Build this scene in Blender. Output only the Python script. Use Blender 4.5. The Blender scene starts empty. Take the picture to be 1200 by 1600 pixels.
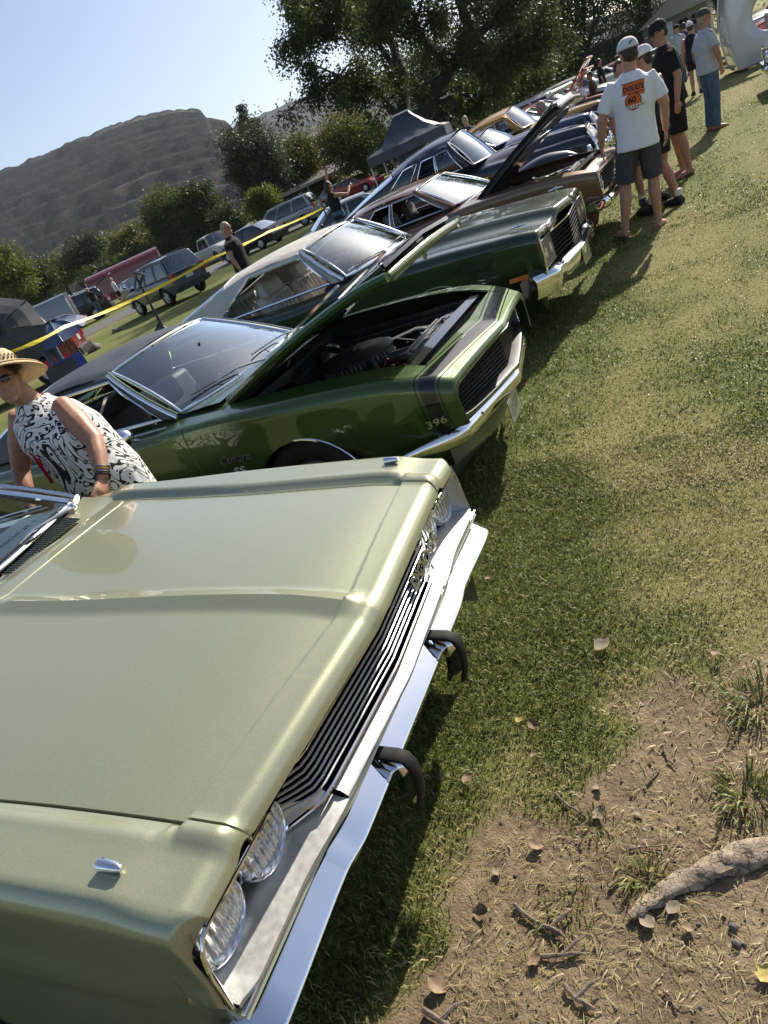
import bpy, bmesh, math, random
import numpy as np
from mathutils import Vector, Matrix, noise
from mathutils.bvhtree import BVHTree
random.seed(7); np.random.seed(7)
PI = math.pi
C = bpy.context.scene.collection
SC = bpy.context.scene

# ------------------------------------------------------------------ camera, sky, sun, exposure
FPX, CAMH = 1109.0, 1.75
_n = np.array([.455, 1, 554 / FPX]); _n /= np.linalg.norm(_n)
_d = np.array([497, -775, FPX]); _d -= _n * _d.dot(_n); _d /= np.linalg.norm(_d)
RM = np.array([np.cross(_n, _d), _d, -_n])           # camera -> world rows (x: car fronts, y: along the row, z: up)
cam = bpy.data.cameras.new('camera'); cam.sensor_fit = 'VERTICAL'; cam.sensor_height = 24
cam.lens = FPX / 1600 * 24; cam.clip_start = .05; cam.clip_end = 9000
co = bpy.data.objects.new('camera', cam); C.objects.link(co)
rm = Matrix(((RM[0][0], -RM[0][1], -RM[0][2]), (RM[1][0], -RM[1][1], -RM[1][2]), (RM[2][0], -RM[2][1], -RM[2][2])))
co.matrix_world = Matrix.Translation((0, 0, CAMH)) @ rm.to_4x4()
SC.camera = co
SUN = Vector((.32, 1.45, 1.0)).normalized()
SUN_EL = math.asin(SUN.z); SUN_AZ = math.atan2(SUN.x, SUN.y)
W = bpy.data.worlds.new('World'); SC.world = W; W.use_nodes = True
nt = W.node_tree; nt.nodes.clear()
sky = nt.nodes.new('ShaderNodeTexSky'); sky.sky_type = 'NISHITA'; sky.sun_disc = False
sky.sun_elevation = SUN_EL; sky.sun_rotation = SUN_AZ
sky.air_density = .75; sky.dust_density = 1.3; sky.ozone_density = .8
bg = nt.nodes.new('ShaderNodeBackground'); bg.inputs['Strength'].default_value = .095
wo = nt.nodes.new('ShaderNodeOutputWorld')
nt.links.new(sky.outputs[0], bg.inputs[0]); nt.links.new(bg.outputs[0], wo.inputs[0])
sl = bpy.data.lights.new('sun', 'SUN'); sl.energy = 5.0; sl.angle = math.radians(.55); sl.color = (1, .93, .82)
so = bpy.data.objects.new('sun', sl); C.objects.link(so)
so.rotation_euler = SUN.to_track_quat('Z', 'Y').to_euler()
SC.view_settings.view_transform = 'Standard'; SC.view_settings.look = 'None'
SC.view_settings.exposure = .78; SC.view_settings.gamma = 1; SC.view_settings.use_curve_mapping = False
SC.cycles.max_bounces = 8; SC.cycles.transparent_max_bounces = 16; SC.cycles.caustics_reflective = False; SC.cycles.caustics_refractive = False

# ------------------------------------------------------------------ layout helper: a picture position -> a point at height z / at row distance Y
def _ray(x, y): return RM @ np.array([x - 600, y - 800, FPX])
def gp(x, y, z=0.0):
    r = _ray(x, y); t = (z - CAMH) / r[2]; return Vector((r[0] * t, r[1] * t, z))
def gy(x, y, Y):
    r = _ray(x, y); t = Y / r[1]; return Vector((r[0] * t, Y, r[2] * t + CAMH))
def gd(x, y, D):
    r = _ray(x, y); r = r / np.hypot(r[0], r[1]); return Vector((r[0] * D, r[1] * D, r[2] * D + CAMH))

# ------------------------------------------------------------------ materials
def srgb(r, g, b):
    f = lambda c: c / 12.92 if c <= .04045 else ((c + .055) / 1.055) ** 2.4
    return (f(r / 255), f(g / 255), f(b / 255))
class NT:
    def __init__(s, name):
        s.m = bpy.data.materials.new(name); s.m.use_nodes = True; s.t = s.m.node_tree; s.t.nodes.clear()
        s.out = s.n('ShaderNodeOutputMaterial')
    def n(s, typ, **kw):
        o = s.t.nodes.new(typ)
        for k, v in kw.items():
            if hasattr(o, k): setattr(o, k, v)
            else: o.inputs[k].default_value = v
        return o
    def l(s, a, b): s.t.links.new(a, b)
    def noise(s, scale, detail=4, vec=None, rough=.5, dist=0):
        o = s.n('ShaderNodeTexNoise'); o.inputs['Scale'].default_value = scale; o.inputs['Detail'].default_value = detail
        o.inputs['Roughness'].default_value = rough; o.inputs['Distortion'].default_value = dist
        if vec is not None: s.l(vec, o.inputs['Vector'])
        return o.outputs['Fac']
    def coord(s, kind='Object'): return s.n('ShaderNodeTexCoord').outputs[kind]
    def ramp(s, fac, stops, interp='LINEAR'):
        o = s.n('ShaderNodeValToRGB'); e = o.color_ramp; e.interpolation = interp
        while len(e.elements) < len(stops): e.elements.new(.5)
        for q, (p, c) in zip(e.elements, stops):
            q.position = p; q.color = (*c, 1) if len(c) == 3 else c
        s.l(fac, o.inputs[0]); return o.outputs[0]
    def mix(s, f, a, b, bt='MIX'):
        o = s.n('ShaderNodeMix', data_type='RGBA', blend_type=bt)
        for v, i in ((f, 0), (a, 6), (b, 7)):
            if hasattr(v, 'links'): s.l(v, o.inputs[i])
            else: o.inputs[i].default_value = v if i == 0 else (*v, 1)[:4]
        return o.outputs[2]
    def math(s, op, a, b=0.0, clamp=False):
        o = s.n('ShaderNodeMath', operation=op); o.use_clamp = clamp
        for v, i in ((a, 0), (b, 1)):
            if hasattr(v, 'links'): s.l(v, o.inputs[i])
            else: o.inputs[i].default_value = v
        return o.outputs[0]
    def bump(s, h, strength=.3, dist=.01):
        o = s.n('ShaderNodeBump'); o.inputs['Strength'].default_value = strength; o.inputs['Distance'].default_value = dist
        s.l(h, o.inputs['Height']); return o.outputs[0]
    def bsdf(s, col, rough=.5, metal=0., coat=0., normal=None, spec=.5, coat_rough=.03, **kw):
        p = s.n('ShaderNodeBsdfPrincipled')
        for k, v in (('Base Color', col), ('Roughness', rough), ('Metallic', metal), ('Coat Weight', coat), ('Specular IOR Level', spec), ('Coat Roughness', coat_rough)):
            if hasattr(v, 'links'): s.l(v, p.inputs[k])
            else: p.inputs[k].default_value = (*v, 1) if k == 'Base Color' else v
        for k, v in kw.items(): p.inputs[k.replace('_', ' ')].default_value = v
        if normal is not None: s.l(normal, p.inputs['Normal'])
        s.p = p
        return p.outputs[0]
    def done(s, sh): s.l(sh, s.out.inputs[0]); return s.m
MAT = {}
def simple(name, col, rough=.5, metal=0., var=.15, scale=30., bump=0., bscale=200., coat=0., spec=.5, **kw):
    t = NT(name); v = t.coord()
    nz = t.noise(scale, 5, v)
    c = t.ramp(nz, [(.3, tuple(x * (1 - var) for x in col)), (.7, tuple(min(1, x * (1 + var)) for x in col))])
    nb = t.bump(t.noise(bscale, 3, v), bump, .004) if bump else None
    r = t.math('ADD', t.math('MULTIPLY', t.math('SUBTRACT', nz, .5), .25 * min(1, rough * 2)), rough, True) if rough > .12 else rough
    MAT[name] = t.done(t.bsdf(c, r, metal, coat, nb, spec, **kw)); return MAT[name]
def paint(name, col, metal=.35, rough=.38, flake=.10, dust=.05):
    t = NT(name); v = t.coord()
    f = t.n('ShaderNodeTexVoronoi', Scale=900.); t.l(v, f.inputs['Vector'])
    k = t.n('ShaderNodeSeparateColor'); t.l(f.outputs['Color'], k.inputs[0])
    c = t.mix(k.outputs[0], tuple(x * (1 - flake) for x in col), tuple(x * (1 + flake) for x in col))
    big = t.noise(3., 6, v, .6)
    c = t.mix(t.math('MULTIPLY', big, dust), c, (.42, .40, .34))
    cr = t.math('ADD', t.math('MULTIPLY', t.noise(9., 5, v), .035), .012)
    wob = t.bump(t.noise(2.2, 2, v), .02, .05)
    sh = t.bsdf(c, rough, metal, 1., None, .18, cr)
    t.l(wob, t.p.inputs['Coat Normal'])
    MAT[name] = t.done(sh); return MAT[name]
def glass(name, tint=(.62, .72, .70), gain=2.0, ior=1.5):
    t = NT(name)
    fr = t.n('ShaderNodeFresnel', IOR=ior); tr = t.n('ShaderNodeBsdfTransparent'); tr.inputs[0].default_value = (*tint, 1)
    gl = t.n('ShaderNodeBsdfGlossy'); gl.inputs['Roughness'].default_value = .015; gl.inputs[0].default_value = (.86, .95, 1, 1)
    df = t.n('ShaderNodeBsdfDiffuse'); df.inputs[0].default_value = (.35, .38, .36, 1)
    a = t.n('ShaderNodeMixShader'); a.inputs[0].default_value = .03
    dn = t.math('MULTIPLY', t.noise(14., 6, t.coord(), .7), .025)
    t.l(dn, a.inputs[0]); t.l(tr.outputs[0], a.inputs[1]); t.l(df.outputs[0], a.inputs[2])
    m = t.n('ShaderNodeMixShader'); t.l(t.math('MULTIPLY', fr.outputs[0], gain, True), m.inputs[0]); t.l(a.outputs[0], m.inputs[1]); t.l(gl.outputs[0], m.inputs[2])
    MAT[name] = t.done(m.outputs[0]); return MAT[name]
simple('chrome', (.86, .87, .88), .06, 1., .03, 6.)
simple('worn_chrome', (.74, .75, .76), .13, 1., .08, 10.)
t = NT('bumper_chrome'); v = t.coord(); sc_ = t.noise(26., 6, v, .7, 1.5)
pit = t.ramp(sc_, [(.70, (.90, .91, .93)), (.755, (.22, .20, .18))])
rr = t.ramp(t.noise(40., 5, v), [(.35, (.02,) * 3), (.75, (.075,) * 3)])
MAT['bumper_chrome'] = t.done(t.bsdf(pit, rr, 1., 0, t.bump(t.noise(3., 3, v), .05, .05)))
simple('brushed_silver', (.60, .60, .57), .42, .75, .06, 60., .05, 500.)
simple('satin_silver', (.42, .45, .49), .36, .7, .05, 40.)
simple('black_plastic', (.018, .018, .02), .45, 0, .3, 40.)
simple('void_black', (.006, .006, .007), .8, 0, .3, 20., spec=.1)
simple('rubber', (.012, .012, .012), .7, 0, .35, 60., .2, 300., spec=.25)
simple('engine_black', (.034, .034, .036), .4, .2, .5, 30., .3, 120.)
simple('engine_grey', (.32, .32, .32), .4, .8, .4, 40., .2, 150.)
simple('badge_silver', (.66, .67, .68), .35, .4, .05); simple('steel', (.45, .45, .46), .3, 1., .2, 40.)
simple('rim_silver', (.5, .5, .51), .3, .9, .1, 20.)
simple('interior_black', (.022, .022, .024), .55, 0, .25, 30., .15, 300.)
simple('interior_white', (.55, .52, .46), .45, 0, .12, 20., .1, 300.)
simple('interior_grey', (.16, .16, .165), .6, 0, .2, 20.)
simple('black_vinyl', (.05, .055, .062), .52, 0, .3, 5., .35, 420.)
simple('cream_vinyl', (.50, .475, .41), .55, 0, .12, 6., .3, 420.)
simple('amber_lens', (.75, .22, .02), .2, 0, .1, 30., coat=1.)
simple('red_lens', (.45, .012, .01), .2, 0, .1, 30., coat=1.)
glass('windscreen_glass', (.55, .64, .62), 3.2); glass('dark_glass', (.10, .12, .13)); glass('clear_glass', (.86, .93, .91), 1.3)
paint('sage_paint', (.335, .345, .222), .5, .38, .16)
paint('moss_paint', (.042, .080, .018), .5, .33, .2)
paint('pine_paint', (.012, .030, .012), .25, .3, .2)
paint('bronze_paint', (.20, .115, .068), .4, .35, .2)
paint('navy_paint', (.006, .011, .028), .15, .3, .2)
paint('gold_paint', (.42, .22, .03), .2, .35, .1)
paint('white_paint', (.62, .62, .60), 0, .35, .02)
paint('grey_paint', (.20, .22, .235), .5, .35, .1)
paint('black_paint', (.012, .012, .014), .1, .3, .1)
paint('silver_paint', (.36, .37, .38), .6, .35, .1)
paint('maroon_paint', (.17, .025, .03), .1, .4, .05)
paint('red_paint', (.36, .025, .018), .1, .35, .05)
paint('blue_paint', (.014, .028, .10), .3, .3, .1)
paint('slate_paint', (.07, .10, .11), .5, .35, .1)
t = NT('headlamp_lens'); v = t.coord()
w = t.n('ShaderNodeTexWave', Scale=16., Distortion=.4); w.bands_direction = 'Y'; t.l(v, w.inputs['Vector'])
w2 = t.n('ShaderNodeTexWave', Scale=7., Distortion=.3); w2.bands_direction = 'Z'; t.l(v, w2.inputs['Vector'])
hgt = t.math('ADD', w.outputs['Fac'], t.math('MULTIPLY', w2.outputs['Fac'], .5))
MAT['headlamp_lens'] = t.done(t.bsdf((.62, .64, .65), .10, .75, 1., t.bump(hgt, .9, .012), .5))

# ------------------------------------------------------------------ meshes
def smooth_mesh(me, ang=40):
    me.polygons.foreach_set('use_smooth', [True] * len(me.polygons))
    me.set_sharp_from_angle(angle=math.radians(ang)); me.update()
def link(name, me, mat=None, parent=None, ang=40, **props):
    if mat is not None and len(me.materials) == 0:
        for q in (mat if isinstance(mat, (list, tuple)) else [mat]): me.materials.append(MAT[q] if isinstance(q, str) else q)
    if ang: smooth_mesh(me, ang)
    o = bpy.data.objects.new(name, me); C.objects.link(o)
    if parent is not None: o.parent = parent
    for k, v in props.items(): o[k] = v
    return o
def tag(o, label=None, cat=None, group=None, kind=None):
    for k, v in (('label', label), ('category', cat), ('group', group), ('kind', kind)):
        if v: o[k] = v
    return o
def empty(name, loc=(0, 0, 0), rz=0., **kw):
    o = bpy.data.objects.new(name, None); C.objects.link(o); o.empty_display_size = .1
    o.location = loc; o.rotation_euler = (0, 0, rz); tag(o, **kw); return o
class MB:
    """collects simple solids in one mesh"""
    def __init__(s): s.v = []; s.f = []; s.mi = []; s.cur = 0
    def add(s, vs, fs):
        b = len(s.v); s.v += [tuple(p) for p in vs]; s.f += [tuple(b + i for i in f) for f in fs]; s.mi += [s.cur] * len(fs); return s
    def xf(s, M, b=0):
        for i in range(b, len(s.v)): s.v[i] = tuple(M @ Vector(s.v[i]))
        return s
    def box(s, c, d, M=None):
        x, y, z = d[0] / 2, d[1] / 2, d[2] / 2
        vs = [Vector((c[0] + i * x, c[1] + j * y, c[2] + k * z)) for i in (-1, 1) for j in (-1, 1) for k in (-1, 1)]
        if M: vs = [M @ p for p in vs]
        return s.add(vs, [(0, 1, 3, 2), (4, 6, 7, 5), (0, 4, 5, 1), (2, 3, 7, 6), (0, 2, 6, 4), (1, 5, 7, 3)])
    def grid(s, P, closed_v=False, closed_u=False):
        nu, nv = len(P), len(P[0]); b = len(s.v)
        for r in P: s.v += [tuple(p) for p in r]
        for i in range(nu if closed_u else nu - 1):
            for j in range(nv if closed_v else nv - 1):
                s.f.append((b + i * nv + j, b + ((i + 1) % nu) * nv + j, b + ((i + 1) % nu) * nv + (j + 1) % nv, b + i * nv + (j + 1) % nv)); s.mi.append(s.cur)
        return s
    def tube(s, pts, r, n=8, cap=True, flat=1., up=(0, 0, 1), closed=False):
        pts = [Vector(p) for p in pts]; m = len(pts)
        rs = r if isinstance(r, (list, tuple)) else [r] * m
        rings = []; prev = None
        for i, p in enumerate(pts):
            a = pts[(i - 1) % m] if (i or closed) else p; c = pts[(i + 1) % m] if (i < m - 1 or closed) else p
            d = (c - a)
            d = d.normalized() if d.length > 1e-9 else Vector((0, 0, 1))
            if prev is None:
                u = Vector(up); u = u - d * u.dot(d)
                if u.length < 1e-3: u = d.orthogonal()
            else: u = prev - d * prev.dot(d)
            u.normalize(); prev = u; w = d.cross(u)
            rings.append([p + (u * math.cos(2 * PI * k / n) * flat + w * math.sin(2 * PI * k / n)) * rs[i] for k in range(n)])
        b = len(s.v); s.grid(rings, closed_v=True, closed_u=closed)
        if cap and not closed:
            s.f += [tuple(b + k for k in range(n)), tuple(b + (m - 1) * n + k for k in reversed(range(n)))]; s.mi += [s.cur] * 2
        return s
    def lathe(s, prof, M=None, n=24, capped=False):
        M = M or Matrix()          # prof: (radius, height along local z)
        rings = [[M @ Vector((r * math.cos(2 * PI * k / n), r * math.sin(2 * PI * k / n), h)) for k in range(n)] for r, h in prof]
        return s.grid(rings, closed_v=True)
    def ell(s, c, r, nu=14, nv=8, M=None):
        c = Vector(c); rings = []
        for j in range(nv + 1):
            a = -PI / 2 + PI * j / nv
            rings.append([Vector((r[0] * math.cos(a) * math.cos(2 * PI * k / nu), r[1] * math.cos(a) * math.sin(2 * PI * k / nu), r[2] * math.sin(a))) for k in range(nu)])
        rings = [[(M @ p if M else p) + c for p in q] for q in rings]
        return s.grid(rings, closed_v=True)
    def prism(s, poly, M, depth):
        n = len(poly)
        vs = [M @ Vector((p[0], p[1], 0)) for p in poly] + [M @ Vector((p[0], p[1], depth)) for p in poly]
        return s.add(vs, [tuple(reversed(range(n))), tuple(range(n, 2 * n))] + [(i, (i + 1) % n, n + (i + 1) % n, n + i) for i in range(n)])
    def mesh(s, name):
        me = bpy.data.meshes.new(name); me.from_pydata(s.v, [], s.f)
        return me
    def build(s, name, mat, parent=None, ang=40, weld=False, bevel=0., **props):
        me = s.mesh(name)
        for q in (mat if isinstance(mat, (list, tuple)) else [mat]): me.materials.append(MAT[q] if isinstance(q, str) else q)
        if any(s.mi): me.polygons.foreach_set('material_index', s.mi)
        bm = bmesh.new(); bm.from_mesh(me)
        if weld: bmesh.ops.remove_doubles(bm, verts=bm.verts, dist=1e-4)
        bmesh.ops.recalc_face_normals(bm, faces=bm.faces)
        bm.to_mesh(me); bm.free()
        o = link(name, me, None, parent, ang, **props)
        if bevel:
            m = o.modifiers.new('b', 'BEVEL'); m.width = bevel; m.segments = 2; m.limit_method = 'ANGLE'; m.harden_normals = False
        return o
def pchip(xs, ys):
    z = sorted(zip(xs, ys)); xs = [a for a, _ in z]; ys = [b for _, b in z]; n = len(xs)
    if n == 1: return lambda x: ys[0]
    h = [xs[i + 1] - xs[i] for i in range(n - 1)]; dl = [(ys[i + 1] - ys[i]) / h[i] for i in range(n - 1)]
    m = [dl[0]] + [0 if dl[i - 1] * dl[i] <= 0 else 2 * dl[i - 1] * dl[i] / (dl[i - 1] + dl[i]) for i in range(1, n - 1)] + [dl[-1]]
    def f(x):
        if x <= xs[0]: return ys[0]
        if x >= xs[-1]: return ys[-1]
        i = 0
        while x > xs[i + 1]: i += 1
        t = (x - xs[i]) / h[i]
        return (2 * t**3 - 3 * t * t + 1) * ys[i] + (t**3 - 2 * t * t + t) * h[i] * m[i] + (-2 * t**3 + 3 * t * t) * ys[i + 1] + (t**3 - t * t) * h[i] * m[i + 1]
    return f
def sstep(a, b, x):
    t = min(1, max(0, (x - a) / (b - a))); return t * t * (3 - 2 * t)
def lerp(a, b, t): return a + (b - a) * t
def text_mesh(txt, size, depth=.001, shear=0., align='CENTER', squash=1., bold=0.):
    cu = bpy.data.curves.new('t', 'FONT'); cu.body = txt; cu.size = size; cu.extrude = depth; cu.align_x = align; cu.shear = shear; cu.offset = bold; cu.resolution_u = 3
    o = bpy.data.objects.new('t', cu); C.objects.link(o)
    dg = bpy.context.evaluated_depsgraph_get(); dg.update()
    me = bpy.data.meshes.new_from_object(o.evaluated_get(dg)); bpy.data.objects.remove(o); bpy.data.curves.remove(cu)
    if squash != 1.:
        for v in me.vertices: v.co.x *= squash
    return me
def text(name, txt, size, M, mat, parent, **kw):
    me = text_mesh(txt, size, **kw); me.transform(M); me.materials.clear()
    return link(name, me, mat, parent, 0)
def axes(o, x, y, z=None):
    x = Vector(x).normalized(); y = Vector(y); y = (y - x * y.dot(x)).normalized(); z = x.cross(y)
    return Matrix(((x.x, y.x, z.x, o[0]), (x.y, y.y, z.y, o[1]), (x.z, y.z, z.z, o[2]), (0, 0, 0, 1)))
# ------------------------------------------------------------------ ground sheet
DIRT = [gp(*p) for p in ((540, 1760), (595, 1610), (650, 1505), (700, 1420), (760, 1345), (815, 1275), (900, 1225), (975, 1185), (1010, 1115), (1085, 1060), (1150, 1015), (1215, 985), (1330, 930), (1500, 880))]
def dirt_at(x, y):
    """>0 on the bare patch, <0 on the lawn (metres, roughly)"""
    best = 9e9; sg = -1
    for a, b in zip(DIRT[:-1], DIRT[1:]):
        dx, dy = b.x - a.x, b.y - a.y; l2 = dx * dx + dy * dy
        t = max(0, min(1, ((x - a.x) * dx + (y - a.y) * dy) / l2)); px_, py = a.x + t * dx, a.y + t * dy
        d = math.hypot(x - px_, y - py)
        if d < best: best = d; sg = 1 if (dx * (y - a.y) - dy * (x - a.x)) < 0 else -1
    return sg * best
def nz(x, y, s, o=0): return noise.noise(Vector((x * s + o, y * s - o, o)))
def dirt_mask(x, y):
    d = dirt_at(x, y) + .13 * nz(x, y, 3.1, 3) + .07 * nz(x, y, 9, 5)
    return sstep(-.22, .16, d + .12 * nz(x, y, 5, 15)) * (1 - .35 * sstep(.2, .5, nz(x, y, 2.3, 11)))
def dry_mask(x, y):
    return min(1, max(0, .50 + 1.0 * nz(x * .8, y * .55, 1.1, 21) + .6 * nz(x, y, 2.9, 31) + .28 * sstep(-.6, .8, x) - .40 * sstep(-.6, -1.0, x)))
def ground_z(x, y):
    if abs(x) > 8 or y > 14 or y < -4: return 0.
    m = dirt_mask(x, y) if -1.5 < x < 4 and -1 < y < 3.2 else 0
    return .008 * nz(x, y, 1.7, 1) + .006 * nz(x, y, 7, 2) + m * (.006 * nz(x, y, 16, 4) + .003 * nz(x, y, 45, 6) - .012)
def graded(fine0, fine1, step, far, grow=1.28):
    c = list(np.arange(fine0, fine1 + 1e-6, step)); q = step
    while c[-1] < far: q *= grow; c.append(c[-1] + q)
    q = step; a = [fine0]
    while a[-1] > -far: q *= grow; a.append(a[-1] - q)
    return list(reversed(a[1:])) + c
gxs = graded(-1.5, 2.2, .025, 4000); gys = graded(.0, 3.6, .025, 4000)
gv = []; dm = []; dr = []
for x in gxs:
    for y in gys:
        gv.append((x, y, ground_z(x, y)))
        near = -2 < x < 6 and -2 < y < 5
        dm.append(dirt_mask(x, y) if near else 0.); dr.append(dry_mask(x, y) if (abs(x) < 60 and abs(y) < 80) else .5)
ny = len(gys)
gf = [(i * ny + j, (i + 1) * ny + j, (i + 1) * ny + j + 1, i * ny + j + 1) for i in range(len(gxs) - 1) for j in range(ny - 1)]
gm = bpy.data.meshes.new('lawn'); gm.from_pydata(gv, [], gf)
for nm_, dat in (('dirt', dm), ('dry', dr)):
    at = gm.attributes.new(nm_, 'FLOAT', 'POINT'); at.data.foreach_set('value', dat)
t = NT('lawn_ground'); v = t.coord()
ad = t.n('ShaderNodeAttribute', attribute_name='dirt'); ar_ = t.n('ShaderNodeAttribute', attribute_name='dry')
fine = t.noise(38., 8, v, .65); mid = t.noise(5., 6, v, .6); tex = t.noise(160., 4, v, .7)
gcol = t.ramp(fine, [(.25, (.055, .068, .016)), (.5, (.115, .135, .034)), (.75, (.18, .195, .06))])
dcol = t.ramp(fine, [(.25, (.14, .13, .045)), (.5, (.26, .23, .095)), (.75, (.38, .32, .16))])
k = t.math('ADD', t.math('MULTIPLY', ar_.outputs['Fac'], .75), t.math('MULTIPLY', t.math('SUBTRACT', mid, .5), 1.1), True)
lawn = t.mix(k, gcol, dcol)
dirtc = t.ramp(t.noise(24., 9, v, .7), [(.28, (.125, .085, .050)), (.48, (.255, .185, .114)), (.70, (.42, .32, .21))])
dirtc = t.mix(t.ramp(t.noise(3.2, 6, v, .65), [(.40, (0, 0, 0)), (.62, (.75, .75, .75))]), dirtc, t.ramp(t.noise(60., 6, v, .7), [(.35, (.085, .058, .036)), (.65, (.20, .145, .092))]))
dirtc = t.mix(t.ramp(t.noise(120., 3, v, .6), [(.62, (0, 0, 0)), (.72, (1, 1, 1))]), dirtc, (.34, .26, .16))
dk = t.ramp(t.math('ADD', ad.outputs['Fac'], t.math('MULTIPLY', t.math('SUBTRACT', fine, .5), .5)), [(.35, (0, 0, 0)), (.62, (1, 1, 1))])
col = t.mix(dk, lawn, dirtc)
bh = t.math('ADD', tex, t.math('MULTIPLY', fine, 1.5))
MAT['lawn_ground'] = t.done(t.bsdf(col, .95, 0, 0, t.bump(bh, .6, .02), .15))
lawn_o = link('lawn', gm, 'lawn_ground', None, 0); lawn_o['kind'] = 'structure'
gm.polygons.foreach_set('use_smooth', [True] * len(gm.polygons))

def blades_mesh(name, P, H, Wd, lean, az, twist, rnd, flat=1.):
    """P (n,3) roots; curved tapering blades: 5 vertices, a quad and a triangle each"""
    n = len(P); d = np.stack([np.cos(az), np.sin(az), np.zeros(n)], 1); sd = np.stack([np.cos(twist), np.sin(twist), np.zeros(n)], 1)
    up = np.array([0, 0, 1.])
    mid = P + up * (H * .6 * np.cos(lean * .5))[:, None] + d * (H * .6 * np.sin(lean * .5))[:, None]
    tip = mid + up * (H * .4 * np.cos(lean * 1.5))[:, None] + d * (H * .4 * np.sin(lean * 1.5))[:, None]
    w = (Wd / 2)[:, None]
    for q in (mid, tip): q[:, 2] = P[:, 2] + (q[:, 2] - P[:, 2]) * flat
    V = np.stack([P - sd * w, P + sd * w, mid + sd * w * .75, mid - sd * w * .75, tip], 1).reshape(-1, 3)
    b = np.arange(n) * 5
    loops = np.stack([b, b + 1, b + 2, b + 3, b + 3, b + 2, b + 4], 1).ravel()
    me = bpy.data.meshes.new(name)
    me.vertices.add(n * 5); me.vertices.foreach_set('co', V.ravel())
    me.loops.add(n * 7); me.loops.foreach_set('vertex_index', loops.astype(np.int32))
    me.polygons.add(n * 2)
    ls = np.stack([np.arange(n) * 7, np.arange(n) * 7 + 4], 1).ravel(); lt = np.tile([4, 3], n)
    me.polygons.foreach_set('loop_start', ls.astype(np.int32)); me.polygons.foreach_set('loop_total', lt.astype(np.int32))
    me.update(calc_edges=True)
    at = me.attributes.new('rnd', 'FLOAT', 'POINT'); at.data.foreach_set('value', np.repeat(rnd, 5).astype(np.float32))
    return me
t = NT('grass_blade'); a = t.n('ShaderNodeAttribute', attribute_name='rnd')
c = t.ramp(a.outputs['Fac'], [(0., (.045, .085, .012)), (.33, (.095, .145, .024)), (.56, (.175, .205, .046)), (.70, (.30, .275, .10)), (.9, (.46, .385, .19)), (1., (.52, .43, .25))])
b1 = t.bsdf(c, .45, 0, 0, None, .35); tr_ = t.n('ShaderNodeBsdfTranslucent'); t.l(c, tr_.inputs[0])
mx = t.n('ShaderNodeMixShader'); mx.inputs[0].default_value = .35; t.l(b1, mx.inputs[1]); t.l(tr_.outputs[0], mx.inputs[2])
MAT['grass_blade'] = t.done(mx.outputs[0])
rg = np.random.RandomState(5)
def scatter_blades(name, n, xr, dist, h, wd, mode):
    pts = []; rn = []; hs = []
    while len(pts) < n:
        x = rg.uniform(*xr); y = dist()
        if x < -2.2: continue
        m = dirt_mask(x, y) if (-1.5 < x < 5 and -1 < y < 3.6) else 0.
        if rg.rand() < min(1, m * 1.5) * 1.02: continue
        dry = dry_mask(x, y); tuft = .5 + .5 * nz(x, y, 6, 41)
        if rg.rand() > .55 + .5 * tuft - .42 * dry: continue
        k = .72 * dry + .18 * nz(x, y, 14, 8)
        r = min(1, max(0, rg.normal(.50 + .62 * max(0, k - .2), .19)))
        if m > .15: r = min(1, r + .25)
        pts.append((x, y, ground_z(x, y) - .004)); rn.append(r); hs.append(h * (.55 + .75 * rg.rand()) * (1.15 - .5 * dry) * (.7 + .6 * tuft))
    P = np.array(pts); n = len(P)
    me = blades_mesh(name, P, np.array(hs), wd * rg.uniform(.6, 1.25, n), rg.uniform(.5, 1.55, n), rg.uniform(0, 2 * PI, n), rg.uniform(0, PI, n), np.array(rn))
    o = link(name, me, 'grass_blade', None, 0); o['kind'] = 'stuff'; return o
scatter_blades('grass', 105000, (-1.75, 2.4), lambda: .15 + 3.4 * rg.rand() ** 1.15, .036, .0040, 0)
scatter_blades('grass', 70000, (-1.9, 3.4), lambda: 3.0 + 5.5 * rg.rand() ** 1.3, .034, .0072, 0)
scatter_blades('grass', 45000, (-2.2, 5.5), lambda: 8.0 + 14 * rg.rand() ** 1.3, .036, .015, 0)
# straw lying on the bare patch
def straw(n):
    P = []
    while len(P) < n:
        x = rg.uniform(-.9, 2.3); y = rg.uniform(.1, 2.6)
        if rg.rand() < dirt_mask(x, y) * .9 + .05 and nz(x, y, 4, 77) > -.05 - .35 * rg.rand(): P.append((x, y, ground_z(x, y) + .003))
    P = np.array(P); n = len(P)
    me = blades_mesh('straw', P, rg.uniform(.012, .06, n), rg.uniform(.0016, .0042, n), rg.uniform(1.35, 1.6, n) * .8, rg.uniform(0, 2 * PI, n), rg.uniform(0, PI, n), np.clip(rg.normal(.86, .1, n), .6, 1.), .22)
    o = link('straw', me, 'grass_blade', None, 0); o['kind'] = 'stuff'
straw(34000)
simple('asphalt', (.085, .085, .09), .9, 0, .15, 14., .3, 300.)
simple('stone', (.16, .14, .12), .9, 0, .4, 9., .6, 40.)
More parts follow.
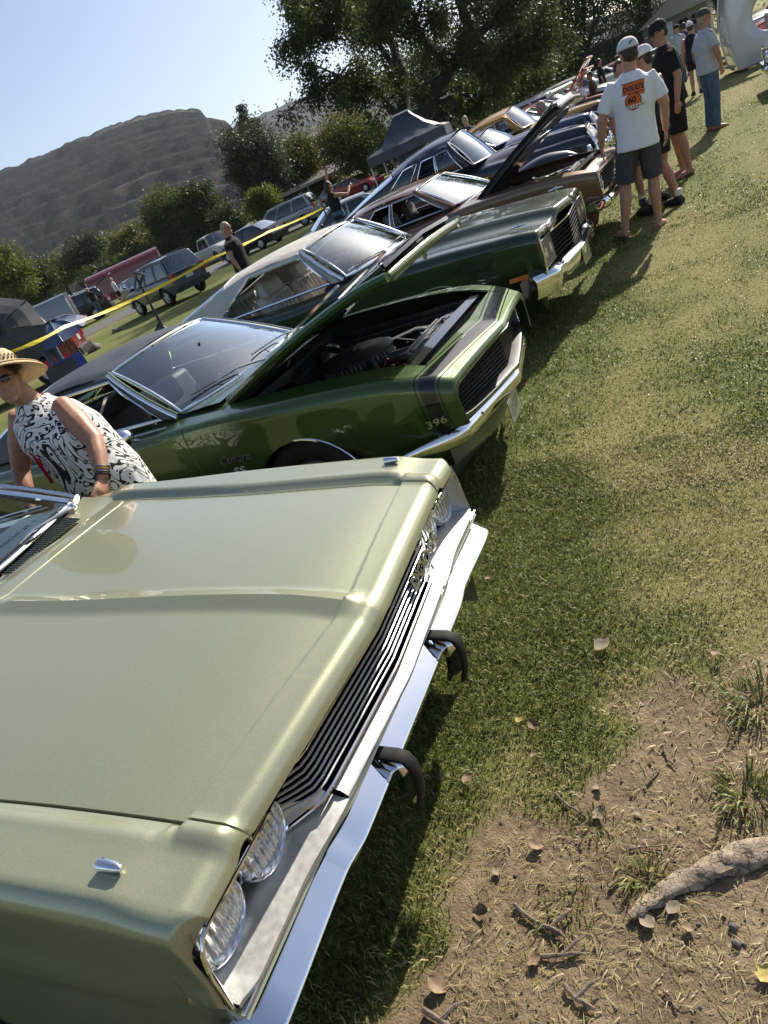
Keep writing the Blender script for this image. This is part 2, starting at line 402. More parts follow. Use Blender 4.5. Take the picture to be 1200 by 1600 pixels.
# road behind the row, and its far verge
def strip(name, pts, w, mat, z):
    P = []
    for i, p in enumerate(pts):
        a = Vector(pts[max(0, i - 1)]); b = Vector(pts[min(len(pts) - 1, i + 1)]); d = (b - a).normalized(); n = Vector((-d.y, d.x, 0)) * w / 2
        P.append([Vector((p[0], p[1], z)) + n, Vector((p[0], p[1], z)) - n])
    o = MB().grid(P).build(name, mat, None, 0); o['kind'] = 'structure'; return o
strip('road', [(-44, -6), (-36, 14), (-31, 26), (-29, 36), (-27, 50), (-22, 70), (-12, 100)], 6.5, 'asphalt', .006)
def hill(name, ridge, D0, D1, rough, mat, seed, tail=1.35, n=260, terr=True):
    """ridge: picture positions of the skyline; tilted basalt bands step the slope from distance D0 up to D1, which falls away behind"""
    cols = []; lev = []
    xs = [p[0] for p in ridge]; f = pchip(xs, [p[1] for p in ridge]); M = 110
    for i in range(n + 1):
        x = lerp(xs[0], xs[-1], i / n); y = f(x); top_ = gd(x, y, D1); r = _ray(x, y); u = Vector((r[0], r[1], 0)).normalized(); col = []
        for j in range(M + 9):
            t = j / M; lv = t
            if t <= 1:
                s = t ** 1.15
                wob = .035 * noise.noise(Vector((i * .018, t * 1.5, seed))) + .008 * noise.noise(Vector((i * .16, t * 6, seed + 3)))
                lv = s + wob + .10 * (i / n)
                if terr:
                    q = lv * 11; fr = q - math.floor(q); s2 = (math.floor(q) + sstep(.45, .62, fr)) / 11 - wob - .10 * (i / n); s = lerp(s, min(1, s2), .9 * min(1, (1 - t) * 12))
                D = lerp(D0, D1, t); z = top_.z * s if t < 1 else top_.z
                a = min(1, (1 - t) * 14) * min(1, t * 6)
            else:
                D = lerp(D1, D1 * tail, (t - 1) * M / 8); z = top_.z * (1 - (t - 1) * M / 8 * .8); a = 0
            p = u * D; q = Vector((p.x, p.y, 0)) * (1 / (D1 * .05))
            h = noise.fractal(q + Vector((seed, 0, lv * 4)), .9, 2.1, 6)
            g = abs(noise.noise(Vector((i * .045 * 150 / n + .4 * noise.noise(q), t * .9, seed + 4)))); g2 = abs(noise.noise(Vector((i * .2 * 150 / n, t * 3., seed + 9))))
            z += a * top_.z * rough * (h * .45 - .7 * g - .12 * g2)
            if abs(t - 1) < .02: z += top_.z * .018 * (noise.noise(Vector((i * .35, 0, seed))) + .6 * noise.noise(Vector((i * .9, 0, seed))))
            col.append((p.x, p.y, z - .5)); lev.append(lv)
        cols.append(col)
    m = MB().grid(cols); o = m.build(name, mat, None, 0); o['kind'] = 'structure'
    at = o.data.attributes.new('lev', 'FLOAT', 'POINT'); at.data.foreach_set('value', lev)
    o.data.polygons.foreach_set('use_smooth', [True] * len(o.data.polygons))
    return o
t = NT('basalt_hill'); v = t.coord(); la = t.n('ShaderNodeAttribute', attribute_name='lev')
big = t.noise(.010, 9, v, .65, .8); sml = t.noise(.06, 9, v, .75); mid = t.noise(.028, 8, v, .7, .5)
cmb = t.n('ShaderNodeMapping'); t.l(v, cmb.inputs[0]); cmb.inputs['Scale'].default_value = (1, 1, .12); col_ = t.noise(.11, 7, cmb.outputs[0], .75)
rock = t.ramp(t.math('ADD', t.math('MULTIPLY', sml, .5), t.math('MULTIPLY', col_, .5)), [(.34, (.018, .020, .024)), (.5, (.040, .042, .048)), (.68, (.075, .075, .076))])
gr = t.ramp(sml, [(.3, (.085, .070, .050)), (.7, (.23, .175, .115))])
fr = t.math('FRACT', t.math('MULTIPLY', la.outputs['Fac'], 11.)); shelf = t.math('MULTIPLY', t.math('LESS_THAN', fr, .44), .13)
k = t.math('ADD', t.math('ADD', t.math('MULTIPLY', big, 1.1), t.math('MULTIPLY', t.math('SUBTRACT', mid, .5), .5)), shelf)
k = t.math('SUBTRACT', k, t.math('MULTIPLY', t.math('ABSOLUTE', t.math('SUBTRACT', la.outputs['Fac'], .36)), .55))
k = t.ramp(k, [(.56, (0, 0, 0)), (.70, (.85, .85, .85))])
bandn = t.noise(.02, 5, v, .6); edge = t.ramp(t.math('ADD', fr, t.math('MULTIPLY', t.math('SUBTRACT', bandn, .5), .7)), [(.22, (1., .96, .9)), (.40, (.95, .92, .88)), (.47, (.22, .22, .24)), (.62, (.40, .40, .42)), (.9, (.75, .75, .76))])
rock = t.mix(.75, rock, edge, 'MULTIPLY')
ln = t.ramp(t.math('ADD', fr, t.math('MULTIPLY', t.math('SUBTRACT', bandn, .5), .5)), [(.14, (0, 0, 0)), (.26, (1, 1, 1)), (.40, (1, 1, 1)), (.45, (0, 0, 0))])
k = t.math('MAXIMUM', k, t.math('MULTIPLY', t.math('MULTIPLY', ln, .75), t.math('GREATER_THAN', t.math('ADD', mid, t.math('MULTIPLY', big, .5)), .70)))
MAT['basalt_hill'] = t.done(t.bsdf(t.mix(k, rock, gr), .95, 0, 0, t.bump(t.math('ADD', t.math('ADD', sml, col_), mid), 1., 8.), .1))
RIDGE = [(-700, 640), (-420, 470), (-200, 352), (-90, 303), (0, 266), (60, 243), (130, 213), (200, 186), (250, 174), (275, 170), (300, 170), (313, 172), (322, 183), (340, 186), (354, 190), (364, 200), (400, 232), (450, 262), (520, 262)]
hill('hills', RIDGE, 420, 1150, .035, 'basalt_hill', 2.3)
hill('hills', [(300, 330), (345, 225), (372, 193), (400, 182), (440, 165), (480, 151), (520, 150), (570, 128), (640, 118), (760, 80), (900, 40), (1100, -30), (1400, -150)], 1200, 2300, .10, 'basalt_hill', 8.1, terr=False)

# ------------------------------------------------------------------ thin summer haze over the whole valley
t = NT('haze_air'); pv = t.n('ShaderNodeVolumePrincipled'); pv.inputs['Color'].default_value = (.80, .87, .97, 1); pv.inputs['Density'].default_value = .00011; pv.inputs['Anisotropy'].default_value = 0.
t.l(pv.outputs[0], t.out.inputs['Volume']); MAT['haze_air'] = t.m
hz = MB().box((0, 0, 259), (12000, 12000, 520)).build('haze', 'haze_air', None, 0); hz['kind'] = 'stuff'
# ------------------------------------------------------------------ car building kit (local frame: x forward with 0 at the nose, y to the car's left, z up)
def shell(root, S):
    L = S['L']; hw, sh, bot, top = S['hw'], S['sh'], S['bot'], S['top']
    R = S.get('r', .05); ar = S.get('ar', .36); az = S.get('az', .30); axles = S['axles']
    hood = S.get('hood'); trunk = S.get('trunk'); cab = S.get('cab'); doors = S.get('doors', [])
    seam = S.get('seam', lambda x: hw(x) * .8); ns, nc, n1, n2 = S.get('n', (9, 5, 5, 8))
    tuck = S.get('tuck', .05); crease = S.get('crease'); nose = S.get('nose'); topz = S.get('topz'); bow = S.get('bow', lambda x, u: 0.)
    xs = [-L * i / S.get('nx', 46) for i in range(S.get('nx', 46) + 1)] + list(S.get('xs', []))
    for a in axles: xs += [a + ar * math.cos(PI * k / 12) for k in range(13)]
    tseams = []
    if hood: tseams += [hood[1]]
    if trunk: tseams += [trunk[0]]
    for q in tseams + [d for p in doors for d in p]: xs += [q - .006, q, q + .006]
    if cab: xs += [cab[0], cab[1]]
    if hood: xs += [hood[0]]
    xs = sorted((x for x in xs if -L - 1e-6 <= x <= 1e-6), reverse=True)
    keep = [xs[0]]
    special = set(tseams + [d for p in doors for d in p] + (list(cab) if cab else []) + ([hood[0]] if hood else []))
    for x in xs[1:]:
        if keep[-1] - x > .0025: keep.append(x)
        elif x in special: keep[-1] = x
    xs = keep
    if nose: xs = [None] * len(nose) + xs
    def half(i):
        x = xs[i]
        sf = S.get('side_f', 1.)
        if x is None: dx, dz, dy = nose[i]; x0 = 0.
        else: dx = dz = dy = 0; x0 = x
        w, zs, zt = hw(x0), sh(x0), top(x0); zb = bot(x0)
        for a in axles:
            if abs(x0 - a) < ar: zb = max(zb, az + math.sqrt(max(0, ar * ar - (x0 - a) ** 2)))
        gi = .008 if any(abs(x0 - q) < 1e-6 for p in doors for q in p) else 0.
        gt = .010 if any(abs(x0 - q) < 1e-6 for q in tseams) else 0.
        gs = .011 if (hood and hood[1] <= x0 <= hood[0]) or (trunk and trunk[1] <= x0 <= trunk[0]) else 0.
        P = []; zc = zs - R; b0 = bot(x0)
        for j in range(ns + 1):
            z = lerp(zb, zc, j / ns); f = (zc - z) / max(.45, zc - b0)
            y = w - tuck * f * f - gi - dy
            if crease: y += crease(x0, z)
            P.append((x0 + dx * sf, y + dy * (1 - sf), z - dz * (j / ns) ** 3, 's'))
        for k in range(1, nc + 1):
            a = PI / 2 * k / nc
            q_ = lerp(sf, 1, (k / nc) ** 2); P.append((x0 + dx * q_, w - R + R * math.cos(a) - gi * (k < nc) - dy * q_, zc + R * math.sin(a) - dz, 'c'))
        ye = w - R; sm = min(seam(x0), ye - .01)
        def zz(y):
            if topz: return topz(x0, y)
            u = y / ye; return zs + (zt - zs) * (1 - u ** 2.4)
        z_e = zz(ye)
        if topz:                       # let the corner meet the custom top
            for k in range(len(P) - nc, len(P)):
                q = P[k]; P[k] = (q[0], q[1], q[2] + (z_e - zs) * ((k - (len(P) - nc) + 1) / nc), q[3])
        for k in range(1, n1 + 1):
            y = lerp(ye, sm + .004, k / n1); P.append((x0 + dx, y - dy * .5, zz(y) - dz, 'o'))
        for yo in (.002, -.002): P.append((x0 + dx, sm + yo - dy * .4, zz(sm) - gs - dz, 'g'))
        for k in range(n2 + 1):
            y = lerp(sm - .004, 0, k / n2); P.append((x0 + dx, y - dy * .4 * (y > .05), zz(y) - gt - dz, 'i'))
        return [(px_ + bow(x0, abs(py) / max(.1, w)), py, pz, kk) for px_, py, pz, kk in P], x0
    rows = []; xx = []
    for i in range(len(xs)):
        P, x0 = half(i); xx.append(x0 if xs[i] is not None else nose[i][0])
        rows.append([(p[0], -p[1], p[2], p[3]) for p in P] + [p for p in reversed(P[:-1])])
    nv = len(rows[0]); H = (nv + 1) // 2
    parts = {}
    oh = S.get('open_hood')
    for i in range(len(rows) - 1):
        xm = (xx[i] + xx[i + 1]) / 2
        for j in range(nv - 1):
            jj = j if j < H - 1 else nv - 2 - j; side = 'r' if j < H - 1 else 'l'
            k = rows[i][jj + 1][3] if rows[i][jj][3] != 'i' else 'i'
            inner = k == 'i'
            top_ = k in 'ogi'
            if cab and cab[1] < xm < cab[0] and inner: continue
            if hood and inner and hood[1] < xm < (hood[0] if hood[0] < 0 else 1): nm = ('hood', '')
            elif trunk and inner and trunk[1] < xm < trunk[0]: nm = ('trunk_lid', '')
            elif hood and xm > hood[0] and inner: nm = ('nose_panel', '')
            elif doors and any(p[1] < xm < p[0] for p in doors) and not top_: nm = ('door', side + str([p[1] < xm < p[0] for p in doors].index(True)))
            elif doors and xm > doors[0][0] and (not top_ or xm > (hood[1] if hood else -9)): nm = ('fender', side)
            else: nm = ('body', '')
            parts.setdefault(nm, []).append((i * nv + j, (i + 1) * nv + j, (i + 1) * nv + j + 1, i * nv + j + 1))
    flat = [p[:3] for r in rows for p in r]
    if S.get('cap_front'): parts.setdefault(('body', ''), []).append(tuple(reversed(range(nv))))
    if S.get('cap_rear', True): parts.setdefault(('body', ''), []).append(tuple((len(rows) - 1) * nv + j for j in range(nv)))
    out = {}
    mats = S['mats']
    for nm, fs in parts.items():
        used = sorted({q for f in fs for q in f}); mp = {q: n for n, q in enumerate(used)}
        mb = MB(); vs = [flat[q] for q in used]; org = Vector((0, 0, 0))
        if nm[0] == 'hood' and oh:
            org = Vector((hood[1], 0, topz(hood[1], 0) if topz else top(hood[1]))); vs = [tuple(Vector(v) - org) for v in vs]
        mb.add(vs, [tuple(mp[q] for q in f) for f in fs])
        if S.get('simple') and nm[0] != 'hood': out.setdefault('merge', MB()).add(vs, [tuple(mp[q] for q in f) for f in fs]); continue
        o = mb.build(nm[0], mats.get(nm[0], mats['body']), root, 38)
        if nm[0] == 'hood' and oh:
            o.location = org; o.rotation_euler = (0, -oh, 0)
            m = o.modifiers.new('thick', 'SOLIDIFY'); m.thickness = S.get('hood_t', .05); m.offset = -1; m.use_rim = True
        out[nm] = o
    if 'merge' in out: out[('body', '')] = out.pop('merge').build('body', mats['body'], root, 38)
    # dark underbody so that no light leaks through the arches
    u = MB(); bz = bot(-L * .5)
    u.box((-L * .5 - .22, 0, bz + .04), (L * .94 - .44, hw(-L * .5) * 1.72, .05))
    for a in axles:
        w_ = hw(a)
        for s in (-1, 1):
            Mx = Matrix.Translation((a, s * (w_ - .30), az)) @ Matrix.Rotation(PI / 2, 4, 'X')
            u.grid([[Mx @ Vector((q * math.cos(PI * k / 14), q * math.sin(PI * k / 14), -s * d)) for k in range(15)] for q, d in ((ar + .01, .27), (ar + .01, 0.), (.001, 0.))])
    u.build('underbody', 'void_black', root, 0)
    return out
def wheel(root, x, y, R=.33, w=.2, rim='rim_silver', style='five', tyre='rubber'):
    s = 1 if y > 0 else -1
    M = Matrix.Translation((x, y, R)) @ Matrix.Rotation(-s * PI / 2, 4, 'X')        # local +z points outwards
    rr = R * .62
    m = MB(); m.lathe([(rr, -w * .4), (rr, w * .3), (rr * .97, w * .40), (rr * .9, w * .36), (rr * .86, w * .1), (rr * .3, w * .16), (rr * .26, w * .3), (.001, w * .32)], M, 28)
    if style == 'five':
        for k in range(5):
            a = 2 * PI * k / 5; m.box((0, 0, 0), (rr * .72, rr * .3, w * .16), M @ Matrix.Rotation(a, 4, 'Z') @ Matrix.Translation((rr * .52, 0, w * .26)))
    o = m.build('wheel', rim, root, 40)
    t = MB(); t.lathe([(rr * .98, -w * .5), (R * .9, -w * .5), (R * .985, -w * .42), (R, -w * .2), (R, w * .2), (R * .985, w * .42), (R * .9, w * .5), (rr * 1.06, w * .47), (rr * .98, w * .38)], M, 36)
    t.build('tyre', tyre, o, 50)
    return o
def arch_trim(root, a, w, ar, az, bot, mat='chrome', r=.008):
    for s in (-1, 1):
        m = MB(); m.tube([(a + (ar + .004) * math.cos(t), s * (w(a) - .004), az + (ar + .004) * math.sin(t)) for t in [PI * k / 20 for k in range(21)]], r, 6)
        m.build('arch_trim', mat, root)
def cabin(root, G):
    xa0, xa1, xb1, xb0 = G['x']; zb, zb2, ze, zr = G['z']; wb, wbr, wr = G['w']
    bw, bw2 = G.get('bow', (.10, .06)); rm_ = G['roof_mat']; pm = G.get('pillar_mat', rm_); fm = G.get('frame', 'chrome'); fr = G.get('frame_r', .009)
    bul = G.get('bulge', .025)
    def side(u, v, s):
        b = Vector((lerp(xa0, xb0, u), lerp(wb, wbr, u), lerp(zb, zb2, u))); t = Vector((lerp(xa1, xb1, u), wr, ze - G.get('droop', .02) * max(0, 2 * u - 1) ** 2))
        p = b.lerp(t, v); p.y += bul * 4 * v * (1 - v); p.y *= s; return p
    def ws(sv, v, rear=False):
        k = 1 - sv * sv
        if not rear:
            b = Vector((xa0 + bw * k, sv * wb, zb + G.get('wsz', .0) * k)); t = Vector((xa1 + bw2 * k, sv * wr, ze + (zr - ze) * k * .9))
        else:
            b = Vector((xb0 - bw * k * G.get('rb', 1), sv * wbr, zb2)); t = Vector((xb1 - bw2 * k * G.get('rb', 1), sv * wr, ze - G.get('droop', .02) + (zr - ze) * k * .9))
        p = b.lerp(t, v); p.x += (.03 if not rear else -.03) * 4 * v * (1 - v); return p
    NS = 12
    # roof
    m = MB(); P = []
    for i in range(15):
        t = i / 14; row = []
        for j in range(-NS, NS + 1):
            s = j / NS; k = 1 - s * s; a = ws(s, 1); b = ws(s, 1, True); p = a.lerp(b, t)
            p.z = lerp(a.z, b.z, t) + (zr - ze) * .25 * k ** .5 + .03 * math.sin(PI * t) * G.get('crown', 1); p.y *= 1 + .02 * math.sin(PI * t)
            if abs(j) == NS: p.z -= .012
            row.append(p)
        P.append(row)
    roof = m.grid(P).build('roof', rm_, root, 60)
    # side surrounds, windows
    vt = G.get('vt', .90); v0 = G.get('v0', .03); nvv = 5
    for s in (-1, 1):
        us = sorted({0., 1.} | {q for a in G['wins'] for q in a} | {k / 16 for k in range(17)})
        vs = [0, v0] + [lerp(v0, vt, k / nvv) for k in range(1, nvv + 1)] + [1.0]
        m = MB(); b = [[side(u, v, s) for v in vs] for u in us]
        base = len(m.v); m.v += [tuple(p) for r in b for p in r]
        for i in range(len(us) - 1):
            um = (us[i] + us[i + 1]) / 2
            for j in range(len(vs) - 1):
                if any(a < um < c for a, c in G['wins']) and 0 < j < len(vs) - 2: continue
                n = len(vs); m.f.append((i * n + j, (i + 1) * n + j, (i + 1) * n + j + 1, i * n + j + 1)); m.mi.append(0)
        o = m.build('window_surround', pm, root, 50)
        md = o.modifiers.new('t', 'SOLIDIFY'); md.thickness = .03; md.offset = -1
        for w_i, (a, c) in enumerate(G['wins']):
            loop = [side(lerp(a, c, k / 6), vt, s) for k in range(7)] + [side(c, lerp(vt, v0, k / 4), s) for k in range(1, 5)] + [side(lerp(c, a, k / 6), v0, s) for k in range(1, 7)] + [side(a, lerp(v0, vt, k / 4), s) for k in range(1, 4)]
            f = MB().tube(loop, fr, 6, closed=True).build('window_frame', fm, root)
            if not (G.get('open') and w_i in G['open']):
                q = MB().grid([[side(lerp(a, c, i / 5), lerp(v0, vt, j / 4), s) * 1 + Vector((0, -s * .012, 0)) for j in range(5)] for i in range(6)])
                q.build('pane', G.get('side_glass', 'dark_glass'), f, 60)
    for rear in (False, True):
        e = .95
        m = MB().grid([[ws(e * j / NS, lerp(.03, .97, i / 6), rear) for i in range(7)] for j in range(-NS, NS + 1)])
        g = m.build('rear_window' if rear else 'windscreen', G.get('ws_glass', 'windscreen_glass'), root, 70)
        loop = [ws(e * j / NS, .98, rear) for j in range(-NS, NS + 1)] + [ws(e, lerp(.98, .02, k / 6), rear) for k in range(1, 7)] + [ws(e * -j / NS, .02, rear) for j in range(-NS + 1, NS + 1)] + [ws(-e, lerp(.02, .98, k / 6), rear) for k in range(1, 6)]
        MB().tube(loop, G.get('ws_r', .014), 8, closed=True).build('screen_trim', fm, g)
        if not rear:
            for s in (-1, 1): MB().tube([side(0, k / 8, s) + Vector((0, -s * .004, 0)) for k in range(9)], .022, 8).build('pillar', G.get('a_mat', pm), root)
    return ws, side
def rounded(root, name, c, d, mat, rot=(0, 0, 0), bev=.04, parent=None):
    m = MB().box((0, 0, 0), d); o = m.build(name, mat, parent or root, 50)
    o.location = c; o.rotation_euler = rot
    b = o.modifiers.new('b', 'BEVEL'); b.width = bev; b.segments = 3
    return o
def seats(root, xs, w, mat, zc=.42, pleats=False, bench=False):
    for n, x in enumerate(xs):
        for s in ((0,) if (bench or n > 0) else (-1, 1)):
            ww = w * (1.75 if s == 0 else .82); y = s * w * .5
            st = rounded(root, 'seat', (x, y, zc), (.50, ww, .16), mat, bev=.05)
            bk = rounded(root, 'backrest', (x - .28, y, zc + .30), (.13, ww, .52), mat, (0, -.25, 0), .05)
            if pleats:
                for k in range(6 if s else 10):
                    yy = y + ww * .8 * ((k + .5) / (6 if s else 10) - .5)
                    MB().tube([(-.0 + .068, yy - y, -.2), (.068 + .006, yy - y, 0), (.068, yy - y, .2)], .025, 6).build('pleat', mat, bk)
def dash(root, x, w, z, mat='interior_black', wheel_y=.36, wheel_mat='interior_black', y_sign=1):
    rounded(root, 'dashboard', (x, 0, z - .1), (.32, w * 1.7, .2), mat, bev=.05)
    M = axes((x - .28, wheel_y * y_sign, z - .03), (0, 1, 0), (.45, 0, .9))
    m = MB().tube([M @ Vector((.19 * math.cos(2 * PI * k / 24), .19 * math.sin(2 * PI * k / 24), 0)) for k in range(24)], .012, 6, closed=True)
    m.tube([M @ Vector((-.18, 0, 0)), M @ Vector((.18, 0, 0))], .012, 6); m.build('steering_wheel', wheel_mat, root)
    MB().tube([M @ Vector((0, 0, 0)), M @ Vector((0, 0, .0)) + Vector((.3, 0, -.14))], .02, 6).build('steering_column', mat, root)
def bumper(root, prof, ys, fx, fz, mat='chrome', name='bumper', fs=lambda y: 1., ang=35):
    """prof: closed list of (x, z); swept along y with offsets fx(y), fz(y), profile scale fs(y)"""
    m = MB().grid([[(p[0] * fs(y) + fx(y), y, p[1] * fs(y) + fz(y)) for p in prof] for y in ys], closed_v=True)
    n = len(prof); b = (len(ys) - 1) * n
    m.f += [tuple(range(n)), tuple(b + k for k in reversed(range(n)))]; m.mi += [0, 0]
    return m.build(name, mat, root, ang)
def headlamp(root, c, r, mat_ring='chrome', lens='headlamp_lens', d=(1, 0, 0)):
    M = axes(c, Vector((0, 1, 0)), Vector((0, 0, 1)) - Vector(d) * .0) if d == (1, 0, 0) else axes(c, Vector(d).cross(Vector((0, 0, 1))) * -1, Vector((0, 0, 1)))
    m = MB(); m.lathe([(r * 1.10, -.03), (r * 1.12, .0), (r * 1.06, .010), (r, .004), (r * .98, -.01)], M, 28)
    ring = m.build('headlight', mat_ring, root)
    q = MB().lathe([(r * .99, -.004)] + [(r * math.cos(a), .004 + r * .22 * math.sin(a)) for a in [PI / 2 * k / 7 for k in range(8)]], M, 28)
    q.build('lens', lens, ring, 60)
    return ring
# ------------------------------------------------------------------ sage green car in the foreground
def build_sage_car():
    root = empty('classic_car', (-.93, 1.23, 0), 0, label='pale sage green metallic coupe with quad headlights, closest to the camera', cat='car', group='show cars parked in a row')
    zc_ = pchip([-4.9, -4.0, -1.62, -1.41, -1.096, -.812, -.559, -.335, -.14, 0.], [.86, .95, 1.0, .976, .948, .928, .908, .884, .855, .826])
    zs_ = pchip([-4.9, -4.0, -1.62, -1.2, -.68, -.15, -.05, 0], [.83, .92, .952, .922, .882, .832, .822, .815])
    sm = pchip([-5, -1.62, -.7, -.15, 0], [.78, .765, .66, .638, .632])
    hw = pchip([-5.0, -4.6, -3, -1.8, -1.0, -.3, 0], [.84, .90, .92, .915, .880, .848, .836])
    XB = -1.50                                                     # rear edge of the hood at the seam
    def topz(x, y):
        u = abs(y); s = sm(x); zz = zs_(x) + (zc_(x) - zs_(x)) * max(0, 1 - (u / .72) ** 2)
        front = sstep(-1.75, -1.5, x)
        xr = -.055 - .04 * min(1, u / .64)                        # front edge of the sunk hood panels
        rim = .013 * sstep(xr - .008, xr + .010, x)
        spine = .019 * max(0, 1 - u / .052) * sstep(-1.62, -1.4, x) * (1 - sstep(-.05, .03, x))
        fend = .027 * sstep(s + .006, s + .05, u) * front * (1 - .55 * sstep(-.2, -.02, x)) - .03 * max(0, (u - .70)) ** 1.2
        fend += .012 * sstep(-.10, -.07, x) * sstep(s - .02, s + .02, u) * (1 - sstep(s + .02, s + .06, u))
        return zz + (rim if u < s + .01 else .013 * sstep(-.155, -.12, x) * (1 - sstep(s + .01, s + .06, u))) + spine + fend
    nose = []
    for a in range(90, -1, -15):                                   # rolled front lip, listed from its lower edge back to the top
        t = math.radians(a); nose.append((.042 * math.sin(t), .050 * (1 - math.cos(t)), .03 * (1 - math.cos(t))))
    nose = [(-.06, .062, .03), (-.02, .060, .03), (.020, .057, .03), (.034, .056, .03)] + nose[:-1]
    def bow(x, u): return (-.022 - .050 * min(1, u / .72)) * sstep(-.30, .0, x) + .03 * (1 - min(1, u)) * sstep(-.95, -.3, x) * (1 - sstep(-.3, 0, x)) - .13 * (min(1, u) ** 2 - .55) * sstep(-.9, -1.5, x) * sstep(-2.2, -1.5, x)
    S = dict(L=4.95, hw=hw, sh=lambda x: zs_(x) - .002, bot=lambda x: .20 + .30 * sstep(-.09, -.02, x), top=zc_, topz=topz, r=.036, ar=.345, az=.29, axles=(-1.42, -3.9), seam=sm, nose=nose, bow=bow, side_f=.35,
             hood=(0., XB), trunk=(-4.05, -4.85), cab=(-1.66, -4.0), doors=[(-1.55, -2.85)], n=(12, 8, 12, 58), nx=50, tuck=.03,
             crease=lambda x, z: .012 * math.exp(-((z - .62) / .02) ** 2), xs=[-.012 * k for k in range(16)] + [-.035 - .0045 * k for k in range(20)] + [-.2 - .03 * k for k in range(50)], mats={'body': 'sage_paint'})
    shell(root, S)
    wheels = [wheel(root, a, s * .76, .33) for a in (-1.42, -3.9) for s in (-1, 1)]
    # grille cavity
    m = MB(); yy = [-.60 + .05 * k for k in range(25)]
    m.grid([[(-.03, y, .772), (-.20, y, .77), (-.20, y, .50), (-.02, y, .50)] for y in [-.785, -.4, 0, .4, .785]])
    m.build('grille_cavity', 'void_black', root, 0)
    def gx(y): return .03 * (1 - min(1, abs(y) / .5)) - .045 - .065 * sstep(.40, .52, abs(y))
    for k in range(7):
        z0 = .757 - .0175 * k
        m = MB().tube([(gx(y) - .004 * k * 0, y, z0 + .012 * sstep(.40, .52, abs(y)) * (k / 3)) for y in [-.54 + .03 * i for i in range(37)]], .0032, 6)
        m.build('grille_bar', 'satin_silver' if k else 'chrome', root)
    for s in (-1, 1):
        for k in range(5):
            MB().tube([(-.11, s * .635, .745 - .02 * k), (-.11, s * .665, .745 - .02 * k)], .003, 6).build('grille_bar', 'satin_silver', root)
    MB().tube([(gx(y) + .012, y, .7755) for y in [-.50 + .04 * i for i in range(26)]], .004, 6).build('grille_trim', 'chrome', root)
    MB().tube([(gx(y) + .006, y, .632) for y in [-.50 + .04 * i for i in range(26)]], .005, 6).build('grille_trim', 'chrome', root)
    text('grille_letters', 'DODGE', .050, axes((gx(.36) + .012, .37, .690), (-.045, 1, 0), (-.15, 0, 1)), 'chrome', root, depth=.004, squash=1.5, bold=.001)
    # headlights, two each side
    for s in (-1, 1):
        for q in (.563, .737): headlamp(root, (-.100, s * q, .692), .074, 'chrome')
        for q in (.563, .737): MB().lathe([(.083, -.055), (.088, -.02), (.086, -.012), (.081, -.016)], axes((-.100, s * q, .692), (0, 1, 0), (0, 0, 1)), 28).build('headlight_surround', 'black_plastic', root)
    # brushed bezel: narrow between the grille and bumper, wide under the headlights
    def bez(s):
        ys = [.385 + .0125 * k for k in range(36)]
        P = []
        for y in ys:
            t = sstep(.38, .60, y); e = sstep(.765, .828, y)
            xf = -.026 + .02 * (1 - t) - .012 * e; zf = .592 + .006 * e
            P.append([(xf - .002, s * y, zf - .012), (xf, s * y, zf), (xf - .030 - .024 * t, s * y, zf + .010 + .004 * t), (xf - .040 - .045 * t, s * y, zf + .014 + .010 * t + .02 * e),
                      (xf - .052 - .075 * t, s * y, zf + .018 + .020 * t + .05 * e), (xf - .060 - .085 * t, s * y, zf + .03 + .15 * t)])
        m = MB().grid(P)
        o = m.build('headlight_bezel', 'brushed_silver', root, 30)
        w = MB().grid([[(lerp(-.13, -.040, i / 6), s * (.785 + .045 * (i / 6) ** 1.4 - .02 * (j / 4) * (i / 6)), lerp(.60, .785, j / 4)) for j in range(5)] for i in range(7)])
        w.build('bezel_end', 'satin_silver', root, 60)
        MB().tube([(-.035, s * y, .768) for y in (.56, .62, .68, .74, .78)] + [(-.038, s * .798, .760), (-.042, s * .814, .735), (-.046, s * .826, .68), (-.048, s * .830, .60)], .005, 6).build('bezel_trim', 'chrome', root)
    bez(1); bez(-1)
    ys = [-.38 + .04 * k for k in range(20)]
    MB().grid([[(gx(y) + .0, y, .618), (gx(y) + .028 - .012, y, .612), (gx(y) + .030, y, .596), (gx(y) + .026, y, .584)] for y in ys]).build('lower_bezel', 'brushed_silver', root, 30)
    yv = [-.83 + .05 * k for k in range(34)]; yv[-1] = .83; ev = lambda y: -.018 * sstep(.36, .5, abs(y))
    MB().grid([[(-.032 + ev(y), y, .582), (-.016 + ev(y), y, .577), (-.010 + ev(y), y, .566), (-.020 + ev(y), y, .556)] for y in yv]).build('valance_strip', 'sage_paint', root, 50)
    MB().tube([(-.012 + ev(y), y, .5825) for y in yv], .003, 6).build('valance_trim', 'chrome', root)
    MB().grid([[(-.07, y, .56), (-.09, y, .48), (-.30, y, .44), (-.55, y, .40)] for y in yv]).build('valance', 'black_plastic', root)
    # bumper
    prof = [(-.090, .500), (-.085, .532), (-.066, .543), (-.050, .541), (-.043, .537), (-.040, .5345), (-.003, .5045), (.000, .5015), (.002, .497), (-.003, .490), (-.012, .477), (-.022, .455), (-.040, .435), (-.06, .43), (-.04, .44), (-.02, .47)]
    yb = sorted([-.86, -.855, -.84, -.8] + [.86, .855, .84, .8] + [-.75 + .05 * k for k in range(31)] + [.42, .44, .46, .48, .5, -.42, -.44, -.46, -.48, -.5])
    fx = lambda y: .008 - .010 * sstep(.38, .52, abs(y)) + .008 * sstep(.5, .80, abs(y)) - .05 * max(0, (abs(y) - .80) / .06) ** 2
    bumper(root, prof, yb, fx, lambda y: .006 * sstep(.42, .49, abs(y)), 'bumper_chrome')
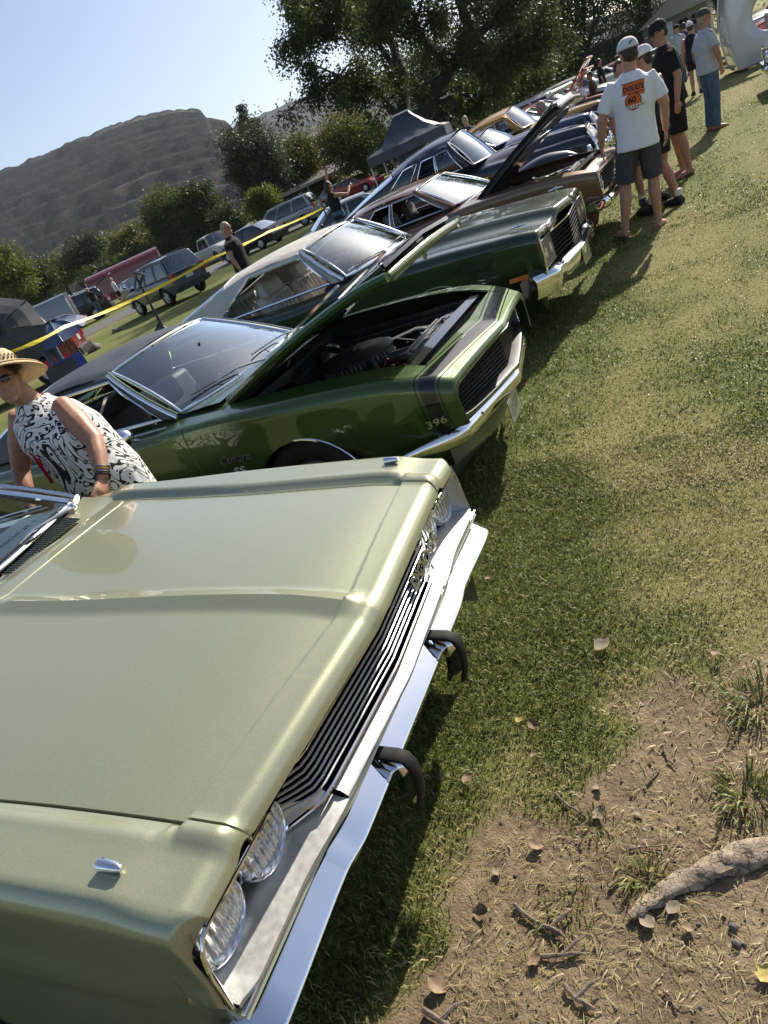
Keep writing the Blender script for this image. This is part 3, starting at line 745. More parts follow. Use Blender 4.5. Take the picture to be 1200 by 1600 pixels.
    for s in (-1, 1):                                              # bumper guards with a rubber strip on each
        y = s * .215
        path = [(-.040, .553, 0, 1), (.03, .545, .15, 1), (.056, .532, .65, .75), (.066, .507, .95, .3), (.066, .47, 1, -.1), (.052, .41, .94, -.33), (.034, .37, .9, -.4)]
        g = MB().grid([[(px_ - .012 * nx - q * .03 * (k > 1), y + yo, pz - .012 * nz) for yo, q in ((-.013, 1.6), (-.011, 0), (.011, 0), (.013, 1.6))] for k, (px_, pz, nx, nz) in enumerate(path)])
        for s2 in (-1, 1): g.add([(-.01, y + s2 * .016, .54), (.045, y + s2 * .016, .528), (.054, y + s2 * .016, .505), (.02, y + s2 * .016, .47), (.0, y + s2 * .016, .49)], [(0, 1, 2, 3, 4)])
        o = g.build('bumper_guard', 'chrome', root, 35)
        md = o.modifiers.new('t', 'SOLIDIFY'); md.thickness = .005
        MB().grid([[(px_ - .010 * nx * (1 - hh), y + yo, pz - .010 * nz * (1 - hh)) for yo, hh in ((-.017, -.3), (-.018, .7), (-.012, 1), (.012, 1), (.018, .7), (.017, -.3))] for px_, pz, nx, nz in path], closed_v=True).build('rubber_strip', 'rubber', o, 40)
    # fender-top turn signal indicators
    for s in (-1, 1):
        z = topz(-.2, .76)
        m = MB().tube([(-.245, s * .76, z + .012), (-.24, s * .76, z + .012), (-.20, s * .76, z + .010), (-.192, s * .76, z + .007)], [.0135, .0145, .010, .006], 10)
        m.build('fender_indicator', 'chrome', root)
    ws, side = cabin(root, dict(x=(-1.80, -2.38, -3.25, -4.0), z=(1.0, .95, 1.30, 1.345), w=(.775, .74, .60), bow=(.20, .10), roof_mat='sage_paint', wins=[(.06, .52), (.56, .80)], open=[0], wsz=.01, a_mat='chrome', ws_r=.014, ws_glass='clear_glass'))
    MB().grid([[(-1.70, y, .93), (-3.9, y, .93)] for y in (-.7, .7)]).build('parcel_shelf', 'interior_black', root)
    ycw = [-.80 + .04 * k for k in range(41)]
    MB().grid([[(-1.585 - .13 * (min(1, (y / .93) ** 2) - .55), y, topz(-1.6, y) - .004), (lerp(-1.585 - .13 * (min(1, (y / .93) ** 2) - .55), -1.80 + .20 * (1 - (y / .775) ** 2), .55), y, .992 - .03 * abs(y) ** 3), (-1.78 + .20 * (1 - (y / .775) ** 2), y, 1.003 - .02 * abs(y) ** 3)] for y in ycw]).build('cowl_panel', 'sage_paint', root, 60)
    dash(root, -2.0, .72, 1.0); seats(root, [-2.65, -3.45], .62, 'interior_black')
    # cowl vents, wipers, sheet of paper behind the screen
    for s in (-1, 1):
        cx = lambda y: -1.585 - .13 * (min(1, (y / .93) ** 2) - .55); wx = lambda y: -1.78 + .20 * (1 - (y / .775) ** 2)
        yv_ = [s * (.16 + .03 * k) for k in range(15)]
        MB().grid([[(lerp(cx(y), wx(y), q), y, lerp(topz(-1.6, y), 1.003, q) + .010) for q in (.18, .82)] for y in yv_]).build('cowl_vent', 'void_black', root, 0)
        v_ = MB()
        for k in range(29):
            y = s * (.162 + .0146 * k); v_.tube([(lerp(cx(y), wx(y), q), y, lerp(topz(-1.6, y), 1.003, q) + .011) for q in (.18, .82)], .003, 5)
        o_ = v_.build('vent_slats', 'sage_paint', root); o_['kind'] = 'stuff'
    for y0, y1 in ((.66, .12), (-.1, -.62)):
        a = Vector((-1.70, y0, 1.012)); b = ws(y1 / .775, .05) + Vector((.03, 0, .015)); c = ws((y0 - .06) / .775, .05) + Vector((.03, 0, .015))
        w_ = MB().tube([a, a.lerp(b, .5) + Vector((.02, 0, .03)), b.lerp(c, .45)], [.009, .006, .004], 6).build('wiper', 'chrome', root)
        MB().tube([b, b.lerp(c, .5), c], .006, 5).build('blade', 'rubber', w_)
        MB().ell(a, (.02, .02, .016)).build('wiper_pivot', 'chrome', w_)
    return root, ws, topz
SAGE, sage_ws, sage_top = build_sage_car()
# ------------------------------------------------------------------ muscle-era coupes in the row
def striped(name, base, band):
    t = NT(name); v = t.coord(); s = t.n('ShaderNodeSeparateXYZ'); t.l(v, s.inputs[0])
    xs = t.math('ADD', s.outputs[0], t.math('MULTIPLY', t.math('MINIMUM', t.math('ABSOLUTE', s.outputs[1]), .74), .165))
    def inside(a, b): return t.math('MULTIPLY', t.math('GREATER_THAN', xs, a), t.math('LESS_THAN', xs, b))
    m = t.math('MAXIMUM', inside(*band), t.math('MAXIMUM', inside(band[0] - .022, band[0] - .014), inside(band[1] + .010, band[1] + .017)))
    c = t.mix(m, base, (.008, .009, .014))
    big = t.noise(3., 6, v, .6)
    c = t.mix(t.math('MULTIPLY', big, .04), c, (.42, .40, .34))
    MAT[name] = t.done(t.bsdf(c, t.math('SUBTRACT', .36, t.math('MULTIPLY', m, .26)), t.math('MULTIPLY', t.math('SUBTRACT', 1., m), .45), 1., None, .08))
striped('moss_striped', (.042, .080, .018), (-.045, .025))
def ring_loop(a, h, zc, n, fx, N=64):
    out = []
    for k in range(N):
        t = 2 * PI * k / N; c, s = math.cos(t), math.sin(t)
        y = a * math.copysign(abs(c) ** (2 / n), c); z = zc + h * math.copysign(abs(s) ** (2 / n), s)
        out.append((fx(y, z), y, z))
    return out
def engine(root, x0, x1, w, z, cleaner=(.24, 'engine_black')):
    """x0 front, x1 firewall, w half width, z rim height of the engine bay"""
    m = MB(); rnd = random.Random(3)
    m.grid([[(x0, y, z - .05), (x0, y, z - .5)] for y in (-w, 0, w)])
    for s in (-1, 1): m.grid([[(x0, s * w, z - .05), (x0, s * w, z - .55)], [(x1, s * w, z - .02), (x1, s * w, z - .55)]])
    m.grid([[(x1, y, z + .0), (x1, y, z - .55)] for y in (-w, 0, w)]); m.grid([[(x0, -w, z - .5), (x1, -w, z - .5)], [(x0, w, z - .5), (x1, w, z - .5)]])
    m.build('engine_bay', 'engine_black', root, 0)
    L = x0 - x1; xc = lerp(x0, x1, .58)
    b = MB().box((xc + .08, 0, z - .34), (min(.66, L * .6), w * .75, .30)); b.build('engine', 'engine_black', root, 30, bevel=.02)
    for s in (-1, 1):
        vc = MB().box((0, 0, 0), (min(.60, L * .5), w * .20, .11), Matrix.Translation((xc + .06, s * w * .36, z - .17)) @ Matrix.Rotation(-s * .5, 4, 'X')); o = vc.build('valve_cover', 'engine_grey' if cleaner[1] == 'chrome' else 'engine_black', root, 30, bevel=.015)
        for q in range(4):
            x = xc - .18 + .14 * q; MB().tube([(x, s * w * .45, z - .16), (x + .03, s * w * .62, z - .14), (x + .01, s * w * .66, z - .26)], .007, 5).build('spark_lead', 'rubber', root)
        MB().tube([(xc - .25, s * w * .55, z - .24), (xc, s * w * .60, z - .24), (xc + .25, s * w * .52, z - .30)], .035, 8).build('exhaust_manifold', 'engine_grey', root)
        MB().box((lerp(x0, x1, .5), s * w * .93, z - .10), (L * .96, w * .12, .05)).build('inner_wing', 'engine_black', root, 0, bevel=.015)
    r, cm = cleaner
    M = Matrix.Translation((xc + .02, 0, z - .085))
    ac = MB().lathe([(.03, .085), (.05, .075), (r * .9, .07), (r, .06), (r, .045), (r * .93, .043), (r * .93, .008), (r, .005), (r, -.01), (r * .6, -.02)], M, 40)
    ac.lathe([(.001, .105), (.018, .103), (.02, .086)], M, 10)
    o = ac.build('air_cleaner', cm, root, 40)
    f = MB()
    for k in range(48): f.box((r * .94, 0, .026), (.014, .012, .036), M @ Matrix.Rotation(2 * PI * k / 48, 4, 'Z'))
    f_ = f.build('filter', 'engine_grey', o, 0); f_['kind'] = 'stuff'
    for s in (-1, 1): MB().tube([(xc + .02 + r * .6, s * r * .5, z - .06), (xc + .3, s * w * .5, z - .08), (xc + .42, s * w * .7, z - .14)], .03, 8).build('intake_duct', 'rubber', root)
    sh = MB().box((x0 - .11, 0, z - .10), (.10, w * 1.2, .12)).box((x0 - .06, 0, z - .28), (.05, w * 1.25, .42)); sh.build('radiator', 'engine_black', root, 30, bevel=.01)
    MB().grid([[(x0 - .012, y, z - .03), (x0 - .065 - .03 * (1 - (y / w) ** 2), y, z - .022), (x0 - .07 - .03 * (1 - (y / w) ** 2), y, z - .06)] for y in [w * .94 * (k / 10 - 1) for k in range(21)]]).build('radiator_support', 'black_paint', root, 40)
    for q in (.13, .165): MB().box((x0 - q - .03, 0, z - .028), (.016, w * .8, .012)).build('support_bar', 'engine_grey', root, 0)
    MB().lathe([(.001, .02), (.03, .02), (.032, .0)], Matrix.Translation((x0 - .12, w * .35, z - .035)), 14).build('radiator_cap', 'steel', root)
    MB().tube([(x0 - .10, -.22 * w / .66, z - .10), (x0 - .22, -.2 * w / .66, z - .045), (x0 - .38, -.12, z - .07), (x0 - .46, -.05, z - .16)], .030, 10).build('radiator_hose', 'engine_grey', root)
    MB().tube([(x0 - .12, .1, z - .05), (x0 - .34, w * .36, z - .05), (x0 - .54, w * .45, z - .1)], .014, 8).build('hose', 'steel', root)
    MB().tube([(x1 + .02, -w * .3, z - .06), (x1 + .2, -w * .45, z - .02), (x1 + .4, -w * .5, z - .10)], .016, 8).build('heater_hose', 'rubber', root)
    MB().tube([(x1 + .02, w * .1, z - .05), (x1 + .15, w * .35, z + .02), (x1 + .32, w * .30, z - .04)], .022, 8).build('heater_hose', 'rubber', root)
    MB().lathe([(.001, .12), (.02, .12), (.022, 0), (.10, 0), (.11, -.03), (.10, -.07), (.001, -.08)], axes((x1 + .12, w * .62, z - .12), (0, 1, 0), (0, 0, 1)), 20).build('brake_booster', 'engine_grey', root)
    rounded(root, 'battery', (x0 - .26, -w * .72, z - .16), (.24, .18, .2), 'engine_black', bev=.01)
    for q in (-1, 1): MB().tube([(x0 - .26 + q * .08, -w * .72, z - .06), (x0 - .26 + q * .08, -w * .72, z - .04)], .012, 8).build('battery_post', 'steel', root)
    a = MB().lathe([(.02, .06), (.06, .06), (.075, .03), (.075, -.03), (.06, -.06), (.02, -.06)], axes((x0 - .34, w * .42, z - .13), (0, 1, 0), (0, 0, 1)), 18); a.build('alternator', 'steel', root)
    fan = MB().lathe([(.03, .02), (.05, 0), (.05, -.03), (.03, -.04)], axes((x0 - .2, 0, z - .2), (0, 1, 0), (0, 0, 1)), 14)
    for q in range(6): fan.box((0, .11, 0), (.045, .15, .006), axes((x0 - .2, 0, z - .2), (0, 1, 0), (0, 0, 1)) @ Matrix.Rotation(q * PI / 3, 4, 'Z') @ Matrix.Rotation(.4, 4, 'Y'))
    fan.build('fan', 'engine_grey', root, 20)
    for k in range(20):
        p = Vector((xc + rnd.uniform(-.3, .4), rnd.uniform(-.62, .62) * w, z - .14)); q = p + Vector((rnd.uniform(-.3, .3), rnd.uniform(-.25, .25), rnd.uniform(-.08, .06)))
        MB().tube([p, (p + q) / 2 + Vector((rnd.uniform(-.05, .05), 0, rnd.uniform(.03, .08))), q], rnd.choice((.004, .006, .009)), 5).build('wire', 'rubber' if k % 4 else 'red_paint', root)
    for k in range(18):
        MB().ell((xc + rnd.uniform(-.25, .42), rnd.uniform(-.62, .62) * w, z - rnd.uniform(.10, .17)), (rnd.uniform(.012, .03), rnd.uniform(.012, .03), rnd.uniform(.012, .02)), 8, 6).build('fitting', 'steel' if k % 3 else 'engine_grey', root)
def plate(root, c, w, h, mat='white_paint', d=(1, 0, 0), seed=1):
    M = axes(c, Vector((0, 0, 1)).cross(Vector(d)), (0, 0, 1))
    o = MB().box((0, 0, 0), (w, h, .004), M).build('licence_plate', mat, root, 0)
    rnd = random.Random(seed)
    for k in range(6):
        x = (k - 2.5) * w * .13; q = rnd.choice((-1, 1)) * w * .025; y = rnd.choice((-.2, .0, .2)) * h; g = MB()
        pts = [(x + q, .22 * h), (x - q, .22 * h), (x - q, y), (x + q, y), (x + q, -.22 * h), (x - q, -.22 * h)]
        g.grid([[M @ Vector((px_ - w * .010, py - h * .03, .0035)), M @ Vector((px_ + w * .010, py + h * .03, .0035))] for px_, py in pts]); g.build('plate_mark', 'navy_paint', o, 0)
def wipers(root, ws, wb, x, z, y0s=(.55, -.05), mat='chrome'):
    for y0 in y0s:
        a = Vector((x, y0, z)); b = ws((y0 - .12) / wb, .10) + Vector((.02, 0, .012)); c = ws((y0 - .52) / wb, .14) + Vector((.02, 0, .012))
        w_ = MB().tube([a, a.lerp(b.lerp(c, .5), .6) + Vector((.015, 0, .02)), b.lerp(c, .5)], [.008, .006, .004], 6).build('wiper', mat, root)
        MB().tube([b, b.lerp(c, .5), c], .005, 5).build('blade', 'rubber', w_)
def build_green_coupe():
    root = empty('muscle_car', (-1.25, 3.78, 0), math.radians(-2), label='moss green coupe with black vinyl roof, raised hood and black nose stripe', cat='car', group='show cars parked in a row')
    hw = pchip([-4.69, -4.3, -3.4, -2.2, -1.2, -.5, -.15, 0], [.78, .86, .915, .90, .885, .84, .785, .735])
    zs = pchip([-4.69, -4.2, -3.5, -2.4, -1.5, -.9, -.4, -.1, 0], [.80, .90, .93, .90, .905, .895, .86, .79, .745])
    zt = pchip([-4.69, -4.2, -3.5, -1.5, -.9, -.4, -.12, 0], [.84, .93, .96, .955, .935, .885, .812, .765])
    sm = pchip([-4.7, -3.6, -1.5, -.9, -.17, 0], [.68, .70, .70, .68, .60, .58])
    nose = [(.018, .050, .03), (.026, .036, .022), (.024, .022, .012), (.016, .010, .006), (.008, .003, .002)]
    def bow(x, u): return (.050 - .09 * u) * sstep(-.5, 0, x)
    S = dict(L=4.69, hw=hw, sh=zs, bot=lambda x: .19 + .31 * sstep(-.28, -.05, x), top=zt, r=.07, ar=.365, az=.315, axles=(-.93, -3.67), seam=sm, nose=nose, bow=bow, hood=(-.155, -1.40), trunk=(-3.95, -4.6),
             cab=(-1.60, -3.75), doors=[(-1.62, -2.72)], tuck=.15, crease=lambda x, z: .022 * math.exp(-((z - .60) / .10) ** 2) * (1 - sstep(-.5, -.1, x)), xs=[-.01 * k for k in range(30)],
             open_hood=math.radians(22), mats={'body': 'moss_paint', 'fender': 'moss_striped', 'nose_panel': 'moss_striped', 'hood': 'moss_paint'}, n=(12, 7, 6, 10))
    out = shell(root, S)
    hood = out[('hood', '')]
    fr = MB()                                                   # stiffening frame under the raised hood
    for s in (-1, 1): fr.tube([(.05, s * .60, -.05), (.6, s * .56, -.055), (1.2, s * .50, -.10)], .035, 6, flat=.5)
    fr.tube([(.05, -.6, -.05), (.05, .6, -.05)], .035, 6, flat=.5); fr.tube([(1.18, -.5, -.10), (1.22, 0, -.085), (1.18, .5, -.10)], .04, 6, flat=.5)
    for s in (-1, 1): fr.tube([(.1, s * .5, -.05), (.6, 0, -.045), (1.15, s * .4, -.08)], .03, 6, flat=.5)
    fr.build('hood_frame', 'black_paint', hood)
    for s in (-1, 1):
        q = [(.03 + .06 * k, s * (sm(-1.40 + .03 + .06 * k) - .012), zt(-1.37 + .06 * k) - zt(-1.40) - .033 * (1 - .2 * k / 20)) for k in range(21)]
        MB().tube(q, .026, 8).build('hood_edge', 'moss_paint', hood)
    MB().tube([(1.20, 0, -.10), (1.205, 0, -.16), (1.17, .0, -.20)], .012, 6).tube([(1.2, -.05, -.1), (1.2, .05, -.1)], .018, 6).build('hood_latch', 'engine_grey', hood)
    for s in (-1, 1):
        MB().tube([(-1.38, s * .62, .90), (-1.22, s * .62, .99), (-1.08, s * .61, 1.02)], .016, 6, flat=.4).build('hood_hinge', 'engine_black', root)
    for s in (-1, 1):
        v = MB().prism([(.40, -.025), (.86, -.022), (.84, .028), (.42, .03)], Matrix.Translation((0, s * .34, .0)) @ Matrix(((1, 0, 0, 0), (0, 1, 0, 0), (0, 0, 1, 0), (0, 0, 0, 1))), .012)
        v.build('hood_ornament', 'chrome', hood)
    engine(root, -.22, -1.40, .66, .84)
    wheels = [wheel(root, a, s * .745, .33, .2, 'rim_silver') for a in (-.93, -3.67) for s in (-1, 1)]
    arch_trim(root, -.93, hw, .365, .315, .19); arch_trim(root, -3.67, hw, .365, .315, .19)
    fx = lambda y, z: .060 - .152 * (abs(y) / .74) ** 1.1 - .03 * max(0, (abs(y) - .62) / .1) ** 2
    N = 72
    fx2 = lambda d: (lambda y, z: fx(y, z) + d)
    loops = [ring_loop(.735, .132, .612, 5, fx2(.008)), ring_loop(.712, .122, .612, 5, fx2(.018)), ring_loop(.690, .110, .614, 5, fx2(.014)), ring_loop(.682, .104, .615, 5, fx2(.0)), ring_loop(.672, .098, .616, 5, fx2(-.07))]
    MB().grid(loops[:3], closed_v=True).build('front_surround', 'moss_paint', root, 60)
    MB().grid(loops[2:], closed_v=True).build('grille_recess', 'black_plastic', root, 60)
    MB().tube(ring_loop(.690, .110, .614, 5, fx2(.016)), .0045, 6, closed=True).build('grille_trim', 'chrome', root)
    g = MB()
    for k in range(9): g.tube([(fx(y, 0) - .045, y, .528 + .0215 * k) for y in [-.66 + .06 * i for i in range(23)]], .0028, 4)
    for k in range(53):
        y = -.65 + .025 * k; g.box((fx(y, 0) - .047, y, .614), (.012, .0035, .185))
    g.build('grille', 'engine_black', root, 0)
    MB().grid([[(fx(y, 0) - .08, y, .50), (fx(y, 0) - .08, y, .73)] for y in [-.7 + .1 * i for i in range(15)]]).build('grille_backing', 'void_black', root, 0)
    prof = [(-.045, .40), (-.045, .455), (-.02, .478), (.012, .478), (.030, .462), (.036, .435), (.030, .405), (.01, .388), (-.02, .388)]
    yb = [-.885, -.88, -.86, -.82] + [-.75 + .05 * k for k in range(31)] + [.82, .86, .88, .885]
    ft = lambda y: 1 - .55 * sstep(.70, .89, abs(y))
    m = MB().grid([[(.030 - .13 * abs(y) / .72 - .20 * sstep(.64, .95, abs(y)) * 1.2 + px_ * ft(y), y, .435 + (pz - .435) * ft(y) + .02 * sstep(.7, .88, abs(y))) for px_, pz in prof] for y in yb], closed_v=True)
    n = len(prof); b = (len(yb) - 1) * n; m.f += [tuple(range(n)), tuple(b + k for k in reversed(range(n)))]; m.mi += [0, 0]
    m.build('bumper', 'chrome', root, 40)
    for y in (-.48, .48): MB().ell((.030 - .13 * abs(y) / .72 + .033, y, .452), (.006, .009, .009), 8, 6).build('bumper_bolt', 'engine_grey', root)
    MB().grid([[(-.04 - .13 * abs(y) / .72 + d, y, z) for z, d in ((.40, 0), (.30, .0), (.17, -.10))] for y in [-.7 + .1 * k for k in range(15)]]).build('front_valance', 'slate_paint', root, 50)
    plate(root, (.035, -.16, .335), .27, .13, 'silver_paint', (1, .1, 0), 4)
    # fender letters and badges on the camera side
    for s in (-1,):
        yv = -(hw(-1.28)) + .0
        text('fender_script', 'Camaro', .070, axes((-1.34, -(hw(-1.34) + .010), .645), (1, 0, 0), (.0, -.08, 1)), 'rim_silver', root, shear=.35, depth=.003)
        text('fender_badge', 'SS', .075, axes((-1.33, -(hw(-1.33) + .020), .565), (1, 0, 0), (.0, -.02, 1)), 'badge_silver', root, depth=.003, squash=1.25)
        text('side_badge', '396', .055, axes((-.135, -(hw(-.135) + .008), .56), (1, .55, 0), (0, -.1, 1)), 'rim_silver', root, depth=.002, squash=1.35)
        MB().box((0, 0, 0), (.115, .05, .008), axes((-.36, -(hw(-.36) + .002), .415), (1, .16, 0), (0, -.14, 1))).build('side_marker', 'clear_lens', root, 20, bevel=.003)
    ws, side = cabin(root, dict(x=(-1.76, -2.32, -3.15, -4.0), z=(.935, .95, 1.265, 1.31), w=(.72, .70, .53), bow=(.17, .09), roof_mat='black_vinyl', pillar_mat='black_vinyl', a_mat='moss_paint', wins=[(.05, .56)], open=[0], ws_r=.015, frame_r=.011, vt=.88))
    for s in (-1, 1): MB().tube([side(0.0, k / 8, s) + Vector((.012, s * .012, 0)) for k in range(9)], .013, 8).build('pillar_trim', 'chrome', root)
    MB().grid([[(-1.6, y, .90), (-1.62, y, .94)] for y in (-.7, 0, .7)]).build('cowl', 'moss_paint', root)
    MB().grid([[(-1.42, y, .945 + .012 * (1 - (y / .7) ** 2)), (-1.52, y, .945 + .012 * (1 - (y / .7) ** 2)), (-1.76 + .17 * (1 - (y / .72) ** 2) , y, .938)] for y in [-.7 + .07 * k for k in range(21)]]).build('cowl_panel', 'moss_paint', root, 60)
    dash(root, -1.88, .66, .92); seats(root, [-2.42, -3.15], .60, 'interior_black')
    rounded(root, 'headrest', (-2.20 - .0, -.33, 1.0), (.12, .34, .18), 'interior_white', (0, -.2, 0), .05)
    MB().tube([(-1.98, .0, 1.19), (-2.0, .0, 1.15)], .01, 6).box((-2.02, 0, 1.15), (.02, .2, .05)).build('rear_view_mirror', 'engine_black', root)
    wipers(root, ws, .72, -1.50, .965)
    MB().ell((-1.95, -.98, .97), (.05, .06, .05), 10, 8).tube([(-1.95, -.90, .91), (-1.95, -.97, .95)], .012, 6).build('wing_mirror', 'chrome', root)
    # front fender lettering on the tyre
    return root
simple('clear_lens', (.55, .54, .48), .2, 0, .05, 30., coat=1.)
GREEN = build_green_coupe()
def build_pine_coupe():
    root = empty('classic_car', (-1.27, 6.50, 0), math.radians(-3), label='very dark green coupe with cream vinyl roof and white seats, closed hood', cat='car', group='show cars parked in a row')
    hw = pchip([-5.0, -4.5, -3.4, -2.2, -1.2, -.4, -.1, 0], [.82, .90, .955, .93, .92, .90, .875, .86])
    zs = pchip([-5.0, -4.2, -3.5, -2.4, -1.6, -.9, -.4, -.1, 0], [.84, .90, .95, .91, .935, .92, .885, .86, .842])
    zt = pchip([-5.0, -4.2, -3.5, -1.6, -.9, -.4, -.10, 0], [.88, .96, .98, .985, .965, .92, .88, .865])
    sm = pchip([-5, -3.6, -1.6, -.9, 0], [.72, .74, .76, .72, .60])
    def topz(x, y):
        u = abs(y); ye = hw(x) - .07; f = sstep(-1.7, -1.4, x)
        z = zs(x) + (zt(x) - zs(x)) * (1 - min(1, u / ye) ** 2.2)
        c = .30 + .12 * sstep(0, -1.4, x)
        z += f * (.042 * (1 - sstep(c - .03, c + .09, u)) + .006 * math.exp(-((u - c) / .03) ** 2) - .022 * math.exp(-((u - c - .17) / .085) ** 2) + .012 * sstep(.66, .78, u) * (u < ye + .1))
        return z
    nose = [(-.01, .075, .03), (.02, .062, .028), (.03, .042, .02), (.026, .022, .012), (.016, .009, .006), (.008, .002, .002)]
    def bow(x, u): return (.075 * max(0, 1 - u / .5) - .03 * u * u) * sstep(-.6, 0, x)
    S = dict(L=5.0, hw=hw, sh=zs, bot=lambda x: .20 + .33 * sstep(-.12, -.02, x), top=zt, topz=topz, r=.07, ar=.375, az=.32, axles=(-.93, -3.85), seam=sm, nose=nose, bow=bow, hood=(0, -1.52), trunk=(-4.2, -4.9),
             cab=(-1.75, -3.95), doors=[(-1.72, -2.95)], tuck=.17, crease=lambda x, z: .028 * math.exp(-((z - .60) / .09) ** 2), xs=[-.012 * k for k in range(20)], mats={'body': 'pine_paint'}, n=(12, 7, 8, 20))
    shell(root, S)
    for a in (-.93, -3.85):
        for s in (-1, 1): wheel(root, a, s * .78, .335)
        arch_trim(root, a, hw, .375, .32, .20)
    m = MB().grid([[(-.09, y, .80), (-.13, y, .78), (-.13, y, .46), (-.06, y, .45)] for y in [-.8, -.4, 0, .4, .8]]); m.build('grille_cavity', 'void_black', root, 0)
    for k in range(8):
        z = .765 - .034 * k
        MB().tube([(.005 + .05 * max(0, 1 - abs(y) / .5) - .02 * (k / 7), y, z) for y in [-.52 + .04 * i for i in range(27)]], .0075 if k not in (0, 7) else .009, 6).build('grille_bar', 'void_black' if k not in (0, 7) else 'worn_chrome', root)
    for s in (-1, 1):
        for q in (.60, .765):
            h = headlamp(root, (-.012, s * q, .665), .072, 'chrome')
            MB().grid([[( -.005 + (.008 if r == 0 else .0), s * q + a * (.080 - .006 * r), .665 + b * (.098 - .008 * r)) for a, b in ((-1, -1), (1, -1), (1, 1), (-1, 1))] for r in (0, 1)], closed_v=True).build('lamp_bezel', 'chrome', h)
        MB().box((-.02, s * .683, .665), (.05, .335, .215)).build('lamp_housing', 'black_plastic', root, 0, bevel=.01)
        MB().tube([(.0, s * .845, .80), (.005, s * .848, .66), (-.01, s * .845, .53)], .010, 6).build('fender_edge_trim', 'chrome', root)
        z = topz(-.16, .76)
        MB().tube([(-.24, s * .70, z + .03), (-.16, s * .70, z + .033), (-.10, s * .70, z + .028)], [.006, .010, .004], 8).tube([(-.165, s * .70, z - .02), (-.165, s * .70, z + .055)], .007, 6).build('fender_ornament', 'chrome', root)
    prof = [(-.08, .38), (-.08, .515), (-.055, .535), (.015, .53), (.042, .508), (.050, .485), (.045, .44), (.036, .39), (.02, .355), (-.02, .345), (-.05, .355)]
    yb = [-.925, -.92, -.90] + [-.85 + .05 * k for k in range(35)] + [.90, .92, .925]
    bumper(root, prof, yb, lambda y: .02 + .06 * max(0, 1 - abs(y) / .55) - .16 * sstep(.76, .94, abs(y)), lambda y: .012 * sstep(.55, .62, abs(y)), 'chrome')
    for s in (-1, 1): MB().box((-.22, s * (hw(-.22) + .001), .56), (.16, .008, .035)).build('side_marker', 'amber_lens', root, 0)
    plate(root, (.115, 0, .42), .30, .15, 'slate_paint', (1, 0, 0), 9)
    ws, side = cabin(root, dict(x=(-1.78, -2.18, -3.15, -4.35), z=(.985, .965, 1.325, 1.375), w=(.76, .74, .61), bow=(.20, .10), roof_mat='cream_vinyl', pillar_mat='cream_vinyl', a_mat='pine_paint', wins=[(.05, .60)], open=[0], ws_r=.018, frame_r=.014, vt=.87, droop=.05))
    for s in (-1, 1): MB().tube([side(0.0, k / 8, s) + Vector((.012, s * .014, 0)) for k in range(9)], .016, 8).build('pillar_trim', 'chrome', root)
    dash(root, -1.98, .70, .95, 'interior_black'); seats(root, [-2.55, -3.4], .64, 'interior_white', .50, True)
    for s in (-1, 1): rounded(root, 'headrest', (-2.88, s * .32, 1.10), (.12, .36, .20), 'interior_white', (0, -.2, 0), .05)
    wipers(root, ws, .76, -1.62, 1.0)
    return root
PINE = build_pine_coupe()
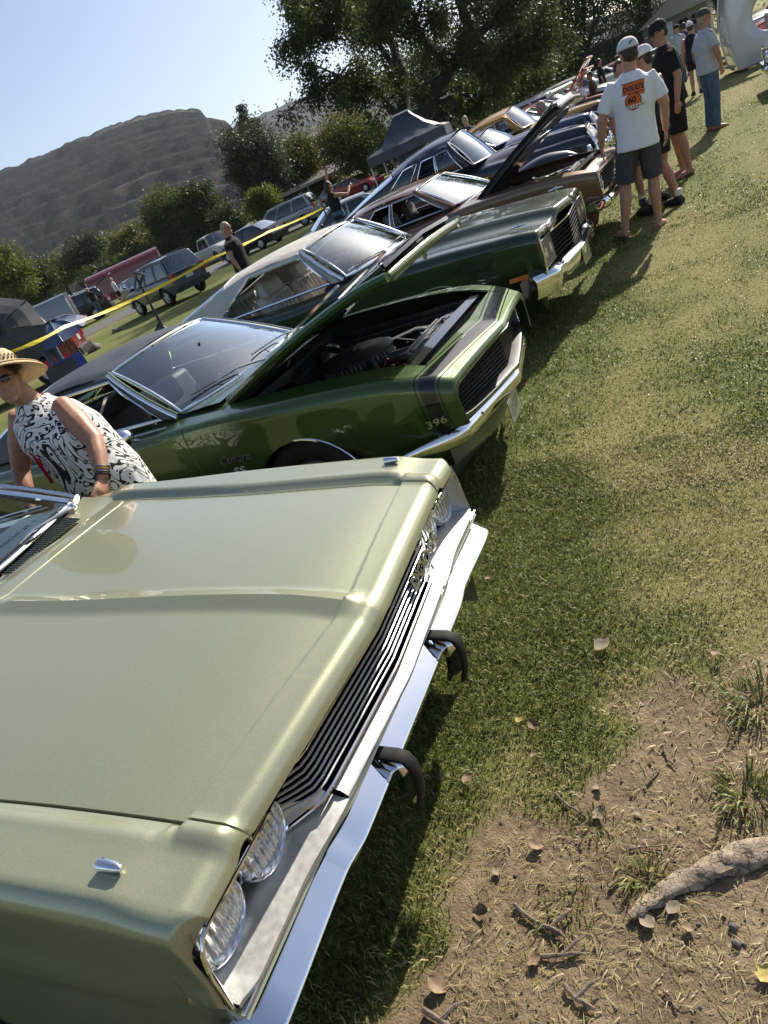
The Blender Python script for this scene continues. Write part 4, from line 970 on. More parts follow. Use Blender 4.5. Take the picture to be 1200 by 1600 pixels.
def build_bronze_coupe():
    root = empty('muscle_car', (-1.18, 9.40, 0), math.radians(-3), label='brown metallic coupe with its raised hood showing a black underside', cat='car', group='show cars parked in a row')
    hw = pchip([-4.8, -4.3, -3.4, -2.2, -1.2, -.4, 0], [.80, .88, .93, .91, .90, .88, .83])
    zs = pchip([-4.8, -4.2, -3.5, -2.4, -1.5, -.9, -.3, 0], [.80, .90, .93, .89, .915, .90, .84, .78])
    zt = pchip([-4.8, -4.2, -3.5, -1.5, -.9, -.3, 0], [.84, .93, .96, .96, .94, .875, .80])
    nose = [(.02, .05, .03), (.028, .032, .02), (.02, .012, .008)]
    S = dict(L=4.8, hw=hw, sh=zs, bot=lambda x: .19 + .32 * sstep(-.15, -.02, x), top=zt, r=.07, ar=.37, az=.32, axles=(-.90, -3.7), seam=lambda x: .70 + .05 * x * 0, nose=nose, bow=lambda x, u: (.05 - .07 * u) * sstep(-.5, 0, x), hood=(-.12, -1.40),
             cab=(-1.6, -3.8), doors=[(-1.6, -2.8)], tuck=.15, open_hood=math.radians(33), hood_t=.10, mats={'body': 'bronze_paint', 'hood': 'black_paint'})
    out = shell(root, S)
    engine(root, -.2, -1.4, .68, .85, (.2, 'chrome'))
    hood = out[('hood', '')]
    fr = MB()
    for s in (-1, 1): fr.tube([(.05, s * .6, -.06), (1.2, s * .55, -.10)], .04, 6, flat=.5)
    fr.tube([(1.2, -.55, -.1), (1.2, .55, -.1)], .04, 6, flat=.5); fr.build('hood_frame', 'black_paint', hood)
    MB().box((1.275, 0, -.02), (.07, 1.2, .035)).build('hood_lip', 'white_paint', hood, 30, bevel=.01)
    for a in (-.90, -3.7):
        for s in (-1, 1): wheel(root, a, s * .75, .33)
    loops = [ring_loop(.80, .135, .63, 6, lambda y, z: .03 - .04 * (y / .8) ** 2), ring_loop(.74, .10, .63, 6, lambda y, z: .03 - .04 * (y / .8) ** 2), ring_loop(.72, .09, .63, 6, lambda y, z: -.06)]
    MB().grid(loops, closed_v=True).build('front_surround', 'chrome', root, 40)
    MB().grid([[(-.06, y, .5), (-.06, y, .75)] for y in (-.75, 0, .75)]).build('grille_backing', 'void_black', root, 0)
    for k in range(6): MB().tube([(-.02, -.45, .55 + .03 * k), (.0, 0, .55 + .03 * k), (-.02, .45, .55 + .03 * k)], .006, 6).build('grille_bar', 'black_plastic', root)
    for s in (-1, 1): headlamp(root, (-.02, s * .61, .63), .085)
    prof = [(-.05, .38), (-.05, .47), (-.02, .49), (.03, .48), (.05, .45), (.045, .40), (.02, .375)]
    bumper(root, prof, [-.90, -.895, -.87] + [-.8 + .1 * k for k in range(17)] + [.87, .895, .90], lambda y: .04 - .03 * (y / .8) ** 2 - .12 * sstep(.76, .92, abs(y)), lambda y: 0, 'chrome')
    ws, side = cabin(root, dict(x=(-1.66, -2.15, -3.05, -3.95), z=(.95, .955, 1.265, 1.31), w=(.74, .72, .58), bow=(.17, .09), roof_mat='bronze_paint', a_mat='bronze_paint', wins=[(.05, .36), (.39, .60)], open=[0, 1], ws_r=.014, vt=.88))
    dash(root, -1.86, .68, .92, wheel_mat='interior_grey'); seats(root, [-2.4, -3.1], .60, 'interior_black', pleats=True)
    for s in (-1, 1): rounded(root, 'headrest', (-2.70, s * .31, 1.02), (.11, .30, .2), 'interior_grey', (0, -.2, 0), .05)
    return root
BRONZE = build_bronze_coupe()
# ------------------------------------------------------------------ pre-war style cars, the far end of the row, vehicles behind
def fat_car(name, label, loc, yaw, paint_, cabin_z=1.64, hood_open=False, chop=0., trim='chrome', roof=None, tilt=0.):
    root = empty(name, loc, yaw, label=label, cat='car', group='show cars parked in a row')
    L = 4.7
    hw = pchip([-L, -4.2, -3.4, -2.4, -1.7, -.9, -.25, -.08, 0], [.46, .66, .74, .74, .66, .46, .31, .25, .20])
    zs = pchip([-L, -4.2, -3.4, -2.2, -1.6, -.9, -.3, -.1, 0], [.66, .90, 1.05, 1.08, 1.05, .98, .93, .90, .84])
    zt = pchip([-L, -4.2, -3.4, -2.2, -1.5, -.9, -.3, -.1, 0], [.75, 1.02, 1.16, 1.16, 1.15, 1.12, 1.06, 1.02, .92])
    S = dict(L=L, hw=hw, sh=zs, bot=lambda x: .34, top=zt, r=.13, ar=.01, az=.3, axles=(), seam=lambda x: hw(x) * .35, hood=(0, -1.45) if hood_open else None, cab=(-1.75, -3.7), doors=[(-1.75, -2.85)], tuck=.05, mats={'body': paint_}, n=(8, 8, 4, 6), cap_front=True)
    shell(root, S)
    # separate wings
    def wing(x0, x1, yc, wy, zf, axle, s):
        P = []
        for i in range(29):
            x = lerp(x0, x1, i / 28); t = i / 28; zt_ = zf(t); k = math.sin(PI * min(1, max(0, t * 1.0))) ** .35 if 0 < t < 1 else 0
            row = []
            for j in range(15):
                a = PI * j / 14; y = yc + wy * max(.12, k) * math.cos(a); zb = .30
                if abs(x - axle) < .36: zb = max(zb, .31 + math.sqrt(.36 ** 2 - (x - axle) ** 2)) if math.cos(a) > -.3 else zb
                z = max(zb, zb + (zt_ - zb) * math.sin(a) ** .75) if zt_ > zb else zb + .01
                row.append((x, s * y, z))
            P.append(row)
        return MB().grid(P)
    prof = pchip([0, .08, .2, .38, .6, .8, 1], [.46, .70, .84, .90, .84, .66, .44])
    prof2 = pchip([0, .12, .3, .5, .75, .92, 1], [.46, .74, .90, .93, .80, .60, .44])
    for s in (-1, 1):
        wing(.02, -1.72, .66, .25, prof, -.72, s).build('front_wing', paint_, root, 60)
        wing(-2.95, -4.62, .66, .24, prof2, -3.65, s).build('rear_wing', paint_, root, 60)
        MB().box((-2.3, s * .76, .36), (1.5, .22, .04)).build('running_board', 'black_plastic', root, 20, bevel=.015)
        h = headlamp(root, (.015, s * .62, .70), .082)
        for ax in (-.72, -3.65): wheel(root, ax, s * .70, .335, .18, 'chrome', 'disc')
    g = MB()
    for k in range(17):
        y = -.24 + .03 * k; q = 1 - (y / .26) ** 2
        g.tube([(.0 + .02 * q, y, .36), (.05 + .05 * q, y, .60), (.02 + .05 * q, y, .80), (-.05 + .02 * q, y, .93 + .06 * q)], .007, 5)
    g.build('grille', trim, root, 40)
    MB().tube([(.02, -.26, .36), (.06, -.27, .6), (.02, -.25, .82), (-.05, -.15, .97), (-.04, 0, 1.01), (-.05, .15, .97), (.02, .25, .82), (.06, .27, .6), (.02, .26, .36)], .018, 8).build('grille_shell', trim, root)
    MB().tube([(.06, 0, .98), (-.3, 0, 1.075), (-1.3, 0, 1.16)], .010, 6).build('hood_strip', trim, root)
    prof_ = [(-.02, .40), (-.02, .52), (.02, .54), (.045, .50), (.045, .42), (.02, .38)]
    bumper(root, prof_, [-.88, -.86] + [-.8 + .1 * k for k in range(17)] + [.86, .88], lambda y: .16 - .10 * (y / .85) ** 2, lambda y: 0, trim)
    for s in (-1, 1): MB().tube([(.20, s * .22, .36), (.225, s * .22, .46), (.21, s * .22, .60)], [.03, .035, .018], 8).build('bumper_guard', trim, root)
    zr = cabin_z - chop
    ws, side = cabin(root, dict(x=(-1.70, -2.02, -3.05, -4.25), z=(1.13, 1.06, zr - .10, zr), w=(.66, .58, .53), bow=(.16, .10), roof_mat=roof or paint_, a_mat=paint_, wins=[(.06, .22), (.235, .40), (.46, .66)], open=[1], ws_r=.012, frame_r=.010, vt=.80, v0=.06, droop=.16, bulge=.07, crown=2.2, rb=1.6))
    MB().tube([ws(0, k / 6) + Vector((.01, 0, 0)) for k in range(7)], .016, 6).build('screen_divider', trim, root)
    dash(root, -1.98, .62, 1.12, wheel_mat='interior_grey'); seats(root, [-2.6, -3.3], .56, 'interior_grey', .55, True)
    if hood_open:
        engine(root, -.15, -1.4, .30, 1.02, (.17, 'chrome'))
    return root
fat_car('vintage_car', 'tall navy blue pre-war sedan with rounded roof and split windscreen', (-1.66, 12.35, 0), math.radians(-2), 'navy_paint', 1.66)
fat_car('vintage_car', 'royal blue street rod with chromed nose, between the navy and gold cars', (-1.95, 15.15, 0), math.radians(-2), 'blue_paint', 1.50, True, .05)
fat_car('vintage_car', 'mustard gold pre-war coupe with rounded roof', (-2.0, 17.95, 0), math.radians(-2), 'gold_paint', 1.62, True)
def row_coupe(label, loc, yaw, paint_, roof=None, hood=0., hood_mat=None, marker=False, grp='show cars parked in a row', name='classic_car', zk=1., kind='coupe'):
    root = empty(name, loc, yaw, label=label, cat='car', group=grp)
    hw = pchip([-4.8, -4.4, -3.4, -2.2, -1.2, -.3, 0], [.78, .86, .92, .91, .90, .86, .80])
    zs = pchip([-4.8, -4.2, -3.5, -2.4, -1.5, -.9, -.25, 0], [.80 * zk, .90 * zk, .93 * zk, .90 * zk, .92 * zk, .91 * zk, .85 * zk, .78 * zk])
    zt = pchip([-4.8, -4.2, -3.5, -1.5, -.9, -.25, 0], [.84 * zk, .93 * zk, .96 * zk, .97 * zk, .95 * zk, .88 * zk, .80 * zk])
    S = dict(L=4.8, hw=hw, sh=zs, bot=lambda x: .22, top=zt, r=.08, ar=.36, az=.32, axles=(-.9, -3.7), seam=lambda x: .66, hood=(-.08, -1.45), cab=(-1.6, -3.8), doors=[(-1.6, -2.8)], tuck=.12, open_hood=hood, mats={'body': paint_, 'hood': hood_mat or paint_}, n=(8, 5, 4, 6), nx=30, cap_front=True)
    shell(root, S)
    if hood: engine(root, -.2, -1.4, .62, .85, (.2, 'chrome'))
    for a in (-.9, -3.7):
        for s in (-1, 1): wheel(root, a, s * .76, .33)
    MB().box((.012, 0, .62), (.03, 1.0, .20)).build('grille', 'black_plastic', root, 0, bevel=.008)
    for k in range(4): MB().tube([(.03, -.5, .55 + .045 * k), (.03, .5, .55 + .045 * k)], .006, 5).build('grille_bar', 'chrome', root)
    for s in (-1, 1): headlamp(root, (.02, s * .63, .63), .085)
    bumper(root, [(-.04, .38), (-.04, .48), (.03, .49), (.055, .45), (.045, .39)], [-.90, -.87] + [-.8 + .1 * k for k in range(17)] + [.87, .90], lambda y: .05 - .14 * sstep(.74, .92, abs(y)), lambda y: 0, 'chrome')
    if marker:
        for s in (-1, 1): MB().box((-.30, s * (hw(-.3) + .002), .62), (.20, .012, .09)).build('side_marker', 'amber_lens', root, 0)
    if kind == 'wagon': X = (-1.66, -2.15, -4.2, -4.7); wins = [(.04, .30), (.33, .60), (.63, .94)]
    else: X = (-1.66, -2.2, -3.1, -4.0); wins = [(.05, .36), (.39, .62)]
    ws, side = cabin(root, dict(x=X, z=(.96 * zk, .955 * zk, 1.30 * zk, 1.35 * zk), w=(.74, .72, .60), roof_mat=roof or paint_, a_mat=paint_, wins=wins, side_glass='dark_glass', vt=.88))
    dash(root, -1.86, .68, .93); seats(root, [-2.4, -3.1], .60, 'interior_grey')
    return root
row_coupe('white coupe with an amber side marker beside the gold car', (-2.25, 20.9, 0), math.radians(-6), 'white_paint', marker=True)
row_coupe('tan coupe with its red hood raised behind the white coupe', (-2.6, 23.7, 0), math.radians(-2), 'gold_paint', None, math.radians(38), 'red_paint', name='muscle_car')
row_coupe('maroon coupe with its hood raised steeply in the far row', (-2.7, 26.6, 0), math.radians(-2), 'maroon_paint', None, math.radians(52), 'red_paint', name='muscle_car')
row_coupe('long pale wagon with light roof in the far row', (-3.0, 29.8, 0), math.radians(-2), 'silver_paint', 'white_paint', kind='wagon', zk=1.12, name='station_wagon')
row_coupe('black coupe in the far row next to the pale wagon', (-2.8, 32.9, 0), math.radians(-2), 'black_paint', name='classic_car')
row_coupe('long white wagon near the far end of the row', (-2.6, 36.0, 0), math.radians(-2), 'white_paint', 'white_paint', kind='wagon', zk=1.15, name='station_wagon')
row_coupe('dark blue coupe near the far end of the row', (-2.4, 39.2, 0), 0, 'navy_paint', name='classic_car')
row_coupe('grey coupe second from the far end of the row', (-2.2, 42.4, 0), 0, 'grey_paint', 'white_paint', name='classic_car')
row_coupe('red coupe at the far end of the row', (-2.0, 45.8, 0), 0, 'maroon_paint', name='classic_car')
# facing row on the right
def tilt_front_truck():
    root = empty('pickup_truck', (.62, 25.2, 0), PI + math.radians(6), label='white classic pickup with its whole front end tipped forward, at the right edge', cat='pickup truck', group='show cars in the facing row')
    # front clip tipped about its nose: profile in x (hood thickness) and z (length)
    fr = empty('front_clip', (0, 0, 0)); fr.parent = root
    hp = pchip([0, .3, .9, 1.5, 1.9], [.10, .16, .22, .20, .12])
    m = MB().grid([[(hp(z) * (1 - (y / .95) ** 6) - .02, y, z) for y in [-.92 + .092 * k for k in range(21)]] for z in [.10 + .09 * k for k in range(21)]])
    o = m.build('hood', 'white_paint', root, 40)
    for s in (-1, 1):
        cz, R = 1.15, .44; P = []
        for i in range(33):
            z = .08 + 1.85 * i / 32; h = math.sqrt(max(0, R * R - (z - cz) ** 2)) if abs(z - cz) < R else 0
            xr = -.86 + .25 * sstep(.5, 0, z)
            xa = xr + h * 1.05 if h else xr
            P.append([(lerp(hp(z) - .03, xa, j / 10), s * (.93 + .10 * math.sin(PI * (j / 10)) * sstep(.05, .5, z)), z) for j in range(11)])
        q = MB().grid(P).build('wing', 'white_paint', root, 50); md = q.modifiers.new('t', 'SOLIDIFY'); md.thickness = .02
    MB().tube([(.14, -.95, .16), (.14, .95, .16)], .05, 8).build('bumper', 'chrome', root)
    MB().box((-.1, 0, .10), (.3, 1.5, .08)).build('grille', 'chrome', root, 0, bevel=.01)
    for s in (-1, 1): headlamp(root, (-.05, s * .72, .12), .09, 'chrome', d=(.1, 0, -1))
    b = MB(); b.box((-3.2, 0, .95), (2.0, 1.7, .9)); b.build('cab_body', 'white_paint', root, 30, bevel=.08)
    MB().box((-5.0, 0, .85), (2.0, 1.75, .6)).build('bed', 'white_paint', root, 30, bevel=.05)
    cabin(root, dict(x=(-2.3, -2.6, -3.7, -4.0), z=(1.38, 1.38, 1.85, 1.92), w=(.78, .76, .66), roof_mat='white_paint', wins=[(.06, .9)], side_glass='dark_glass', vt=.88))
    MB().box((-1.2, 0, .55), (2.2, .8, .18)).build('chassis', 'black_plastic', root, 0)
    e = MB().box((-1.2, 0, .85), (.7, .55, .5)); e.build('engine', 'engine_grey', root, 20, bevel=.04)
    for a in (-1.0, -4.6):
        for s in (-1, 1): wheel(root, a, s * .72, .36)
    return root
tilt_front_truck()
row_coupe('red coupe behind the white pickup with the tipped front end', (1.25, 28.6, 0), PI, 'red_paint', grp='show cars in the facing row', name='classic_car')
row_coupe('pale green classic coupe beyond the red one in the facing row', (.55, 32.0, 0), PI, 'silver_paint', 'white_paint', grp='show cars in the facing row', name='classic_car')
row_coupe('dark coupe further along the facing row', (.5, 35.6, 0), PI, 'slate_paint', grp='show cars in the facing row', name='classic_car')
row_coupe('blue coupe with only its chrome nose at the right edge', (.93, 17.6, 0), PI, 'blue_paint', grp='show cars in the facing row', name='classic_car')

def place(x, y, Z):
    """ground spot under picture position at optical depth Z"""
    r = _ray(x, y) * (Z / FPX); return Vector((r[0], r[1], 0))
def modern(name, label, cat, loc, yaw, paint_, kind='sedan', grp='vehicles parked along the road behind', sc=1., hatch=False):
    LL = dict(sedan=4.6, suv=4.45, van=4.9).get(kind, 5.7) * sc / 2
    root = empty(name, Vector(loc) + Vector((math.cos(yaw) * LL, math.sin(yaw) * LL, 0)), yaw, label=label, cat=cat, group=grp); root.scale = (sc,) * 3
    if kind == 'sedan':
        L, H, belt, X, wins = 4.6, 1.44, .93, (-1.15, -1.95, -3.35, -4.15), [(.06, .42), (.46, .80)]
        zt = pchip([-4.6, -4.45, -4.1, -1.1, -.4, 0], [.72, 1.0, 1.03, .96, .84, .62])
    elif kind == 'suv':
        L, H, belt, X, wins = 4.45, 1.78, 1.05, (-1.1, -1.75, -4.1, -4.38), [(.05, .32), (.35, .62), (.66, .95)]
        zt = pchip([-4.45, -4.38, -1.1, -.3, 0], [1.0, 1.05, 1.07, 1.0, .75])
    elif kind == 'van':
        L, H, belt, X, wins = 4.9, 1.76, 1.02, (-.75, -1.7, -4.5, -4.8), [(.06, .30), (.33, .63), (.66, .94)]
        zt = pchip([-4.9, -4.8, -.9, -.3, 0], [1.0, 1.04, 1.04, .95, .7])
    else:
        L, H, belt, X, wins = 5.7, 1.92, 1.15, (-1.45, -2.0, -3.6, -3.85), [(.06, .46), (.5, .92)]
        zt = pchip([-5.7, -5.6, -3.9, -1.4, -.3, 0], [1.1, 1.14, 1.15, 1.18, 1.12, .9])
    W = .92 if kind != 'pickup' else .98
    hw = pchip([-L, -L + .12, -L + .8, -.9, -.2, 0], [W * .86, W * .95, W, W, W * .92, W * .74])
    R = .33 if kind in ('sedan', 'van') else .37
    ax = (-.85, -L + .95)
    S = dict(L=L, hw=hw, sh=lambda x: zt(x) - .03, bot=lambda x: .24 if kind in ('sedan', 'van') else .36, top=zt, r=.10, ar=R + .05, az=R, axles=ax, seam=lambda x: W * .8, cab=(X[0] - .02, X[3] + .05), tuck=.08, mats={'body': paint_}, n=(8, 5, 4, 5), nx=30, cap_front=True, simple=True, crease=lambda x, z: .012 * math.exp(-((z - .7) / .06) ** 2))
    shell(root, S)
    for a in ax:
        for s in (-1, 1): wheel(root, a, s * (W - .13), R)
    cabin(root, dict(x=X, z=(belt, belt + .02, H - .06, H), w=(W - .10, W - .10, W - .26), roof_mat=paint_, wins=wins, side_glass='dark_glass', frame='black_plastic', vt=.90, droop=.0, ws_glass='windscreen_glass', rb=.3))
    dash(root, X[0] - .3, W - .2, belt); seats(root, [-2.2, -3.2] if kind != 'pickup' else [-2.6], .58, 'interior_grey', .55)
    zl = .80 if kind == 'sedan' else .95
    for s in (-1, 1):
        MB().box((-L + .005, s * (W - .14), zl), (.07, .16, .14 if kind == 'sedan' else .32)).build('tail_light', 'red_lens', root, 0, bevel=.01)
        MB().box((-.05, s * (W - .24), zt(-.15) - .16), (.10, .24, .12)).build('headlight', 'clear_lens', root, 0, bevel=.02)
        MB().ell((X[0] - .25, s * (W + .08), belt + .06), (.06, .10, .07), 10, 6).build('wing_mirror', 'black_plastic', root)
    MB().box((-L - .03, 0, .50), (.12, W * 1.85, .20)).build('rear_bumper', 'black_plastic' if kind != 'sedan' else paint_, root, 0, bevel=.03)
    MB().box((.02, 0, .48), (.12, W * 1.6, .22)).build('front_bumper', 'black_plastic' if kind == 'suv' else ('chrome' if kind == 'pickup' else paint_), root, 0, bevel=.03)
    MB().box((.01, 0, .72), (.05, W * .9, .16)).build('grille', 'black_plastic', root, 0, bevel=.01)
    MB().box((-L - .012, 0, .82), (.02, .34, .15)).build('licence_plate', 'white_paint', root, 0)
    if kind == 'pickup':
        MB().box((-4.75, 0, 1.16), (1.65, W * 1.6, .02)).build('bed_floor', 'void_black', root, 0)
    if kind in ('suv', 'van'):
        for s in (-1, 1): MB().tube([(X[1] - .2, s * .55, H + .0), (X[1] - .3, s * .55, H + .05), (X[2] + .2, s * .55, H + .05), (X[2] + .1, s * .55, H + .0)], .018, 6).build('roof_rail', 'black_plastic', root)
    if hatch:
        h = MB().grid([[(X[3] + .1 - .95 * i / 5, y, H + .02 + .30 * (i / 5)) for y in (-.7, 0, .7)] for i in range(6)]).build('open_hatch', paint_, root); md = h.modifiers.new('t', 'SOLIDIFY'); md.thickness = .05
    return root
def yaw_of(hx, hy): return math.atan2(hy, hx)
modern('parked_suv', 'grey-silver SUV parked on the grass with its tail towards the row', 'SUV', place(262, 455, 30), yaw_of(-.93, .36), 'slate_paint', 'suv')
modern('parked_pickup', 'white pickup truck facing the lawn beyond the SUV', 'pickup truck', place(338, 395, 54), yaw_of(.85, -.52), 'white_paint', 'pickup')
modern('parked_sedan', 'black sedan with red tail lights beyond the yellow tape', 'car', place(398, 388, 42), yaw_of(-.93, .15), 'black_paint', 'sedan')
modern('parked_minivan', 'pale silver minivan in front of the shelter', 'van', place(452, 352, 47), yaw_of(-.9, -.1), 'silver_paint', 'van')
modern('parked_car', 'light blue car just behind the dark green coupe', 'car', place(512, 352, 22) + Vector((.2, .6, -.12)), yaw_of(-.8, -.6), 'silver_paint', 'sedan', sc=.86)
modern('parked_suv', 'dark SUV with its tailgate lifted, people unloading behind it', 'SUV', place(105, 470, 46), yaw_of(-.8, -.6), 'black_paint', 'suv', sc=1.08, hatch=True)
modern('parked_sedan', 'grey-green sedan between the two SUVs', 'car', place(208, 442, 50), yaw_of(.85, -.5), 'slate_paint', 'sedan')
modern('parked_suv', 'silver SUV partly hidden behind the grey SUV roof', 'SUV', place(262, 415, 52), yaw_of(-.8, .5), 'silver_paint', 'suv')
modern('parked_pickup', 'dark red pickup behind the umbrellas at the left edge', 'pickup truck', place(123, 535, 20) + Vector((-2.2, -1.7, 0)), yaw_of(-.8, -.6), 'maroon_paint', 'pickup')
modern('parked_sedan', 'red car under the shelter roof', 'car', place(560, 300, 58), yaw_of(.9, -.2), 'red_paint', 'sedan')
modern('parked_sedan', 'grey car beside the red one under the shelter', 'car', place(535, 312, 60), yaw_of(.9, -.2), 'grey_paint', 'sedan')
modern('parked_car', 'white car at the left edge behind the umbrella', 'car', place(5, 520, 27), yaw_of(-.7, -.7), 'white_paint', 'sedan')
# trailers
def trailer(name, label, loc, yaw, d, mat, round_top=False, stripe=None):
    root = empty(name, loc, yaw, label=label, cat='trailer')
    l, w, h = d; z0 = .5; m = MB(); P = []
    sec = [(-w / 2, z0), (-w / 2, z0 + h * .86), (-w * .47, z0 + h * .95), (-w * .38, z0 + h), (w * .38, z0 + h), (w * .47, z0 + h * .95), (w / 2, z0 + h * .86), (w / 2, z0)] if not round_top else [(w / 2 * math.cos(PI - PI * k / 12), z0 + h * .7 + h * .3 * math.sin(PI * k / 12)) for k in range(13)]
    if round_top: sec = [(-w / 2, z0)] + sec + [(w / 2, z0)]
    m.grid([[(x, y, z) for y, z in sec] for x in (-l / 2, l / 2)], closed_v=True); n = len(sec); m.f += [tuple(range(n)), tuple(range(n, 2 * n))]; m.mi += [0, 0]
    m.build('trailer_body', mat, root, 35)
    for s in (-1, 1):
        for x in (-.5, .5): wheel(root, x, s * (w / 2 - .02), .33)
        MB().tube([(-1.0, s * (w / 2 + .08), .70), (-.7, s * (w / 2 + .08), .80), (.7, s * (w / 2 + .08), .80), (1., s * (w / 2 + .08), .70)], .10, 6, flat=.3).build('mudguard', 'black_plastic', root)
        for x in (-l / 2, l / 2): MB().tube([(x, s * w / 2, z0), (x, s * w / 2, z0 + h * .85)], .03, 6).build('corner_trim', 'worn_chrome', root)
    MB().tube([(l / 2, -.6, .5), (l / 2 + 1.2, 0, .5), (l / 2, .6, .5)], .05, 6).build('drawbar', 'black_plastic', root)
    MB().box((-l / 2 - .012, 0, z0 + h * .45), (.03, w * .9, h * .8)).build('rear_door', mat, root, 0, bevel=.01)
    return root
trailer('horse_trailer', 'maroon horse trailer with a rounded roof behind the SUVs', place(196, 425, 60), yaw_of(-.8, -.6), (6.5, 2.2, 2.3), 'maroon_paint', True)
trailer('cargo_trailer', 'plain grey cargo trailer at the left edge', place(30, 480, 36), yaw_of(-.75, -.66), (4.6, 2.1, 1.7), 'grey_paint')
# ------------------------------------------------------------------ trees
def leafmat(name, dark, light, tl=.4):
    t = NT(name); a = t.n('ShaderNodeAttribute', attribute_name='rnd')
    c = t.ramp(a.outputs['Fac'], [(0., dark), (1., light)])
    b = t.bsdf(c, .55, 0, 0, None, .3); tr = t.n('ShaderNodeBsdfTranslucent'); t.l(c, tr.inputs[0])
    mx = t.n('ShaderNodeMixShader'); mx.inputs[0].default_value = tl; t.l(b, mx.inputs[1]); t.l(tr.outputs[0], mx.inputs[2]); MAT[name] = t.done(mx.outputs[0])
leafmat('locust_leaf', (.030, .050, .014), (.085, .115, .034), .42)
leafmat('dark_leaf', (.028, .046, .014), (.080, .108, .032), .38)
leafmat('olive_leaf', (.065, .076, .018), (.17, .17, .042), .45)
leafmat('bright_leaf', (.060, .095, .016), (.16, .20, .03), .45)
leafmat('grey_leaf', (.035, .048, .026), (.10, .12, .065), .35)
simple('bark', (.035, .027, .020), .95, 0, .35, 12., .8, 60.)
def leaves_mesh(name, P, size, rnd, droop=0., rs=None):
    n = len(P); rs = rs or np.random
    a = rs.normal(size=(n, 3)); a[:, 2] *= .6; a /= np.linalg.norm(a, axis=1)[:, None]
    if droop: a[:, 2] -= droop; a /= np.linalg.norm(a, axis=1)[:, None]
    b = np.cross(a, rs.normal(size=(n, 3))); b /= np.linalg.norm(b, axis=1)[:, None]
    s = (size * rs.uniform(.55, 1.3, n))[:, None]
    V = np.stack([P, P + a * s * .5 + b * s * .24, P + a * s, P + a * s * .5 - b * s * .24], 1).reshape(-1, 3)
    me = bpy.data.meshes.new(name); me.vertices.add(n * 4); me.vertices.foreach_set('co', V.ravel())
    me.loops.add(n * 4); me.loops.foreach_set('vertex_index', np.arange(n * 4, dtype=np.int32)); me.polygons.add(n)
    me.polygons.foreach_set('loop_start', (np.arange(n) * 4).astype(np.int32)); me.polygons.foreach_set('loop_total', np.full(n, 4, np.int32)); me.update(calc_edges=True)
    at = me.attributes.new('rnd', 'FLOAT', 'POINT'); at.data.foreach_set('value', np.repeat(rnd, 4).astype(np.float32)); return me
def tree(name, label, base, center, rad, nleaf, size, leaf, seed, group='trees beyond the cars', clumps=46, tr=.25, spread=.19, limbs=9, droop=0.):
    rs = np.random.RandomState(seed); rnd = random.Random(seed)
    root = empty(name, base, 0, label=label, cat='tree', group=group)
    c = Vector(center) - Vector(base); R = Vector(rad)
    m = MB(); fork = Vector((c.x * .35, c.y * .35, max(.6, c.z - R.z * .75)))
    m.tube([(0, 0, -.1), fork * .5 + Vector((rnd.uniform(-.2, .2), rnd.uniform(-.2, .2), 0)), fork], [tr, tr * .85, tr * .72], 9)
    ends = []
    for k in range(limbs):
        a = 2 * PI * k / limbs + rnd.uniform(-.4, .4); e = rnd.uniform(-.35, .95)
        t = c + Vector((R.x * .72 * math.cos(a) * math.cos(e), R.y * .72 * math.sin(a) * math.cos(e), R.z * .75 * math.sin(e)))
        mid = fork.lerp(t, .5) + Vector((rnd.uniform(-.1, .1) * R.x, rnd.uniform(-.1, .1) * R.y, R.z * .12))
        m.tube([fork, fork.lerp(mid, .5) + Vector((0, 0, .05 * R.z)), mid, t], [tr * .55, tr * .42, tr * .28, tr * .08], 7)
        ends.append(t)
        for q in range(3):
            b = mid.lerp(t, rnd.uniform(.1, .8)); d = Vector((rnd.uniform(-1, 1) * R.x, rnd.uniform(-1, 1) * R.y, rnd.uniform(-.6, .8) * R.z)) * .42
            m.tube([b, b + d * .5 + Vector((0, 0, .05)), b + d], [tr * .18, tr * .11, tr * .03], 5); ends.append(b + d)
    m.build('trunk', 'bark', root, 50)
    C_ = []
    for k in range(clumps):
        v = rs.normal(size=3); v /= np.linalg.norm(v); rr = rs.uniform(.35, 1.0) ** .6
        C_.append(np.array(c) + v * np.array(R) * rr)
    C_ += [np.array(e) for e in ends]; C_ = np.array(C_)
    idx = rs.randint(0, len(C_), nleaf); cs = rs.uniform(.5, 1.35, len(C_)); ct = rs.uniform(0, 1, len(C_))
    off = rs.normal(size=(nleaf, 3)) * np.array(R) * spread * cs[idx][:, None]; off[:, 2] *= .75
    if droop: off[:, 2] -= droop * rs.rand(nleaf) * R.z * .3
    P = C_[idx] + off; P = P[P[:, 2] > .15]; idx = idx[:len(P)]
    r = np.clip(.55 * ct[idx[:len(P)]] + .45 * rs.rand(len(P)), 0, 1)
    link('crown', leaves_mesh('crown', P, size, r, droop, rs), leaf, root, 0)
    return root
def ptree(name, label, px_, py, Z, rx, ry, leaf, seed, n=9000, size=None, **kw):
    """crown centred on picture position, radii given in picture units at depth Z"""
    k = Z / FPX; r = _ray(px_, py) * k; c = Vector((r[0], r[1], r[2] + CAMH)); c.z = max(c.z, ry * k * .8)
    return tree(name, label, (c.x, c.y, 0), c, (rx * k, rx * k, ry * k), int(n * 2.1), size or max(.12, .0040 * Z), leaf, seed, **kw)
